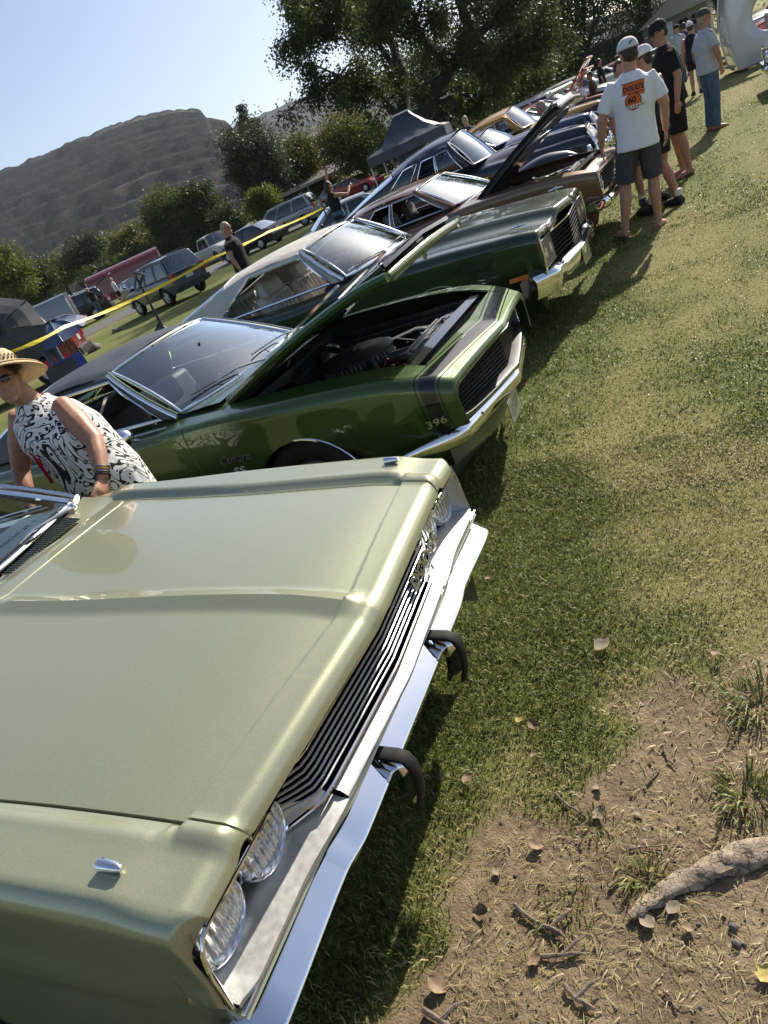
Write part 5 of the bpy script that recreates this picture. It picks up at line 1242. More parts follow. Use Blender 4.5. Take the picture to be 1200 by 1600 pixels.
# big locust over the middle of the picture
def locust():
    Z = 30.; at = lambda x, y, z=Z: Vector(_ray(x, y)) * (z / FPX) + Vector((0, 0, CAMH))
    b = at(632, 262); base = Vector((b.x, b.y, 0)); root = empty('locust_tree', base, 0, label='big dark locust tree with drooping sprays rising over the middle of the row', cat='tree')
    rnd = random.Random(4); rs = np.random.RandomState(11); m = MB(); tips = []
    def limb(pts, r0, r1, n=9):
        P = [at(*p) - base for p in pts]; Q = []
        for i in range(len(P) - 1):
            for q in range(4): Q.append(P[i].lerp(P[i + 1], q / 4) + Vector((rnd.uniform(-.06, .06), rnd.uniform(-.1, .1), rnd.uniform(-.06, .06))))
        Q.append(P[-1]); m.tube(Q, [lerp(r0, r1, i / (len(Q) - 1)) for i in range(len(Q))], n)
        return Q
    t0 = limb([(640, 290, 30), (648, 225, 30), (668, 160, 30), (700, 110, 29.8), (735, 62, 29.5), (722, 10, 29.3), (690, -60, 29), (660, -140, 29)], .42, .10)
    t1 = limb([(640, 280, 30.2), (628, 190, 30.5), (632, 120, 31), (610, 60, 31.5), (585, 0, 32), (560, -80, 32)], .34, .07)
    main = [t0, t1, limb([(735, 62, 29.5), (775, 85, 29), (815, 82, 28.5), (850, 70, 28)], .16, .04), limb([(735, 62, 29.5), (790, 20, 30), (830, -40, 30.5)], .16, .05),
            limb([(610, 60, 31.5), (560, 50, 31), (500, 40, 30), (462, 50, 29)], .16, .03), limb([(628, 190, 30.5), (575, 130, 30), (530, 120, 29.5), (490, 150, 29)], .16, .03),
            limb([(632, 120, 31), (590, 70, 32), (560, 10, 33), (500, -40, 33)], .15, .04), limb([(700, 110, 29.8), (660, 60, 28), (640, 10, 27), (610, -60, 27)], .15, .05),
            limb([(668, 160, 30), (720, 150, 31), (770, 150, 31.5), (820, 130, 32)], .14, .03), limb([(585, 0, 32), (530, -20, 31), (470, -20, 30)], .12, .03), limb([(690, -60, 29), (760, -90, 29), (820, -110, 29)], .12, .03)]
    sub = []
    for Q in main:
        for k in range(17):
            i = rnd.randint(len(Q) // 3, len(Q) - 1); p = Q[i]; d = Vector((rnd.uniform(-1, 1), rnd.uniform(-1, 1), rnd.uniform(-.25, .75))).normalized() * rnd.uniform(.7, 2.1)
            q = [p, p + d * .5 + Vector((0, 0, .12)), p + d, p + d * 1.25 + Vector((0, 0, -.3))]
            m.tube(q, [.05, .035, .018, .006], 5); sub.append(q)
            for w in range(2):
                e = p + d * rnd.uniform(.4, 1.1); d2 = Vector((rnd.uniform(-1, 1), rnd.uniform(-1, 1), rnd.uniform(-.6, .4))) * .6
                q = [e, e + d2 * .6, e + d2 + Vector((0, 0, -.15))]; m.tube(q, [.02, .012, .004], 4); sub.append(q)
    m.build('trunk', 'bark', root, 50)
    P = []; R_ = []
    for q in sub:
        tone = rs.rand()
        for k in range(int(210 * rs.uniform(.4, 1.4))):
            s = rs.rand() * .8 + .2; i = min(len(q) - 2, int(s * (len(q) - 1))); p = q[i].lerp(q[i + 1], s * (len(q) - 1) - i)
            sp = .16 + .16 * rs.rand()
            P.append((p.x + rs.normal() * sp, p.y + rs.normal() * sp, p.z + rs.normal() * sp - .35 * rs.rand() ** 2)); R_.append(min(1, .5 * tone + .5 * rs.rand()))
    me = leaves_mesh('crown', np.array(P), .155, np.array(R_), .55, rs); link('crown', me, 'locust_leaf', root, 0)
locust()
T = 'trees beyond the cars'
ptree('tree', 'dark tree with thick trunks right of the big locust', 880, 10, 52, 105, 190, 'dark_leaf', 21, 18000, group=T, tr=.6, clumps=80)
ptree('tree', 'dark tall tree behind the black cap man', 985, -80, 58, 105, 190, 'dark_leaf', 22, 16000, group=T, tr=.5, clumps=75)
ptree('tree', 'dark tree filling the gap between locust and right-hand trees', 785, 70, 62, 85, 140, 'olive_leaf', 23, 14000, group=T, clumps=60)
ptree('tree', 'tall dark tree above the shelter roof at the right', 1095, -140, 66, 100, 170, 'dark_leaf', 24, 13000, group=T)
ptree('cottonwood_tree', 'tall dark cottonwood whose crown runs out of the top of the picture', 800, -300, 60, 115, 330, 'dark_leaf', 61, 12000, size=.36, group=T, tr=.6, clumps=110)
ptree('cottonwood_tree', 'second tall cottonwood further right, crown out of the picture', 930, -330, 64, 115, 330, 'dark_leaf', 62, 12000, size=.38, group=T, tr=.6, clumps=110)
ptree('tree', 'olive tree seen under the locust sprays, left of the tarp canopy', 552, 222, 60, 58, 50, 'olive_leaf', 25, 9000, group=T)
ptree('tree', 'dark bushy tree behind the tarp canopy', 690, 140, 64, 75, 95, 'dark_leaf', 26, 11000, group=T)
ptree('tree', 'yellow green willow just right of the poplar', 468, 258, 66, 38, 50, 'olive_leaf', 27, 8000, group=T, droop=.4)
ptree('poplar_tree', 'dense grey-green poplar with a pointed top', 402, 262, 62, 46, 72, 'grey_leaf', 28, 13000, group=T, clumps=60)
ptree('poplar_tree', 'slim pointed spire of foliage crowning the poplar', 392, 205, 62.5, 17, 36, 'grey_leaf', 29, 2500, group=T, clumps=14)
ptree('tree', 'small bright green tree beside the black sedan', 412, 318, 50, 26, 26, 'bright_leaf', 30, 4500, group=T, tr=.12)
ptree('tree', 'round olive tree above the white pickup, left one', 262, 338, 82, 36, 44, 'olive_leaf', 31, 7000, group=T)
ptree('tree', 'olive tree with dark trunk above the white pickup, right one', 315, 328, 80, 36, 46, 'dark_leaf', 32, 6000, group=T)
ptree('tree', 'dark tree at the foot of the poplar', 355, 345, 76, 26, 28, 'dark_leaf', 33, 4000, group=T)
ptree('bush', 'yellowish bush over the maroon trailer', 205, 385, 86, 40, 30, 'olive_leaf', 34, 6000, group=T)
ptree('bush', 'dull green bush left of the yellowish one', 140, 400, 90, 42, 32, 'grey_leaf', 35, 6000, group=T)
ptree('bush', 'low green bush behind the dark SUV', 90, 425, 92, 40, 28, 'olive_leaf', 36, 5000, group=T)
ptree('tree', 'green tree at the left edge of the picture', 8, 430, 70, 40, 46, 'bright_leaf', 37, 7000, group=T)
ptree('tree', 'dark green tree behind the cargo trailer', 55, 440, 76, 34, 36, 'dark_leaf', 38, 5000, group=T)
ptree('bush', 'low shrub behind the dark SUV and horse trailer', 165, 425, 80, 34, 20, 'dark_leaf', 39, 4000, group=T)
ptree('tree', 'dark tree behind the silver minivan', 500, 285, 78, 34, 34, 'dark_leaf', 40, 5000, group=T)
for i, (x, y) in enumerate(((620, 240), (745, 165), (850, 130), (930, 85), (1010, 50), (300, 385), (235, 410))):
    ptree('bush', ['low dark hedge bush under the canopy trees', 'hedge bush behind the gold car', 'hedge bush below the right-hand trees', 'hedge bush beyond the white wagon', 'hedge bush beside the park building', 'hedge bush behind the white pickup', 'hedge bush behind the silver SUV'][i], x, y, 84, 62, 34, 'dark_leaf', 50 + i, 4500, group=T)

# ------------------------------------------------------------------ shelters, canopy, tape
simple('roof_metal', (.10, .095, .09), .5, .2, .2, 3.); simple('roof_fascia', (.33, .31, .27), .7); simple('block_wall', (.22, .20, .175), .9, 0, .15, 6.)
simple('tarp', (.030, .040, .055), .45, 0, .25, 4., .5, 14.); simple('tape_yellow', (.78, .62, .05), .4, 0, .05)
def shelter(label, p0, p1, Z0, Z1, zh, depth, posts, wall=False):
    a = place(*p0, Z0); b = place(*p1, Z1); d = (b - a); L = d.length; yaw = math.atan2(d.y, d.x)
    root = empty('park_shelter', a, yaw, label=label, cat='shelter')
    m = MB().grid([[(x, -.6, zh), (x, depth / 2, zh + .75), (x, depth + .6, zh)] for x in (-.6, L / 2, L + .6)])
    o = m.build('roof', 'roof_metal', root, 0); md = o.modifiers.new('t', 'SOLIDIFY'); md.thickness = .12
    MB().box((L / 2, -.63, zh - .06), (L + 1.2, .06, .22)).build('fascia', 'roof_fascia', root, 0)
    for k in range(posts):
        x = L * k / (posts - 1)
        for y in (0., depth): MB().box((x, y, zh / 2), (.18, .18, zh)).build('post', 'roof_fascia', root, 0)
    if wall: MB().box((L / 2, depth, zh * .5), (L, .2, zh)).build('wall', 'block_wall', root, 0)
    return root
shelter('long low shelter roof behind the silver minivan and tarp canopy', (440, 330), (700, 200), 62, 68, 2.35, 6., 7)
shelter('long dark park building roof behind the far end of the row', (770, 175), (1095, 20), 72, 62, 2.9, 6., 8, True)
def hut():
    a = place(1062, 58, 54); root = empty('park_hut', a, math.radians(-5), label='small tan park hut with a gable roof behind the walking woman', cat='hut')
    MB().box((0, 0, 1.2), (4.5, 3, 2.4)).build('wall', 'block_wall', root, 0)
    MB().prism([(-2.6, 2.35), (2.6, 2.35), (0, 3.5)], Matrix(((1, 0, 0, 0), (0, 0, 1, -1.9), (0, 1, 0, 0), (0, 0, 0, 1))), 3.8).build('roof', 'roof_fascia', root, 0)
    MB().box((-.6, -1.53, 1.1), (.9, .05, 2.0)).build('door', 'white_paint', root, 0)
    for x in (.6, 1.5): MB().box((x, -1.53, 1.6), (.6, .05, .6)).build('window', 'dark_glass', root, 0)
hut()
def canopy():
    c = place(655, 262, 24); root = empty('canopy', c, math.radians(12), label='dark blue tarp canopy with a peaked top, behind the navy car', cat='canopy')
    s = 1.32; zt, ze = 2.72, 1.90; P = []
    for k in range(4):
        pass
    apex = [(-.25, .12, zt), (.25, .12, zt + .02), (.25, -.12, zt), (-.25, -.12, zt)]
    cor = [(-s, s, ze), (s, s, ze), (s, -s, ze), (-s, -s, ze)]; m = MB()
    for k in range(4):
        a, b = Vector(cor[k]), Vector(cor[(k + 1) % 4]); c0, c1 = Vector(apex[k]), Vector(apex[(k + 1) % 4])
        m.grid([[(a.lerp(b, i / 8)).lerp(c0.lerp(c1, i / 8), j / 8) + Vector((0, 0, -.16 * math.sin(PI * j / 8) + .025 * math.sin(9 * i + 5 * j))) for j in range(9)] for i in range(9)])
    m.build('canopy_top', 'tarp', root, 50)
    m = MB().grid([[(x * s, y * s, ze), (x * s * 1.01, y * s * 1.01, ze - .28)] for x, y in ((-1, 1), (1, 1), (1, -1), (-1, -1))], closed_u=True); m.build('valance', 'tarp', root, 0)
    MB().box((0, .0, zt + .03), (.55, .28, .05)).build('peak_cap', 'white_paint', root, 0)
    for x, y in ((-1, 1), (1, 1), (1, -1), (-1, -1)): MB().tube([(x * s * .98, y * s * .98, 0), (x * s * .98, y * s * .98, ze)], .025, 6).build('leg', 'white_paint', root)
    for x, y, w in ((-.9, -.9, .7), (.2, -.6, .9), (1., -.2, .6)):
        t_ = MB().box((x, y, .74), (w, .6, .04)); t_.build('table_top', 'block_wall', root, 0)
canopy()
def wpos(x, y, Z): r = _ray(x, y) * (Z / FPX); return Vector((r[0], r[1], r[2] + CAMH))
def tape():
    pts = [(-60, 590, 8.6), (20, 549, 9.2), (100, 511, 10), (223, 461, 11.4), (330, 404, 13.2), (420, 362, 15.5), (505, 325, 18.5)]
    P = [wpos(*p) for p in pts]; Q = []
    for a, b in zip(P[:-1], P[1:]):
        for k in range(6): Q.append(a.lerp(b, k / 6) + Vector((0, 0, -.02 * math.sin(PI * k / 6))))
    Q.append(P[-1]); G = []
    for i, q in enumerate(Q):
        w = .022 + .005 * math.sin(i * 1.7); t = .5 * math.sin(i * .37); G.append([q + Vector((w * math.sin(t), 0, w * math.cos(t))), q - Vector((w * math.sin(t), 0, w * math.cos(t)))])
    o = MB().grid(G).build('caution_tape', 'tape_yellow', None, 0); md = o.modifiers.new('t', 'SOLIDIFY'); md.thickness = .002
    tag(o, 'yellow caution tape strung behind the row of cars', 'tape')
    p = wpos(223, 455, 11.5); r = empty('tape_post', (p.x, p.y, 0), 0, label='dark thin post that holds up the yellow tape', cat='post')
    MB().tube([(0, 0, 0), (.02, 0, p.z + .25)], .022, 8).build('pole', 'black_plastic', r); MB().tube([(0, 0, p.z + .1), (.16, .02, p.z + .22), (.03, .0, p.z + .3)], .03, 6).build('knot', 'black_plastic', r)
    p = wpos(505, 325, 18.6); r = empty('tape_post', (p.x, p.y, 0), 0, label='far post at the end of the yellow tape behind the navy car', cat='post')
    MB().tube([(0, 0, 0), (0, 0, p.z + .1)], .02, 8).build('pole', 'black_plastic', r)
tape()
# ------------------------------------------------------------------ umbrellas, chairs, rocks at the left
simple('charcoal_cloth', (.045, .048, .052), .6, 0, .15, 6., .2, 200.); simple('blue_cloth', (.05, .08, .16), .55, 0, .3, 5., .3, 60.); simple('bright_blue_cloth', (.02, .06, .30), .55, 0, .2, 5.); simple('red_cloth', (.5, .03, .04), .6)
def umbrella(label, p, Z, axis, R, mat, sides=8):
    c = wpos(*p, Z); root = empty('umbrella', c, 0, label=label, cat='umbrella'); ax = Vector(axis).normalized(); M = axes((0, 0, 0), ax.orthogonal(), ax.cross(ax.orthogonal()))
    for k in range(sides):
        a0, a1 = 2 * PI * k / sides, 2 * PI * (k + 1) / sides
        g = MB().grid([[M @ Vector((R * r * (1 - .06 * r * math.sin(PI * i / 6)) * math.cos(lerp(a0, a1, i / 6)), R * r * (1 - .06 * r * math.sin(PI * i / 6)) * math.sin(lerp(a0, a1, i / 6)), .42 * R * (1 - r * r) - .02 * math.sin(PI * i / 6))) for r in (0, .25, .5, .75, 1)] for i in range(7)])
        g.build('panel', mat, root, 0)
        MB().tube([M @ Vector((R * r * math.cos(a0), R * r * math.sin(a0), .42 * R * (1 - r * r) + .006)) for r in (0, .5, 1)], .008, 5).build('rib', 'black_plastic', root)
    MB().tube([M @ Vector((0, 0, .45 * R)), M @ Vector((0, 0, -1.0))], .014, 6).build('shaft', 'black_plastic', root)
    return root
umbrella('charcoal umbrella opened sideways behind the woman in the straw hat', (12, 525), 11, (.42, -.72, .38), .62, 'charcoal_cloth')
umbrella('faded blue umbrella next to the charcoal one', (92, 520), 13.5, (.1, -.25, .95), .62, 'blue_cloth')
def little_tent():
    c = place(240, 508, 15.5); root = empty('pop_up_tent', c, .5, label='small dark pyramid tent on the grass near the tape post', cat='tent'); P = [(-.55, -.45, 0), (.55, -.45, 0), (.55, .45, 0), (-.55, .45, 0)]; top_ = Vector((.12, 0, .62))
    for k in range(4):
        a, b = Vector(P[k]), Vector(P[(k + 1) % 4]); MB().grid([[a.lerp(b, i / 5).lerp(top_, j / 5) + Vector((0, 0, -.05 * math.sin(PI * j / 5) * math.sin(PI * i / 5))) for j in range(6)] for i in range(6)]).build('panel', 'charcoal_cloth', root, 60)
        MB().tube([a, a.lerp(top_, .5), top_], .008, 5).build('pole', 'black_plastic', root)
little_tent()
def camp_chair(label, p, Z, yaw, mat):
    c = place(*p, Z); root = empty('camp_chair', c, yaw, label=label, cat='folding chair', group='folding camp chairs behind the cars')
    MB().grid([[(.25, y, .42), (-.05, y, .38), (-.25, y, .42)] for y in (-.26, 0, .26)]).build('seat', mat, root, 60)
    MB().grid([[(-.25, y, .42), (-.32, y, .65), (-.40, y, .92)] for y in (-.26, 0, .26)]).build('backrest', mat, root, 60)
    for s in (-1, 1):
        MB().tube([(.27, s * .27, 0), (-.27, s * .27, .42)], .012, 6).build('leg', 'black_plastic', root); MB().tube([(-.30, s * .27, 0), (.27, s * .27, .60)], .012, 6).build('leg', 'black_plastic', root)
        MB().tube([(-.25, s * .27, .42), (-.42, s * .27, .95)], .012, 6).build('back_post', 'black_plastic', root)
        MB().tube([(-.3, s * .29, .62), (.28, s * .29, .60)], .022, 6).build('armrest', mat, root)
camp_chair('blue folding camp chair under the faded blue umbrella', (112, 560), 12.5, math.radians(-30), 'bright_blue_cloth')
camp_chair('dark folding chair beside the blue camp chair', (78, 570), 12, math.radians(-60), 'charcoal_cloth')
camp_chair('red and black folding chair behind the charcoal umbrella', (85, 556), 14, math.radians(-40), 'red_cloth')
def rock(label, p, Z, r):
    c = place(*p, Z); m = MB().ell((0, 0, 0), (r, r * .8, r * .6), 18, 12); o = m.build('rock', 'stone', None, 60)
    for v_ in o.data.vertices: v_.co *= 1 + .35 * noise.noise(v_.co * (1.6 / r) + Vector(c))
    o.location = c + Vector((0, 0, r * .3)); tag(o, label, 'rock')
rock('brown rock on the edge of the lawn below the road', (131, 518), 24, .30)
rock('small flat rock beside the road, right of the big brown one', (172, 500), 28, .2)

# ------------------------------------------------------------------ litter on the bare patch
simple('dead_leaf', (.22, .145, .085), .75, 0, .3, 40., .3, 150.); simple('pale_leaf', (.21, .17, .115), .75, 0, .25, 40., .3, 150.); simple('yellow_leaf', (.45, .36, .10), .7, 0, .3, 40.)
simple('twig_bark', (.17, .135, .10), .9, 0, .4, 60., .5, 200.); t = NT('root_bark'); v = t.coord(); vr = t.n('ShaderNodeTexVoronoi', Scale=46., feature='DISTANCE_TO_EDGE'); wv = t.n('ShaderNodeMix', data_type='VECTOR'); nn = t.n('ShaderNodeTexNoise', Scale=14., Detail=4.); t.l(v, nn.inputs['Vector']); wv.inputs[0].default_value = .14; t.l(v, wv.inputs[4]); t.l(nn.outputs['Color'], wv.inputs[5]); t.l(wv.outputs[1], vr.inputs['Vector'])
crk = t.ramp(t.math('ADD', vr.outputs['Distance'], t.math('MULTIPLY', t.noise(30., 4, v), .35)), [(.14, (.25, .25, .25)), (.24, (1, 1, 1))]); bn = t.noise(22., 7, v, .7)
bc = t.mix(crk, (.075, .055, .04), t.ramp(bn, [(.3, (.20, .155, .11)), (.55, (.37, .30, .22)), (.75, (.50, .42, .32))]))
MAT['root_bark'] = t.done(t.bsdf(bc, .9, 0, 0, t.bump(t.math('ADD', t.math('MULTIPLY', crk, .6), bn), .9, .012), .2)); simple('pebble', (.11, .10, .095), .85, 0, .4, 60., .4, 200.)
lr = random.Random(12)
def leaf_mesh(seed, L):
    r = random.Random(seed); n = 9; lobes = r.choice((0, 0, 1)); P = []
    for i in range(n + 1):
        t = i / n; w = .42 * L * math.sin(PI * min(1, t * .96 + .02)) ** .8 * (1 + (.35 * math.cos(t * PI * 5) if lobes else 0)) * (1 + r.uniform(-.08, .08))
        P.append([(t * L - L / 2, w * s, .22 * abs(s) ** 1.5 * w * 1.6 + .03 * L * math.sin(3 * t + seed) + .02 * L * math.sin(9 * t + 4 * s + seed) + .10 * L * (t - .5) ** 2 * 4) for s in (-1, -.6, -.25, 0, .25, .6, 1)])
    m = MB().grid(P); m.tube([(-L / 2, 0, .0), (-L * .72, .02 * L, .02 * L)], .008 * L + .0005, 5)
    return m
spots = [((945, 1018), .10, 'pale', 'curled pale leaf on the grass above the bare patch'), ((836, 1140), .06, 'dead', 'brown curled leaf on the grass right of the bumper'), ((815, 1131), .05, 'yellow', 'yellow leaf beside a brown one on the grass'),
 ((735, 1225), .06, 'dead', 'tan leaf standing in the grass near the bumper'), ((838, 1187), .04, 'dead', 'small tan leaf at the edge of the grass'), ((935, 1228), .055, 'pale', 'pale leaf on dirt above the long twig'), ((938, 1272), .07, 'pale', 'pale leaf at the right end of the long twig'),
 ((838, 1322), .065, 'dead', 'brown leaf in the middle of the bare dirt'), ((752, 1425), .075, 'dead', 'large brown leaf on the dirt near the grass edge'), ((683, 1540), .08, 'dead', 'ragged tan leaf at the bottom of the picture'), ((835, 1500), .06, 'dead', 'folded brown leaf below the forked twig'),
 ((1052, 1418), .06, 'pale', 'grey leaf lying against the root'), ((1015, 1355), .035, 'yellow', 'pale yellow leaf above the root end'), ((1010, 1440), .06, 'pale', 'torn pale leaf below the root end'), ((998, 1270), .04, 'pale', 'thin pale leaf on dirt right of the long twig'),
 ((1075, 1450), .04, 'dead', 'small brown leaf below the grey leaf'), ((775, 1362), .045, 'pale', 'small pale leaf on the left of the bare dirt'), ((1195, 1520), .06, 'yellow', 'yellow leaf at the right edge'), ((793, 690), .05, 'dead', 'dead leaf in the grass in front of the green car'), ((965, 765), .05, 'pale', 'pale leaf on the lawn halfway to the standing men'),
 ((997, 710), .06, 'pale', 'pale leaf further up the lawn'), ((765, 910), .045, 'dead', 'tan leaf near the far bumper end'), ((1085, 560), .06, 'pale', 'faint leaf on the sunny lawn at the right'), ((1120, 1030), .05, 'dead', 'leaf on the dry grass at the right'), ((905, 1330), .03, 'dead', 'tiny brown leaf in the bare dirt')]
for i, (p, L, kd, lab) in enumerate(spots):
    w = gp(*p); o = leaf_mesh(i, L * .68).build('fallen_leaf', kd + '_leaf', None, 60)
    o.location = (w.x, w.y, ground_z(w.x, w.y) + .010 + (.018 if dirt_at(w.x, w.y) < 0 else 0)); o.rotation_euler = (lr.uniform(-.35, .35), lr.uniform(-.35, .35), lr.uniform(0, 6.28)); tag(o, lab, 'leaf', 'fallen leaves')
twigs = [([(803, 1412), (835, 1440), (870, 1455), (884, 1466)], .011, 'long grey forked twig in the middle of the bare dirt'), ([(868, 1242), (890, 1262), (915, 1275)], .007, 'dark curved twig at the edge of the grass'), ([(845, 1494), (880, 1493), (915, 1490)], .009, 'straight dark stick below the forked twig'),
 ([(882, 1540), (900, 1560), (928, 1575)], .010, 'brown stick near the bottom of the bare dirt'), ([(662, 1578), (690, 1596), (720, 1615)], .013, 'thick pale stick cut by the bottom edge'), ([(695, 1590), (705, 1570), (712, 1552)], .007, 'thin stick leaning on the thick pale one'), ([(1036, 1165), (1043, 1185), (1056, 1198)], .006, 'small dark twig at the right of the bare patch'),
 ([(1010, 1225), (1022, 1210), (1030, 1198)], .006, 'small dark twig above the root'), ([(950, 1385), (965, 1375), (978, 1366)], .008, 'short crooked twig left of the root end'), ([(1036, 1545), (1048, 1560), (1058, 1575)], .006, 'thin twig near the bottom right'), ([(985, 1325), (1010, 1322), (1060, 1315)], .004, 'long thin stem above the root')]
for pts, r, lab in twigs:
    P = [gp(*p) for p in pts]; Q = []
    for a, b in zip(P[:-1], P[1:]):
        for k in range(3): q = a.lerp(b, k / 3); Q.append(Vector((q.x + lr.uniform(-.004, .004), q.y, ground_z(q.x, q.y) + r * .9 + lr.uniform(0, .006))))
    q = P[-1]; Q.append(Vector((q.x, q.y, ground_z(q.x, q.y) + r)))
    m = MB().tube(Q, [.6 * r * lerp(1, .55, i / (len(Q) - 1)) * lr.uniform(.85, 1.2) for i in range(len(Q))], 7)
    if r >= .009: a = Q[len(Q) // 2]; m.tube([a, a + Vector((.03, .03, .012)), a + Vector((.05, .05, .006))], [r * .5, r * .4, r * .2], 6)
    tag(m.build('twig', 'twig_bark', None, 50), lab, 'twig', 'twigs on the dirt')
def root_():
    P = [gp(*p) for p in ((985, 1432), (1010, 1412), (1050, 1385), (1110, 1355), (1170, 1335), (1240, 1310), (1340, 1270))]
    Q = []; 
    for a, b in zip(P[:-1], P[1:]):
        for k in range(7): Q.append(a.lerp(b, k / 7))
    n = len(Q); rings = []
    for i, q in enumerate(Q):
        t = i / n; r = lerp(.008, .027, min(1, t * 1.6) ** .8); d = (Q[min(n - 1, i + 1)] - Q[max(0, i - 1)]).normalized(); s = Vector((-d.y, d.x, 0)); ring = []
        for k in range(18):
            a = 2 * PI * k / 18; rr = r * (1 + .38 * noise.noise(Vector((i * .30, math.cos(a) * 1.7, math.sin(a) * 1.7))) + .22 * noise.noise(Vector((i * .55, math.cos(a) * 6, math.sin(a) * 6))))
            ring.append(q + s * rr * 1.25 * math.cos(a) + Vector((0, 0, rr * math.sin(a) * .8 - r * .12)))
        rings.append(ring)
    o = MB().grid(rings, closed_v=True).build('tree_root', 'root_bark', None, 60); tag(o, 'thick bare tree root breaking out of the dirt at the right', 'root')
root_()
for i in range(34):
    x, y = [(1145, 1445), (1150, 1470), (980, 1418), (940, 1380), (860, 1440), (775, 1490), (785, 1505), (1075, 1430), (1090, 1440), (1160, 1340)][i] if i < 10 else (lr.uniform(760, 1195), lr.uniform(1290, 1590))
    w = gp(x, y); r = (.012 if i < 2 else .006) * lr.uniform(.5, 1.15); o = MB().ell((0, 0, 0), (r, r * .85, r * .7), 9, 6).build('pebble', 'pebble', None, 60)
    for v_ in o.data.vertices: v_.co *= 1 + .35 * noise.noise(v_.co * (1.5 / r) + Vector((i, 0, 0)))
    o.location = (w.x, w.y, ground_z(w.x, w.y) + r * .35); o.rotation_euler = (0, 0, lr.uniform(0, 6)); tag(o, 'small dark pebble or cone lying on the bare dirt', 'pebble', 'pebbles on the dirt')
def crumbs(n):
    rs = np.random.RandomState(3); V = []; F = []; k = 0
    base = [(1, 0, -.4), (-.5, .87, -.4), (-.5, -.87, -.4), (.1, .1, .8), (.6, .7, .2)]
    fs = [(0, 1, 2), (0, 2, 3), (2, 1, 3), (0, 3, 4), (3, 1, 4), (0, 4, 1)]
    while k < n:
        x = rs.uniform(-.9, 2.4); y = rs.uniform(.1, 2.7)
        if rs.rand() > dirt_mask(x, y) or nz(x, y, 5, 55) < -.1 - .3 * rs.rand(): continue
        r = .0016 + .0052 * rs.rand() ** 3.5; a = rs.uniform(0, 6.28); z = ground_z(x, y) + r * .3; c, s = math.cos(a), math.sin(a)
        for p in base: q = [u * r * (.7 + .6 * rs.rand()) for u in p]; V.append((x + q[0] * c - q[1] * s, y + q[0] * s + q[1] * c, z + q[2]))
        F += [tuple(i + k * 5 for i in f) for f in fs]; k += 1
    o = MB().add(V, F).build('soil_crumbs', 'soil', None, 0); o['kind'] = 'stuff'
simple('soil', (.13, .092, .06), .95, 0, .5, 40., spec=.1)
crumbs(9000)
def tuft(label, p, n, L, r):
    w = gp(*p); rs = np.random.RandomState(n); a = rs.uniform(0, 2 * PI, n); d = rs.rand(n) ** .7 * r
    P = np.stack([w.x + d * np.cos(a), w.y + d * np.sin(a), np.full(n, 0.)], 1); P[:, 2] = [ground_z(q[0], q[1]) - .003 for q in P]
    me = blades_mesh('grass_tuft', P, rs.uniform(.5, 1.2, n) * L, rs.uniform(.003, .007, n), rs.uniform(.9, 1.7, n), a + rs.normal(size=n) * .5, rs.uniform(0, PI, n), np.clip(rs.normal(.55, .14, n), 0, .85))
    o = link('grass_tuft', me, 'grass_blade', None, 0); tag(o, label, 'grass tuft', 'grass tufts on the dirt')
tuft('coarse grass tuft at the right edge above the root', (1165, 1243), 150, .085, .075)
tuft('coarse grass tuft at the right edge, higher up', (1185, 1095), 190, .085, .10)
tuft('small grass tuft growing beside the root end', (1005, 1368), 90, .07, .045)
tuft('sparse grass tuft in the dirt below the long twig', (925, 1290), 70, .05, .06)
tuft('sparse grass tuft next to the forked twig', (880, 1420), 90, .05, .08)
# ------------------------------------------------------------------ people
def skinmat(name, c):
    t = NT(name); v = t.coord(); n = t.noise(34., 7, v, .7)
    col = t.ramp(n, [(.3, (c[0] * .80, c[1] * .70, c[2] * .68)), (.7, tuple(min(1, x * 1.15) for x in c))])
    MAT[name] = t.done(t.bsdf(col, .5, 0, 0, t.bump(t.noise(160., 3, v), .12, .003), .4, Subsurface_Weight=.06))
skinmat('skin', (.45, .25, .17)); skinmat('tan_skin', (.38, .205, .135)); skinmat('dark_skin', (.26, .13, .085))
def cloth(name, c, var=.12, fold=.5):
    t = NT(name); v = t.coord(); n = t.noise(7., 5, v, .6, .8)
    col = t.ramp(n, [(.3, tuple(x * (1 - var) for x in c)), (.7, tuple(min(1, x * (1 + var)) for x in c))])
    h = t.math('ADD', t.math('MULTIPLY', t.noise(9., 3, v, .5, 1.2), 1.0), t.math('MULTIPLY', t.noise(500., 2, v), .04))
    MAT[name] = t.done(t.bsdf(col, .85, 0, 0, t.bump(h, fold, .03), .25))
cloth('white_tee', (.74, .74, .74), .04); cloth('grey_tee', (.42, .43, .44)); cloth('black_tee', (.012, .012, .014)); cloth('grey_shorts', (.060, .060, .066)); cloth('black_shorts', (.012, .012, .013)); cloth('denim', (.075, .115, .175), .25); cloth('camo', (.10, .095, .055), .7)
cloth('cap_white', (.62, .62, .62), .05); cloth('cap_black', (.014, .014, .015)); cloth('cap_grey', (.07, .066, .062)); cloth('pink_top', (.5, .28, .30)); cloth('navy_cloth', (.03, .045, .10)); cloth('sock', (.7, .7, .7)); cloth('red_band', (.42, .012, .03), .1, .1)
simple('hair_brown', (.035, .020, .012), .6, 0, .4, 60., .5, 200.); simple('hair_grey', (.30, .25, .18), .6, 0, .3, 60., .5, 200.); simple('hair_black', (.010, .008, .007), .5, 0, .3, 60.); simple('shades', (.008, .007, .007), .08, 0, .1, 20., coat=1.)
simple('shoe_black', (.015, .015, .016), .6); simple('sandal', (.06, .045, .03), .7); simple('straw_hat_weave', (.52, .38, .20), .8, 0, .25, 90., .6, 260.)
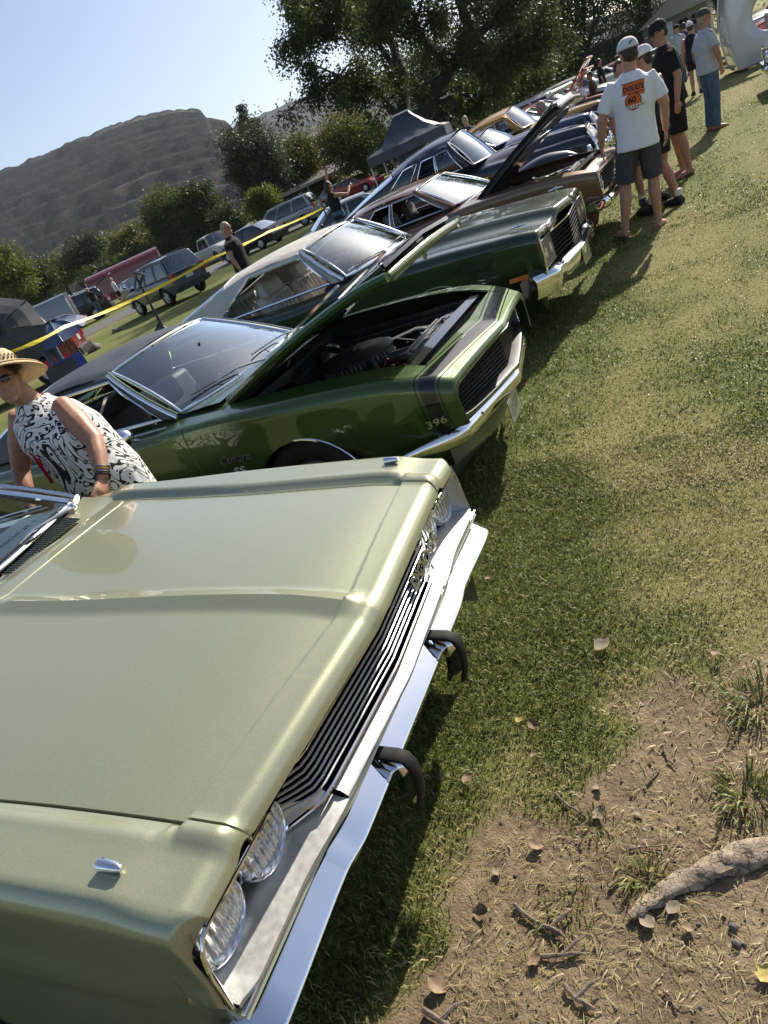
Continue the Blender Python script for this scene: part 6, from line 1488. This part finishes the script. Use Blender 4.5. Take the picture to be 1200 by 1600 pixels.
def paisley():
    t = NT('paisley_cloth'); v = t.coord()
    mp = t.n('ShaderNodeMapping'); t.l(v, mp.inputs[0]); mp.inputs['Scale'].default_value = (1, 1, 1)
    w1 = t.n('ShaderNodeTexNoise', Scale=3.4, Detail=1.0, Distortion=2.6); t.l(mp.outputs[0], w1.inputs['Vector'])
    band = t.math('ABSOLUTE', t.math('SUBTRACT', t.math('FRACT', t.math('MULTIPLY', w1.outputs['Fac'], 7.0)), .5))
    swirl = t.math('LESS_THAN', band, .115)
    vo = t.n('ShaderNodeTexVoronoi', Scale=27.); t.l(mp.outputs[0], vo.inputs['Vector'])
    blob = t.math('MULTIPLY', t.math('LESS_THAN', vo.outputs['Distance'], .33), t.math('GREATER_THAN', band, .22))
    vo2 = t.n('ShaderNodeTexVoronoi', Scale=60.); t.l(mp.outputs[0], vo2.inputs['Vector'])
    dots = t.math('MULTIPLY', t.math('LESS_THAN', vo2.outputs['Distance'], .24), t.math('LESS_THAN', band, .17))
    m = t.math('MAXIMUM', t.math('MULTIPLY', swirl, t.math('SUBTRACT', 1., t.math('MULTIPLY', dots, .0))), blob)
    c = t.mix(m, (.74, .73, .70), (.010, .010, .011))
    MAT['paisley_cloth'] = t.done(t.bsdf(c, .7, 0, 0, t.bump(t.noise(6., 4, v, .5, 1.), .5, .03), .3))
paisley()
def solid(name, m, mat, parent, vox, it=3, fac=.5):
    o = m.build(name, mat, parent, 0)
    r = o.modifiers.new('r', 'REMESH'); r.mode = 'VOXEL'; r.voxel_size = vox; r.use_smooth_shade = True
    s = o.modifiers.new('s', 'SMOOTH'); s.factor = fac; s.iterations = it
    return o
def loft(m, rings, n=20):
    """rings: (centre, rx, ry, exponent) with horizontal sections, closed at both ends"""
    G = []
    for c, rx, ry, *e in rings:
        q = 2 / (e[0] if e else 2.2)
        G.append([Vector(c) + Vector((rx * math.copysign(abs(math.cos(2 * PI * k / n)) ** q, math.cos(2 * PI * k / n)), ry * math.copysign(abs(math.sin(2 * PI * k / n)) ** q, math.sin(2 * PI * k / n)), 0)) for k in range(n)])
    b = len(m.v); m.grid(G, closed_v=True); m.f += [tuple(b + k for k in range(n)), tuple(b + (len(G) - 1) * n + k for k in reversed(range(n)))]; m.mi += [0, 0]
def hand(m, w, d, side, s=1., curl=.5, nrm=None):
    """palm with four fingers and a thumb: w wrist, d direction, nrm palm normal"""
    d = Vector(d).normalized(); nrm = Vector(nrm or (0, -side, 0)); nrm = (nrm - d * nrm.dot(d)).normalized(); x = d.cross(nrm) * side
    m.tube([w - d * .01, w + d * .035 * s, w + d * .075 * s, w + d * .088 * s], [.024 * s, .036 * s, .040 * s, .030 * s], 10, flat=.45, up=nrm)
    for k, L in enumerate((.068, .078, .073, .058)):
        b = w + d * .080 * s + x * (.028 - .019 * k) * s; a = 0.; p = b; pts = [b - d * .02 * s, b]
        for q in range(3):
            a += curl * (.35 + .25 * q); p = p + (d * math.cos(a) + nrm * math.sin(a)) * L * s / 3; pts.append(p)
        m.tube(pts, [.0095 * s, .0095 * s, .009 * s, .0085 * s, .0065 * s], 8)
    b = w + d * .028 * s + x * .028 * s
    m.tube([w + d * .01 * s + x * .012 * s, b + x * .012 * s + nrm * .006, b + x * .024 * s + d * .022 * s + nrm * .014, b + x * .022 * s + d * .050 * s + nrm * .022], [.014 * s, .012 * s, .0105 * s, .008 * s], 8)
def person(label, foot, yaw, h=1.75, lean=0., lean_y=0., skin='skin', top=None, sleeve=.45, bottom=None, leg_to=.5, shoes='shoe_black', socks=False, hair='hair_brown', hair_len=.0, cap=None, shades=False, girth=1., hips=1., J=None, head=(0., 0.), fine=False, group=None, brim_back=False, shirt_z=.86, bare_shoulder=False, curl=.5):
    k = h / 1.75; M0 = Matrix.Translation(foot) @ Matrix.Rotation(lean, 4, 'Y') @ Matrix.Rotation(lean_y, 4, 'X') @ Matrix.Rotation(yaw, 4, 'Z')
    root = empty('person', foot); root.rotation_euler = (M0.to_euler()); tag(root, label, 'person', group)
    j = dict(neck=(0, 0, 1.47), head=(.02, 0, 1.63), sl=(0, .185, 1.395), sr=(0, -.185, 1.395), el=(-.03, .235, 1.13), er=(-.03, -.235, 1.13), wl=(.03, .245, .88), wr=(.03, -.245, .88), dl=(.1, 0, -1), dr=(.1, 0, -1),
             hl=(0, .09, .93), hr=(0, -.09, .93), kl=(.02, .10, .50), kr=(.02, -.10, .50), al=(-.02, .11, .085), ar=(-.02, -.11, .085), fl=(1, .15, 0), fr=(1, -.15, 0), chest=(0, 0, 1.28), waist=(0, 0, 1.08), pelvis=(0, 0, .95))
    j.update(J or {}); j = {a: Vector(b) * k if a not in ('dl', 'dr', 'fl', 'fr') else Vector(b) for a, b in j.items()}
    vox = .0075 if fine else .013
    g = girth
    b = MB()
    HM = Matrix.Translation(j['head']) @ Matrix.Rotation(head[0], 4, 'Z') @ Matrix.Rotation(head[1], 4, 'Y')
    def hp(x, y, z): return HM @ Vector((x * k, y * k, z * k))
    R3 = HM.to_3x3().to_4x4()
    b.ell(hp(0, 0, .012), (.096 * k, .076 * k, .110 * k), 18, 12, R3); b.ell(hp(.022, 0, -.055), (.066 * k, .058 * k, .070 * k), 14, 10, R3)
    b.ell(hp(.095, 0, -.02), (.018 * k, .013 * k, .024 * k), 8, 6, R3); b.ell(hp(.085, 0, -.072), (.014 * k, .024 * k, .009 * k), 8, 6, R3); b.ell(hp(.078, 0, -.105), (.020 * k, .026 * k, .017 * k), 8, 6, R3)
    for s in (-1, 1): b.ell(hp(-.005, s * .078, -.015), (.022 * k, .010 * k, .032 * k), 8, 6, R3); b.ell(hp(.083, s * .034, .022), (.012 * k, .022 * k, .008 * k), 8, 6, R3)
    b.tube([j['chest'], j['neck'] - Vector((0, 0, .03)), j['neck'] + (j['head'] - j['neck']) * .5, hp(0, 0, -.03)], [.07 * k, .062 * k * g ** .5, .056 * k * g ** .5, .055 * k], 14)
    def torso(m, e, z0=None, hem=0.):
        p, w, c, n = j['pelvis'], j['waist'], j['chest'], j['neck']
        rings = [(p + Vector((0, 0, -.08 * k)), (.11 * g + e) * k, (.155 * hips + e) * k), (p + Vector((0, 0, .02)), (.125 * g + e) * k, (.172 * hips + e) * k), (w, (.112 * g ** 1.4 + e) * k, (.148 * g ** 1.2 + e) * k), (c, (.125 * g ** 1.2 + e) * k, (.172 * g ** .8 + e) * k), (c + (n - c) * .62, (.098 * g + e) * k, (.165 + e) * k), (c + (n - c) * .88, (.070 + e) * k, (.105 + e) * k), (n + Vector((0, 0, .015)), (.055 + e) * k, (.06 + e) * k)]
        if hem:
            rings = [(p + Vector((0, 0, -hem)), (.13 * g + e + .012) * k, (.178 * hips + e + .012) * k)] + rings[1:]
        loft(m, rings)
    torso(b, 0.)
    for s, S_, E_, W_, D_ in ((1, 'sl', 'el', 'wl', 'dl'), (-1, 'sr', 'er', 'wr', 'dr')):
        S1, E1, W1 = j[S_], j[E_], j[W_]; u = S1.lerp(E1, .5); f = E1.lerp(W1, .35)
        b.tube([j['chest'].lerp(S1, .6), S1, u, E1, f, W1], [.06 * k, .052 * k * g ** .7, .050 * k * g ** 1.1, .041 * k * g ** .8, .041 * k * g ** .7, .027 * k * g ** .4], 12)
        hand(b, W1, j[D_], s, k, curl)
    for s, H_, K_, A_, F_ in ((1, 'hl', 'kl', 'al', 'fl'), (-1, 'hr', 'kr', 'ar', 'fr')):
        H1, K1, A1 = j[H_], j[K_], j[A_]; ff = j[F_].normalized()
        b.tube([H1, H1.lerp(K1, .35), H1.lerp(K1, .8), K1, K1.lerp(A1, .30) - ff * .012, K1.lerp(A1, .75), A1, A1 - Vector((0, 0, .03))], [.098 * k * g ** .3, .088 * k * g ** .3, .064 * k, .056 * k, .060 * k, .042 * k, .036 * k, .036 * k], 14)
        b.tube([A1 + Vector((0, 0, -.045)) - ff * .05 * k, A1 + Vector((0, 0, -.040)) + ff * .05, A1 + Vector((0, 0, -.058)) + ff * .14 * k, A1 + Vector((0, 0, -.066)) + ff * .19 * k], [.034 * k, .040 * k, .034 * k, .020 * k], 10, flat=.9)
    body = solid('body', b, skin, root, vox, 3)
    made = {}
    if top:
        m = MB(); torso(m, .016 if sleeve else (.010 if girth < 1.3 else .034), hem=(.95 - shirt_z) * k)
        if sleeve:
            for s, S_, E_ in ((1, 'sl', 'el'), (-1, 'sr', 'er')):
                S1, E1 = j[S_], j[E_]; e = S1.lerp(E1, sleeve * 1.75 if sleeve < .55 else .95)
                m.tube([j['chest'].lerp(S1, .5), S1 + Vector((0, 0, -.012)), S1.lerp(e, .5), e], [.074 * k, .070 * k, .068 * k, .072 * k], 14)
        made['shirt'] = solid('shirt', m, top, root, vox * 1.2, 4)
    if bottom:
        m = MB(); p = j['pelvis']; loft(m, [(p + Vector((0, 0, -.10 * k)), (.118 * g + .012) * k, (.160 * hips + .012) * k), (p + Vector((0, 0, .02)), (.128 * g + .010) * k, (.176 * hips + .010) * k), (p + Vector((0, 0, .10 * k)), (.118 * g + .008) * k, (.16 * hips + .008) * k)])
        for H_, K_, A_ in (('hl', 'kl', 'al'), ('hr', 'kr', 'ar')):
            H1, K1, A1 = j[H_], j[K_], j[A_]
            if leg_to <= .5: e = H1.lerp(K1, leg_to * 2); m.tube([H1, H1.lerp(e, .5), e], [.108 * k, .106 * k, .100 * k], 14)
            else: m.tube([H1, H1.lerp(K1, .5), K1, K1.lerp(A1, .5), A1 + Vector((0, 0, -.02))], [.108 * k, .094 * k, .076 * k, .070 * k, .068 * k], 14)
        made['bottom'] = solid('shorts' if leg_to <= .5 else 'trousers', m, bottom, root, vox * 1.2, 4)
    if shoes:
        for A_, F_ in (('al', 'fl'), ('ar', 'fr')):
            A1, ff = j[A_], j[F_].normalized(); m = MB()
            if shoes == 'sandal':
                c = A1 + Vector((0, 0, -.078 * k)); m.tube([c - ff * .06, c + ff * .08, c + ff * .20 * k], [.042, .050, .036], 10, flat=.22, up=(0, 0, 1)); m.build('sandal', 'sandal', root, 50)
            else:
                m.tube([A1 + Vector((0, 0, -.03)) - ff * .055, A1 + Vector((0, 0, -.035)) + ff * .05, A1 + Vector((0, 0, -.05)) + ff * .15 * k, A1 + Vector((0, 0, -.055)) + ff * .215 * k], [.046, .052, .045, .026], 12); m.tube([A1 + Vector((0, 0, .04)), A1 + Vector((0, 0, -.03))], [.044, .05], 10)
                solid('shoe', m, shoes, root, vox, 2)
            if socks: MB().tube([A1 + Vector((0, 0, -.01)), A1 + Vector((0, 0, .10))], [.044, .043], 12).build('sock', 'sock', root)
    if hair:
        m = MB(); m.ell(hp(-.012, 0, .030), (.098 * k, .083 * k, .102 * k), 16, 10, R3); m.ell(hp(-.040, 0, -.015), (.060 * k, .076 * k, .070 * k), 14, 10, R3)
        if hair_len: m.tube([hp(-.055, 0, 0), hp(-.075, 0, -.10), hp(-.07, 0, -.10 - hair_len)], [.07 * k, .075 * k, .045 * k], 12)
        made['hair'] = m.build('hair', hair, root, 60)
        for v_ in made['hair'].data.vertices: v_.co += Vector(v_.normal) * .010 * noise.noise(v_.co * 45)
    if cap:
        f = -1 if brim_back else 1
        m = MB(); P = []
        for i in range(9):
            a = PI / 2 * i / 8; P.append([hp((.108 * math.cos(a) ** .8) * math.cos(t) - .004, (.092 * math.cos(a) ** .8) * math.sin(t), .032 + .098 * math.sin(a)) for t in [2 * PI * q / 24 for q in range(24)]])
        m.grid(P, closed_v=True); c = m.build('cap', cap, root, 50); md = c.modifiers.new('t', 'SOLIDIFY'); md.thickness = .004; md.offset = 1
        MB().grid([[hp(f * (.085 + .085 * i / 4 * math.cos(q * .30) ** .5), .072 * q / 3 * (1 - .12 * i / 4), .038 - .012 * (i / 4) - .010 * (q / 3) ** 2) for i in range(5)] for q in range(-3, 4)]).build('brim', cap if not brim_back else cap, c, 60)
        MB().ell(hp(0, 0, .132), (.008 * k,) * 3, 8, 5).build('button', cap, c)
        if not brim_back: MB().grid([[hp(-.104 - .004 * math.cos(t), .035 * math.cos(t) * r, .058 + .030 * max(0, math.sin(t)) * r) for r in (0, .5, 1)] for t in [PI * q / 10 for q in range(11)]]).build('strap_opening', hair or skin, c, 0)
    if shades:
        m = MB()
        for s in (-1, 1): m.ell(hp(.092, s * .033, .010), (.010 * k, .027 * k, .020 * k), 12, 8, R3 @ Matrix.Rotation(s * .25, 4, 'Z')); m.tube([hp(.085, s * .058, .014), hp(.0, s * .082, .010)], .004 * k, 6)
        m.tube([hp(.098, -.012, .016), hp(.102, 0, .018), hp(.098, .012, .016)], .004 * k, 6); made['shades'] = m.build('sunglasses', 'shades', root)
    root['_'] = 0; del root['_']
    return root, made, hp, j, k
def stand(label, footpx, headpx, h, yaw, gz=None, **kw):
    """stands on the lawn under a picture position; leans so that the head comes where the photo has it"""
    f = gp(*footpx) if gz is None else place(*footpx, gz)
    q = gy(headpx[0], headpx[1], f.y); dx = q.x - f.x
    return person(label, (f.x, f.y, 0), yaw, h, max(-.14, min(.14, math.atan2(dx, h * .93))), **kw)
G1 = 'visitors standing in front of the cars'
# man in the white tee, back to the camera
man, mk, hp_, j_, k_ = stand('person in white printed T-shirt, grey shorts and white cap, seen from behind', (1010, 364), (981, 80), 1.83, math.radians(97), skin='skin', top='white_tee', bottom='grey_shorts', leg_to=.47, shoes='sandal', hair='hair_brown', cap='cap_white', girth=1.10, fine=True, group=G1, head=(.45, .12), shirt_z=.82,
    J=dict(al=(-.03, .20, .085), kl=(.03, .15, .50), ar=(.06, -.13, .085), kr=(.07, -.12, .50), el=(.0, .30, 1.14), wl=(.09, .33, .90), er=(-.02, -.27, 1.14), wr=(.07, -.27, .90), fl=(1, .5, 0), fr=(1, -.5, 0)))
def shirt_print():
    dg = bpy.context.evaluated_depsgraph_get(); dg.update(); ev = mk['shirt'].evaluated_get(dg); me = ev.to_mesh(); bv = BVHTree.FromPolygons([v.co.copy() for v in me.vertices], [tuple(p.vertices) for p in me.polygons]); ev.to_mesh_clear()
    def wrap(name, flat, mat, lift, parent=None):
        for v in flat.vertices:            # flat x: to the reader's right (person's right), y: up
            o = Vector((-.6, -v.co.x, v.co.y)); r = bv.ray_cast(o, Vector((1, 0, 0)))
            v.co = (r[0] + Vector((-lift, 0, 0))) if r[0] else Vector((-.14, -v.co.x, v.co.y))
        flat.materials.clear(); return link(name, flat, mat, parent or mk['shirt'], 0)
    simple('print_orange', (.62, .13, .025), .8); simple('print_black', (.015, .013, .012), .8); simple('print_pale', (.66, .60, .50), .8)
    def rect(x0, x1, y0, y1, sh=.12, n=14):
        m = MB().grid([[(lerp(x0, x1, i / n) + sh * (lerp(y0, y1, j / 6) - y0), lerp(y0, y1, j / 6), 0) for j in range(7)] for i in range(n + 1)]); return m.mesh('t')
    def disc(cx, cy, r0, r1):
        return MB().grid([[(cx + lerp(r0, r1, j / 3) * math.cos(2 * PI * i / 36), cy + lerp(r0, r1, j / 3) * math.sin(2 * PI * i / 36), 0) for j in range(4)] for i in range(37)]).mesh('t')
    z = 1.40
    wrap('print_panel', rect(-.098, .106, z - .030, z + .060), 'print_orange', .003)
    wrap('print_panel', rect(.03, .106, z - .062, z - .026), 'print_orange', .003)
    t_ = text_mesh("DOUG'S", .062, 0, squash=.84, bold=.0022); 
    for v in t_.vertices: v.co.x += .005; v.co.y += z - .012; v.co.x += .12 * (v.co.y - z)
    wrap('print_lettering', t_, 'print_black', .0055)
    for a, b, c, d in ((-.104, .112, z + .058, z + .064), (-.104, .112, z - .036, z - .030)): wrap('print_border', rect(a, b, c, d), 'print_black', .005)
    wrap('print_disc', disc(-.005, z - .105, 0, .078), 'print_orange', .003); wrap('print_ring', disc(-.005, z - .105, .070, .076), 'print_black', .005)
    t_ = text_mesh("60", .075, 0, bold=.002)
    for v in t_.vertices: v.co.x -= .015; v.co.y += z - .115
    wrap('print_number', t_, 'print_black', .0055)
    wrap('print_band', rect(-.08, .10, z - .165, z - .135, .5), 'print_pale', .006)
    for q in range(5): wrap('print_band_mark', rect(-.06 + .03 * q, -.045 + .03 * q, z - .156, z - .145, .5, 3), 'print_black', .0075)
shirt_print()
stand('person with black cap and black T-shirt, tallest of the group on the lawn', (1072, 274), (1033, 55), 1.88, math.radians(200), skin='tan_skin', top='black_tee', bottom='black_shorts', leg_to=.48, shoes='sandal', hair='hair_black', cap='cap_black', shades=True, girth=1.12, fine=True, group=G1, head=(.15, .2))
stand('person in dark tank top and black shorts wearing a white and black cap', (1040, 327), (1008, 92), 1.70, math.radians(150), skin='tan_skin', top='black_tee', sleeve=0, bottom='black_shorts', leg_to=.36, shoes='shoe_black', socks=True, hair='hair_black', cap='cap_white', fine=True, group=G1, head=(.3, .2), brim_back=True, J=dict(al=(.08, .12, .085), ar=(-.12, -.1, .085)))
stand('person with bare face and camouflage shorts, half hidden behind the white T-shirt', (1020, 318), (968, 108), 1.66, math.radians(-60), skin='skin', top='grey_tee', bottom='camo', leg_to=.48, shoes='shoe_black', socks=True, hair='hair_brown', fine=True, group=G1, head=(-.4, .15))
stand('person in grey T-shirt, blue jeans and dark cap looking to the right', (1117, 203), (1097, 27), 1.80, math.radians(28), skin='tan_skin', top='grey_tee', bottom='denim', leg_to=1., shoes='sandal', hair='hair_grey', cap='cap_grey', girth=1.14, fine=True, group=G1, head=(-.2, .0), J=dict(er=(.02, -.28, 1.15), wr=(.10, -.22, .92), el=(-.05, .26, 1.14), wl=(.04, .25, .9)))
stand('person walking away in black tank top and shorts with a pale cap', (1090, 150), (1078, 45), 1.68, math.radians(95), skin='skin', top='black_tee', sleeve=0, bottom='black_shorts', leg_to=.33, hair='hair_brown', cap='cap_white', group=G1, J=dict(kl=(.12, .08, .52), al=(.10, .08, .10), kr=(-.03, -.08, .50), ar=(-.25, -.08, .13)))
far_ = [((1066, 130), (1058, 50), 1.75, 250, 'cap_black', 'grey_tee', 'denim', 'person in grey top and black cap furthest up the lawn'), ((1072, 120), (1070, 52), 1.72, 80, None, 'navy_cloth', 'black_shorts', 'person in navy top behind the walking woman'), ((1078, 95), (1087, 20), 1.7, 120, 'cap_white', 'pink_top', 'denim', 'person in faded pink top among the far visitors')]
for fp, hpx, h, yw, cp, tp, bt, lab in far_: stand(lab, fp, hpx, h, math.radians(yw), skin='skin', top=tp, bottom=bt, leg_to=1. if bt == 'denim' else .4, hair='hair_brown', cap=cp, group='visitors at the far end of the lawn')
# people behind and between the cars
G2 = 'visitors behind and between the cars'
def behind(label, headpx, Z, h, yaw, z0=0., **kw):
    p = wpos(headpx[0], headpx[1], Z); return person(label, (p.x, p.y, p.z - h * .93), yaw, h, group=G2, **kw)
behind('person with grey hair and sunglasses in a black top behind the yellow tape', (352, 358), 13.2, 1.74, math.radians(10), skin='tan_skin', top='black_tee', sleeve=.3, bottom='black_shorts', leg_to=1., hair='hair_grey', hair_len=.12, shades=True, fine=True, girth=1.15, head=(-.2, 0))
behind('person with curly brown hair stretching one arm high behind the navy car', (512, 292), 16.5, 1.68, math.radians(60), skin='tan_skin', top='black_tee', sleeve=0, bottom='denim', leg_to=1., hair='hair_brown', hair_len=.05, fine=True, J=dict(el=(.10, .14, 1.66), wl=(.16, .06, 1.95), dl=(.2, -.2, 1), er=(.26, -.30, 1.30), wr=(.46, -.20, 1.44), dr=(1, .2, .3)))
behind('person in a black cap sitting behind the charcoal umbrella', (40, 487), 13.5, 1.5, math.radians(-20), skin='tan_skin', top='grey_tee', bottom='denim', leg_to=1., hair='hair_grey', cap='cap_black')
behind('person with pale hair and dark top unloading the dark SUV', (137, 453), 44, 1.66, math.radians(-40), skin='skin', top='black_tee', bottom='denim', leg_to=1., hair='hair_grey')
behind('person in white shirt standing at the open tailgate of the dark SUV', (173, 437), 45, 1.7, math.radians(70), skin='skin', top='white_tee', bottom='black_shorts', leg_to=.5, hair='hair_grey')
behind('person with fluffy grey hair behind the raised black hood', (846, 168), 14.4, 1.7, math.radians(200), skin='skin', top='navy_cloth', bottom='denim', leg_to=1., hair='hair_grey', hair_len=.03)
behind('person in white shirt bending between the far cars', (905, 130), 22, 1.6, math.radians(30), skin='tan_skin', top='white_tee', bottom='denim', leg_to=1., hair='hair_grey', cap='cap_white')
behind('person with dark hair beside the white coupe', (922, 118), 23, 1.7, math.radians(200), skin='tan_skin', top='camo', bottom='denim', leg_to=1., hair='hair_brown')
behind('person with brown hair behind the roof of the navy car', (716, 210), 17, 1.62, math.radians(100), skin='skin', top='grey_tee', bottom='denim', leg_to=1., hair='hair_brown')
behind('person with grey hair beside the canopy', (727, 189), 19, 1.7, math.radians(120), skin='skin', top='navy_cloth', bottom='denim', leg_to=1., hair='hair_grey')
behind('person looking into the far engine bays', (935, 98), 27, 1.76, math.radians(10), skin='tan_skin', top='black_tee', bottom='denim', leg_to=1., hair='hair_black')
# woman in the straw hat leaning on the front car
def hat_woman():
    foot = Vector((-3.14, 2.52, 0)); yaw = math.radians(-98); k = 1.64 / 1.75
    inv = (Matrix.Translation(foot) @ Matrix.Rotation(yaw, 4, 'Z')).inverted()
    L = lambda x, y, z: tuple(inv @ Vector((x, y, z)) / k)
    root, made, hp, j, k = person('person in wide straw hat and black and white paisley top, leaning on the front car', foot, yaw, 1.64, skin='tan_skin', top='paisley_cloth', sleeve=0, bottom='black_shorts', leg_to=1., hair='hair_brown', hair_len=.02, shades=True, girth=1.34, hips=1.28, fine=True, shirt_z=.66, head=(.85, -.10), curl=.25,
        J=dict(head=L(-3.285, 2.44, 1.535), neck=L(-3.27, 2.50, 1.385), chest=L(-3.22, 2.51, 1.20), waist=L(-3.17, 2.52, 1.02), pelvis=L(-3.13, 2.52, .90), sl=L(-3.09, 2.50, 1.315), sr=L(-3.455, 2.52, 1.335), el=L(-2.90, 2.40, 1.125), wl=L(-2.80, 2.235, .975), dl=(.75, .25, -.35), er=L(-3.60, 2.44, 1.07), wr=L(-3.52, 2.28, .86), dr=(.5, 0, -.8)))
    # hat, tipped back
    hp0 = hp; cb, sb = math.cos(.26), math.sin(.26)
    hp = lambda x, y, z: hp0(x * cb - z * sb, y, x * sb + z * cb + .012)
    HR = [(.115, .105), (.118, .085), (.122, .045), (.125, .028)]
    m = MB(); P = []
    for r, z in [(.001, .150), (.05, .150), (.088, .143), (.106, .120), (.112, .08), (.116, .045), (.125, .035), (.155, .032), (.185, .026), (.212, .014), (.228, -.002), (.232, -.008)]:
        P.append([hp(r * 1.03 * math.cos(t) - .01, r * .97 * math.sin(t), z + (.012 * math.cos(2 * t) if r > .15 else 0)) for t in [2 * PI * q / 48 for q in range(48)]])
    h = m.grid(P, closed_v=True).build('straw_hat', 'straw_hat_weave', root, 60); md = h.modifiers.new('t', 'SOLIDIFY'); md.thickness = .004
    for q in range(7):
        r = .135 + .0135 * q; MB().tube([hp(r * 1.03 * math.cos(t) - .01, r * .97 * math.sin(t), .036 - .03 * max(0, (r - .15) / .08) ** 1.6 + (.012 * math.cos(2 * t) if r > .15 else 0)) for t in [2 * PI * k_ / 40 for k_ in range(40)]], .0035, 5, closed=True).build('straw_braid', 'straw_hat_weave', h)
    for row in range(3):
        g = MB()
        for q in range(30):
            t = 2 * PI * (q + .5 * row) / 30; g.ell(hp(.116 * 1.03 * math.cos(t) - .01, .1155 * .97 * math.sin(t), .062 + .016 * row), (.0045, .0045, .006), 6, 4)
        o = g.build('hat_band', 'twig_bark', h, 0); o['kind'] = 'stuff'
    # lanyard
    n = j['neck']; c = j['chest']; fwd = lambda z, w: Vector((.175 + .0 * z, w, z))
    for s in (-1, 1):
        P = [n + Vector((-.05, s * .05, .02)), n + Vector((.02, s * .075, .0)), n + Vector((.10, s * .062, -.085)), c + Vector((.182, s * .035, .03)), c + Vector((.198, s * .008, -.10)), c + Vector((.196, s * .004, -.20))]
        MB().tube(P, .009, 6, flat=.25, up=(1, 0, 0)).build('lanyard', 'red_band', root)
    # bracelets
    w, e = j['wl'], j['el']; d = (w - e).normalized()
    for q, (a, mt) in enumerate(((.035, 'steel'), (.05, 'gold_paint'), (.066, 'steel'), (.020, 'black_plastic'))):
        cc = w - d * a; M = axes(cc, d.orthogonal(), d.cross(d.orthogonal())); MB().tube([M @ Vector((.036 * math.cos(2 * PI * i / 20), .036 * math.sin(2 * PI * i / 20), .004 * math.sin(i))) for i in range(20)], .0045, 6, closed=True).build('bracelet', mt, root)
hat_woman()
# ------------------------------------------------------------------ sheet of paper behind the windscreen of the sage car
def paper():
    simple('paper', (.66, .84, .80), .8, 0, .04)
    ux, uy = Vector((.0, 1, 0)), Vector((-1, .0, .06)).normalized(); o = Vector((-1.735, .235, 1.016))
    P = lambda u, v: o + ux * u + uy * v + Vector((0, 0, .004 * math.sin(7 * u)))
    me = MB().grid([[P(.40 * i / 8, .24 * j / 6) for j in range(7)] for i in range(9)]).build('paper_sheet', 'paper', None, 0)
    me.location = SAGE.location; tag(me, 'pale blue-green sheet of paper behind the windscreen of the front car', 'paper sheet')
    t_ = text_mesh('Vehicle # 1', .060, 0)
    for v in t_.vertices: v.co = P(.205 + v.co.x, .085 + v.co.y) + Vector((0, 0, .002))
    t_.materials.clear(); link('paper_lettering', t_, 'void_black', me, 0)
paper()
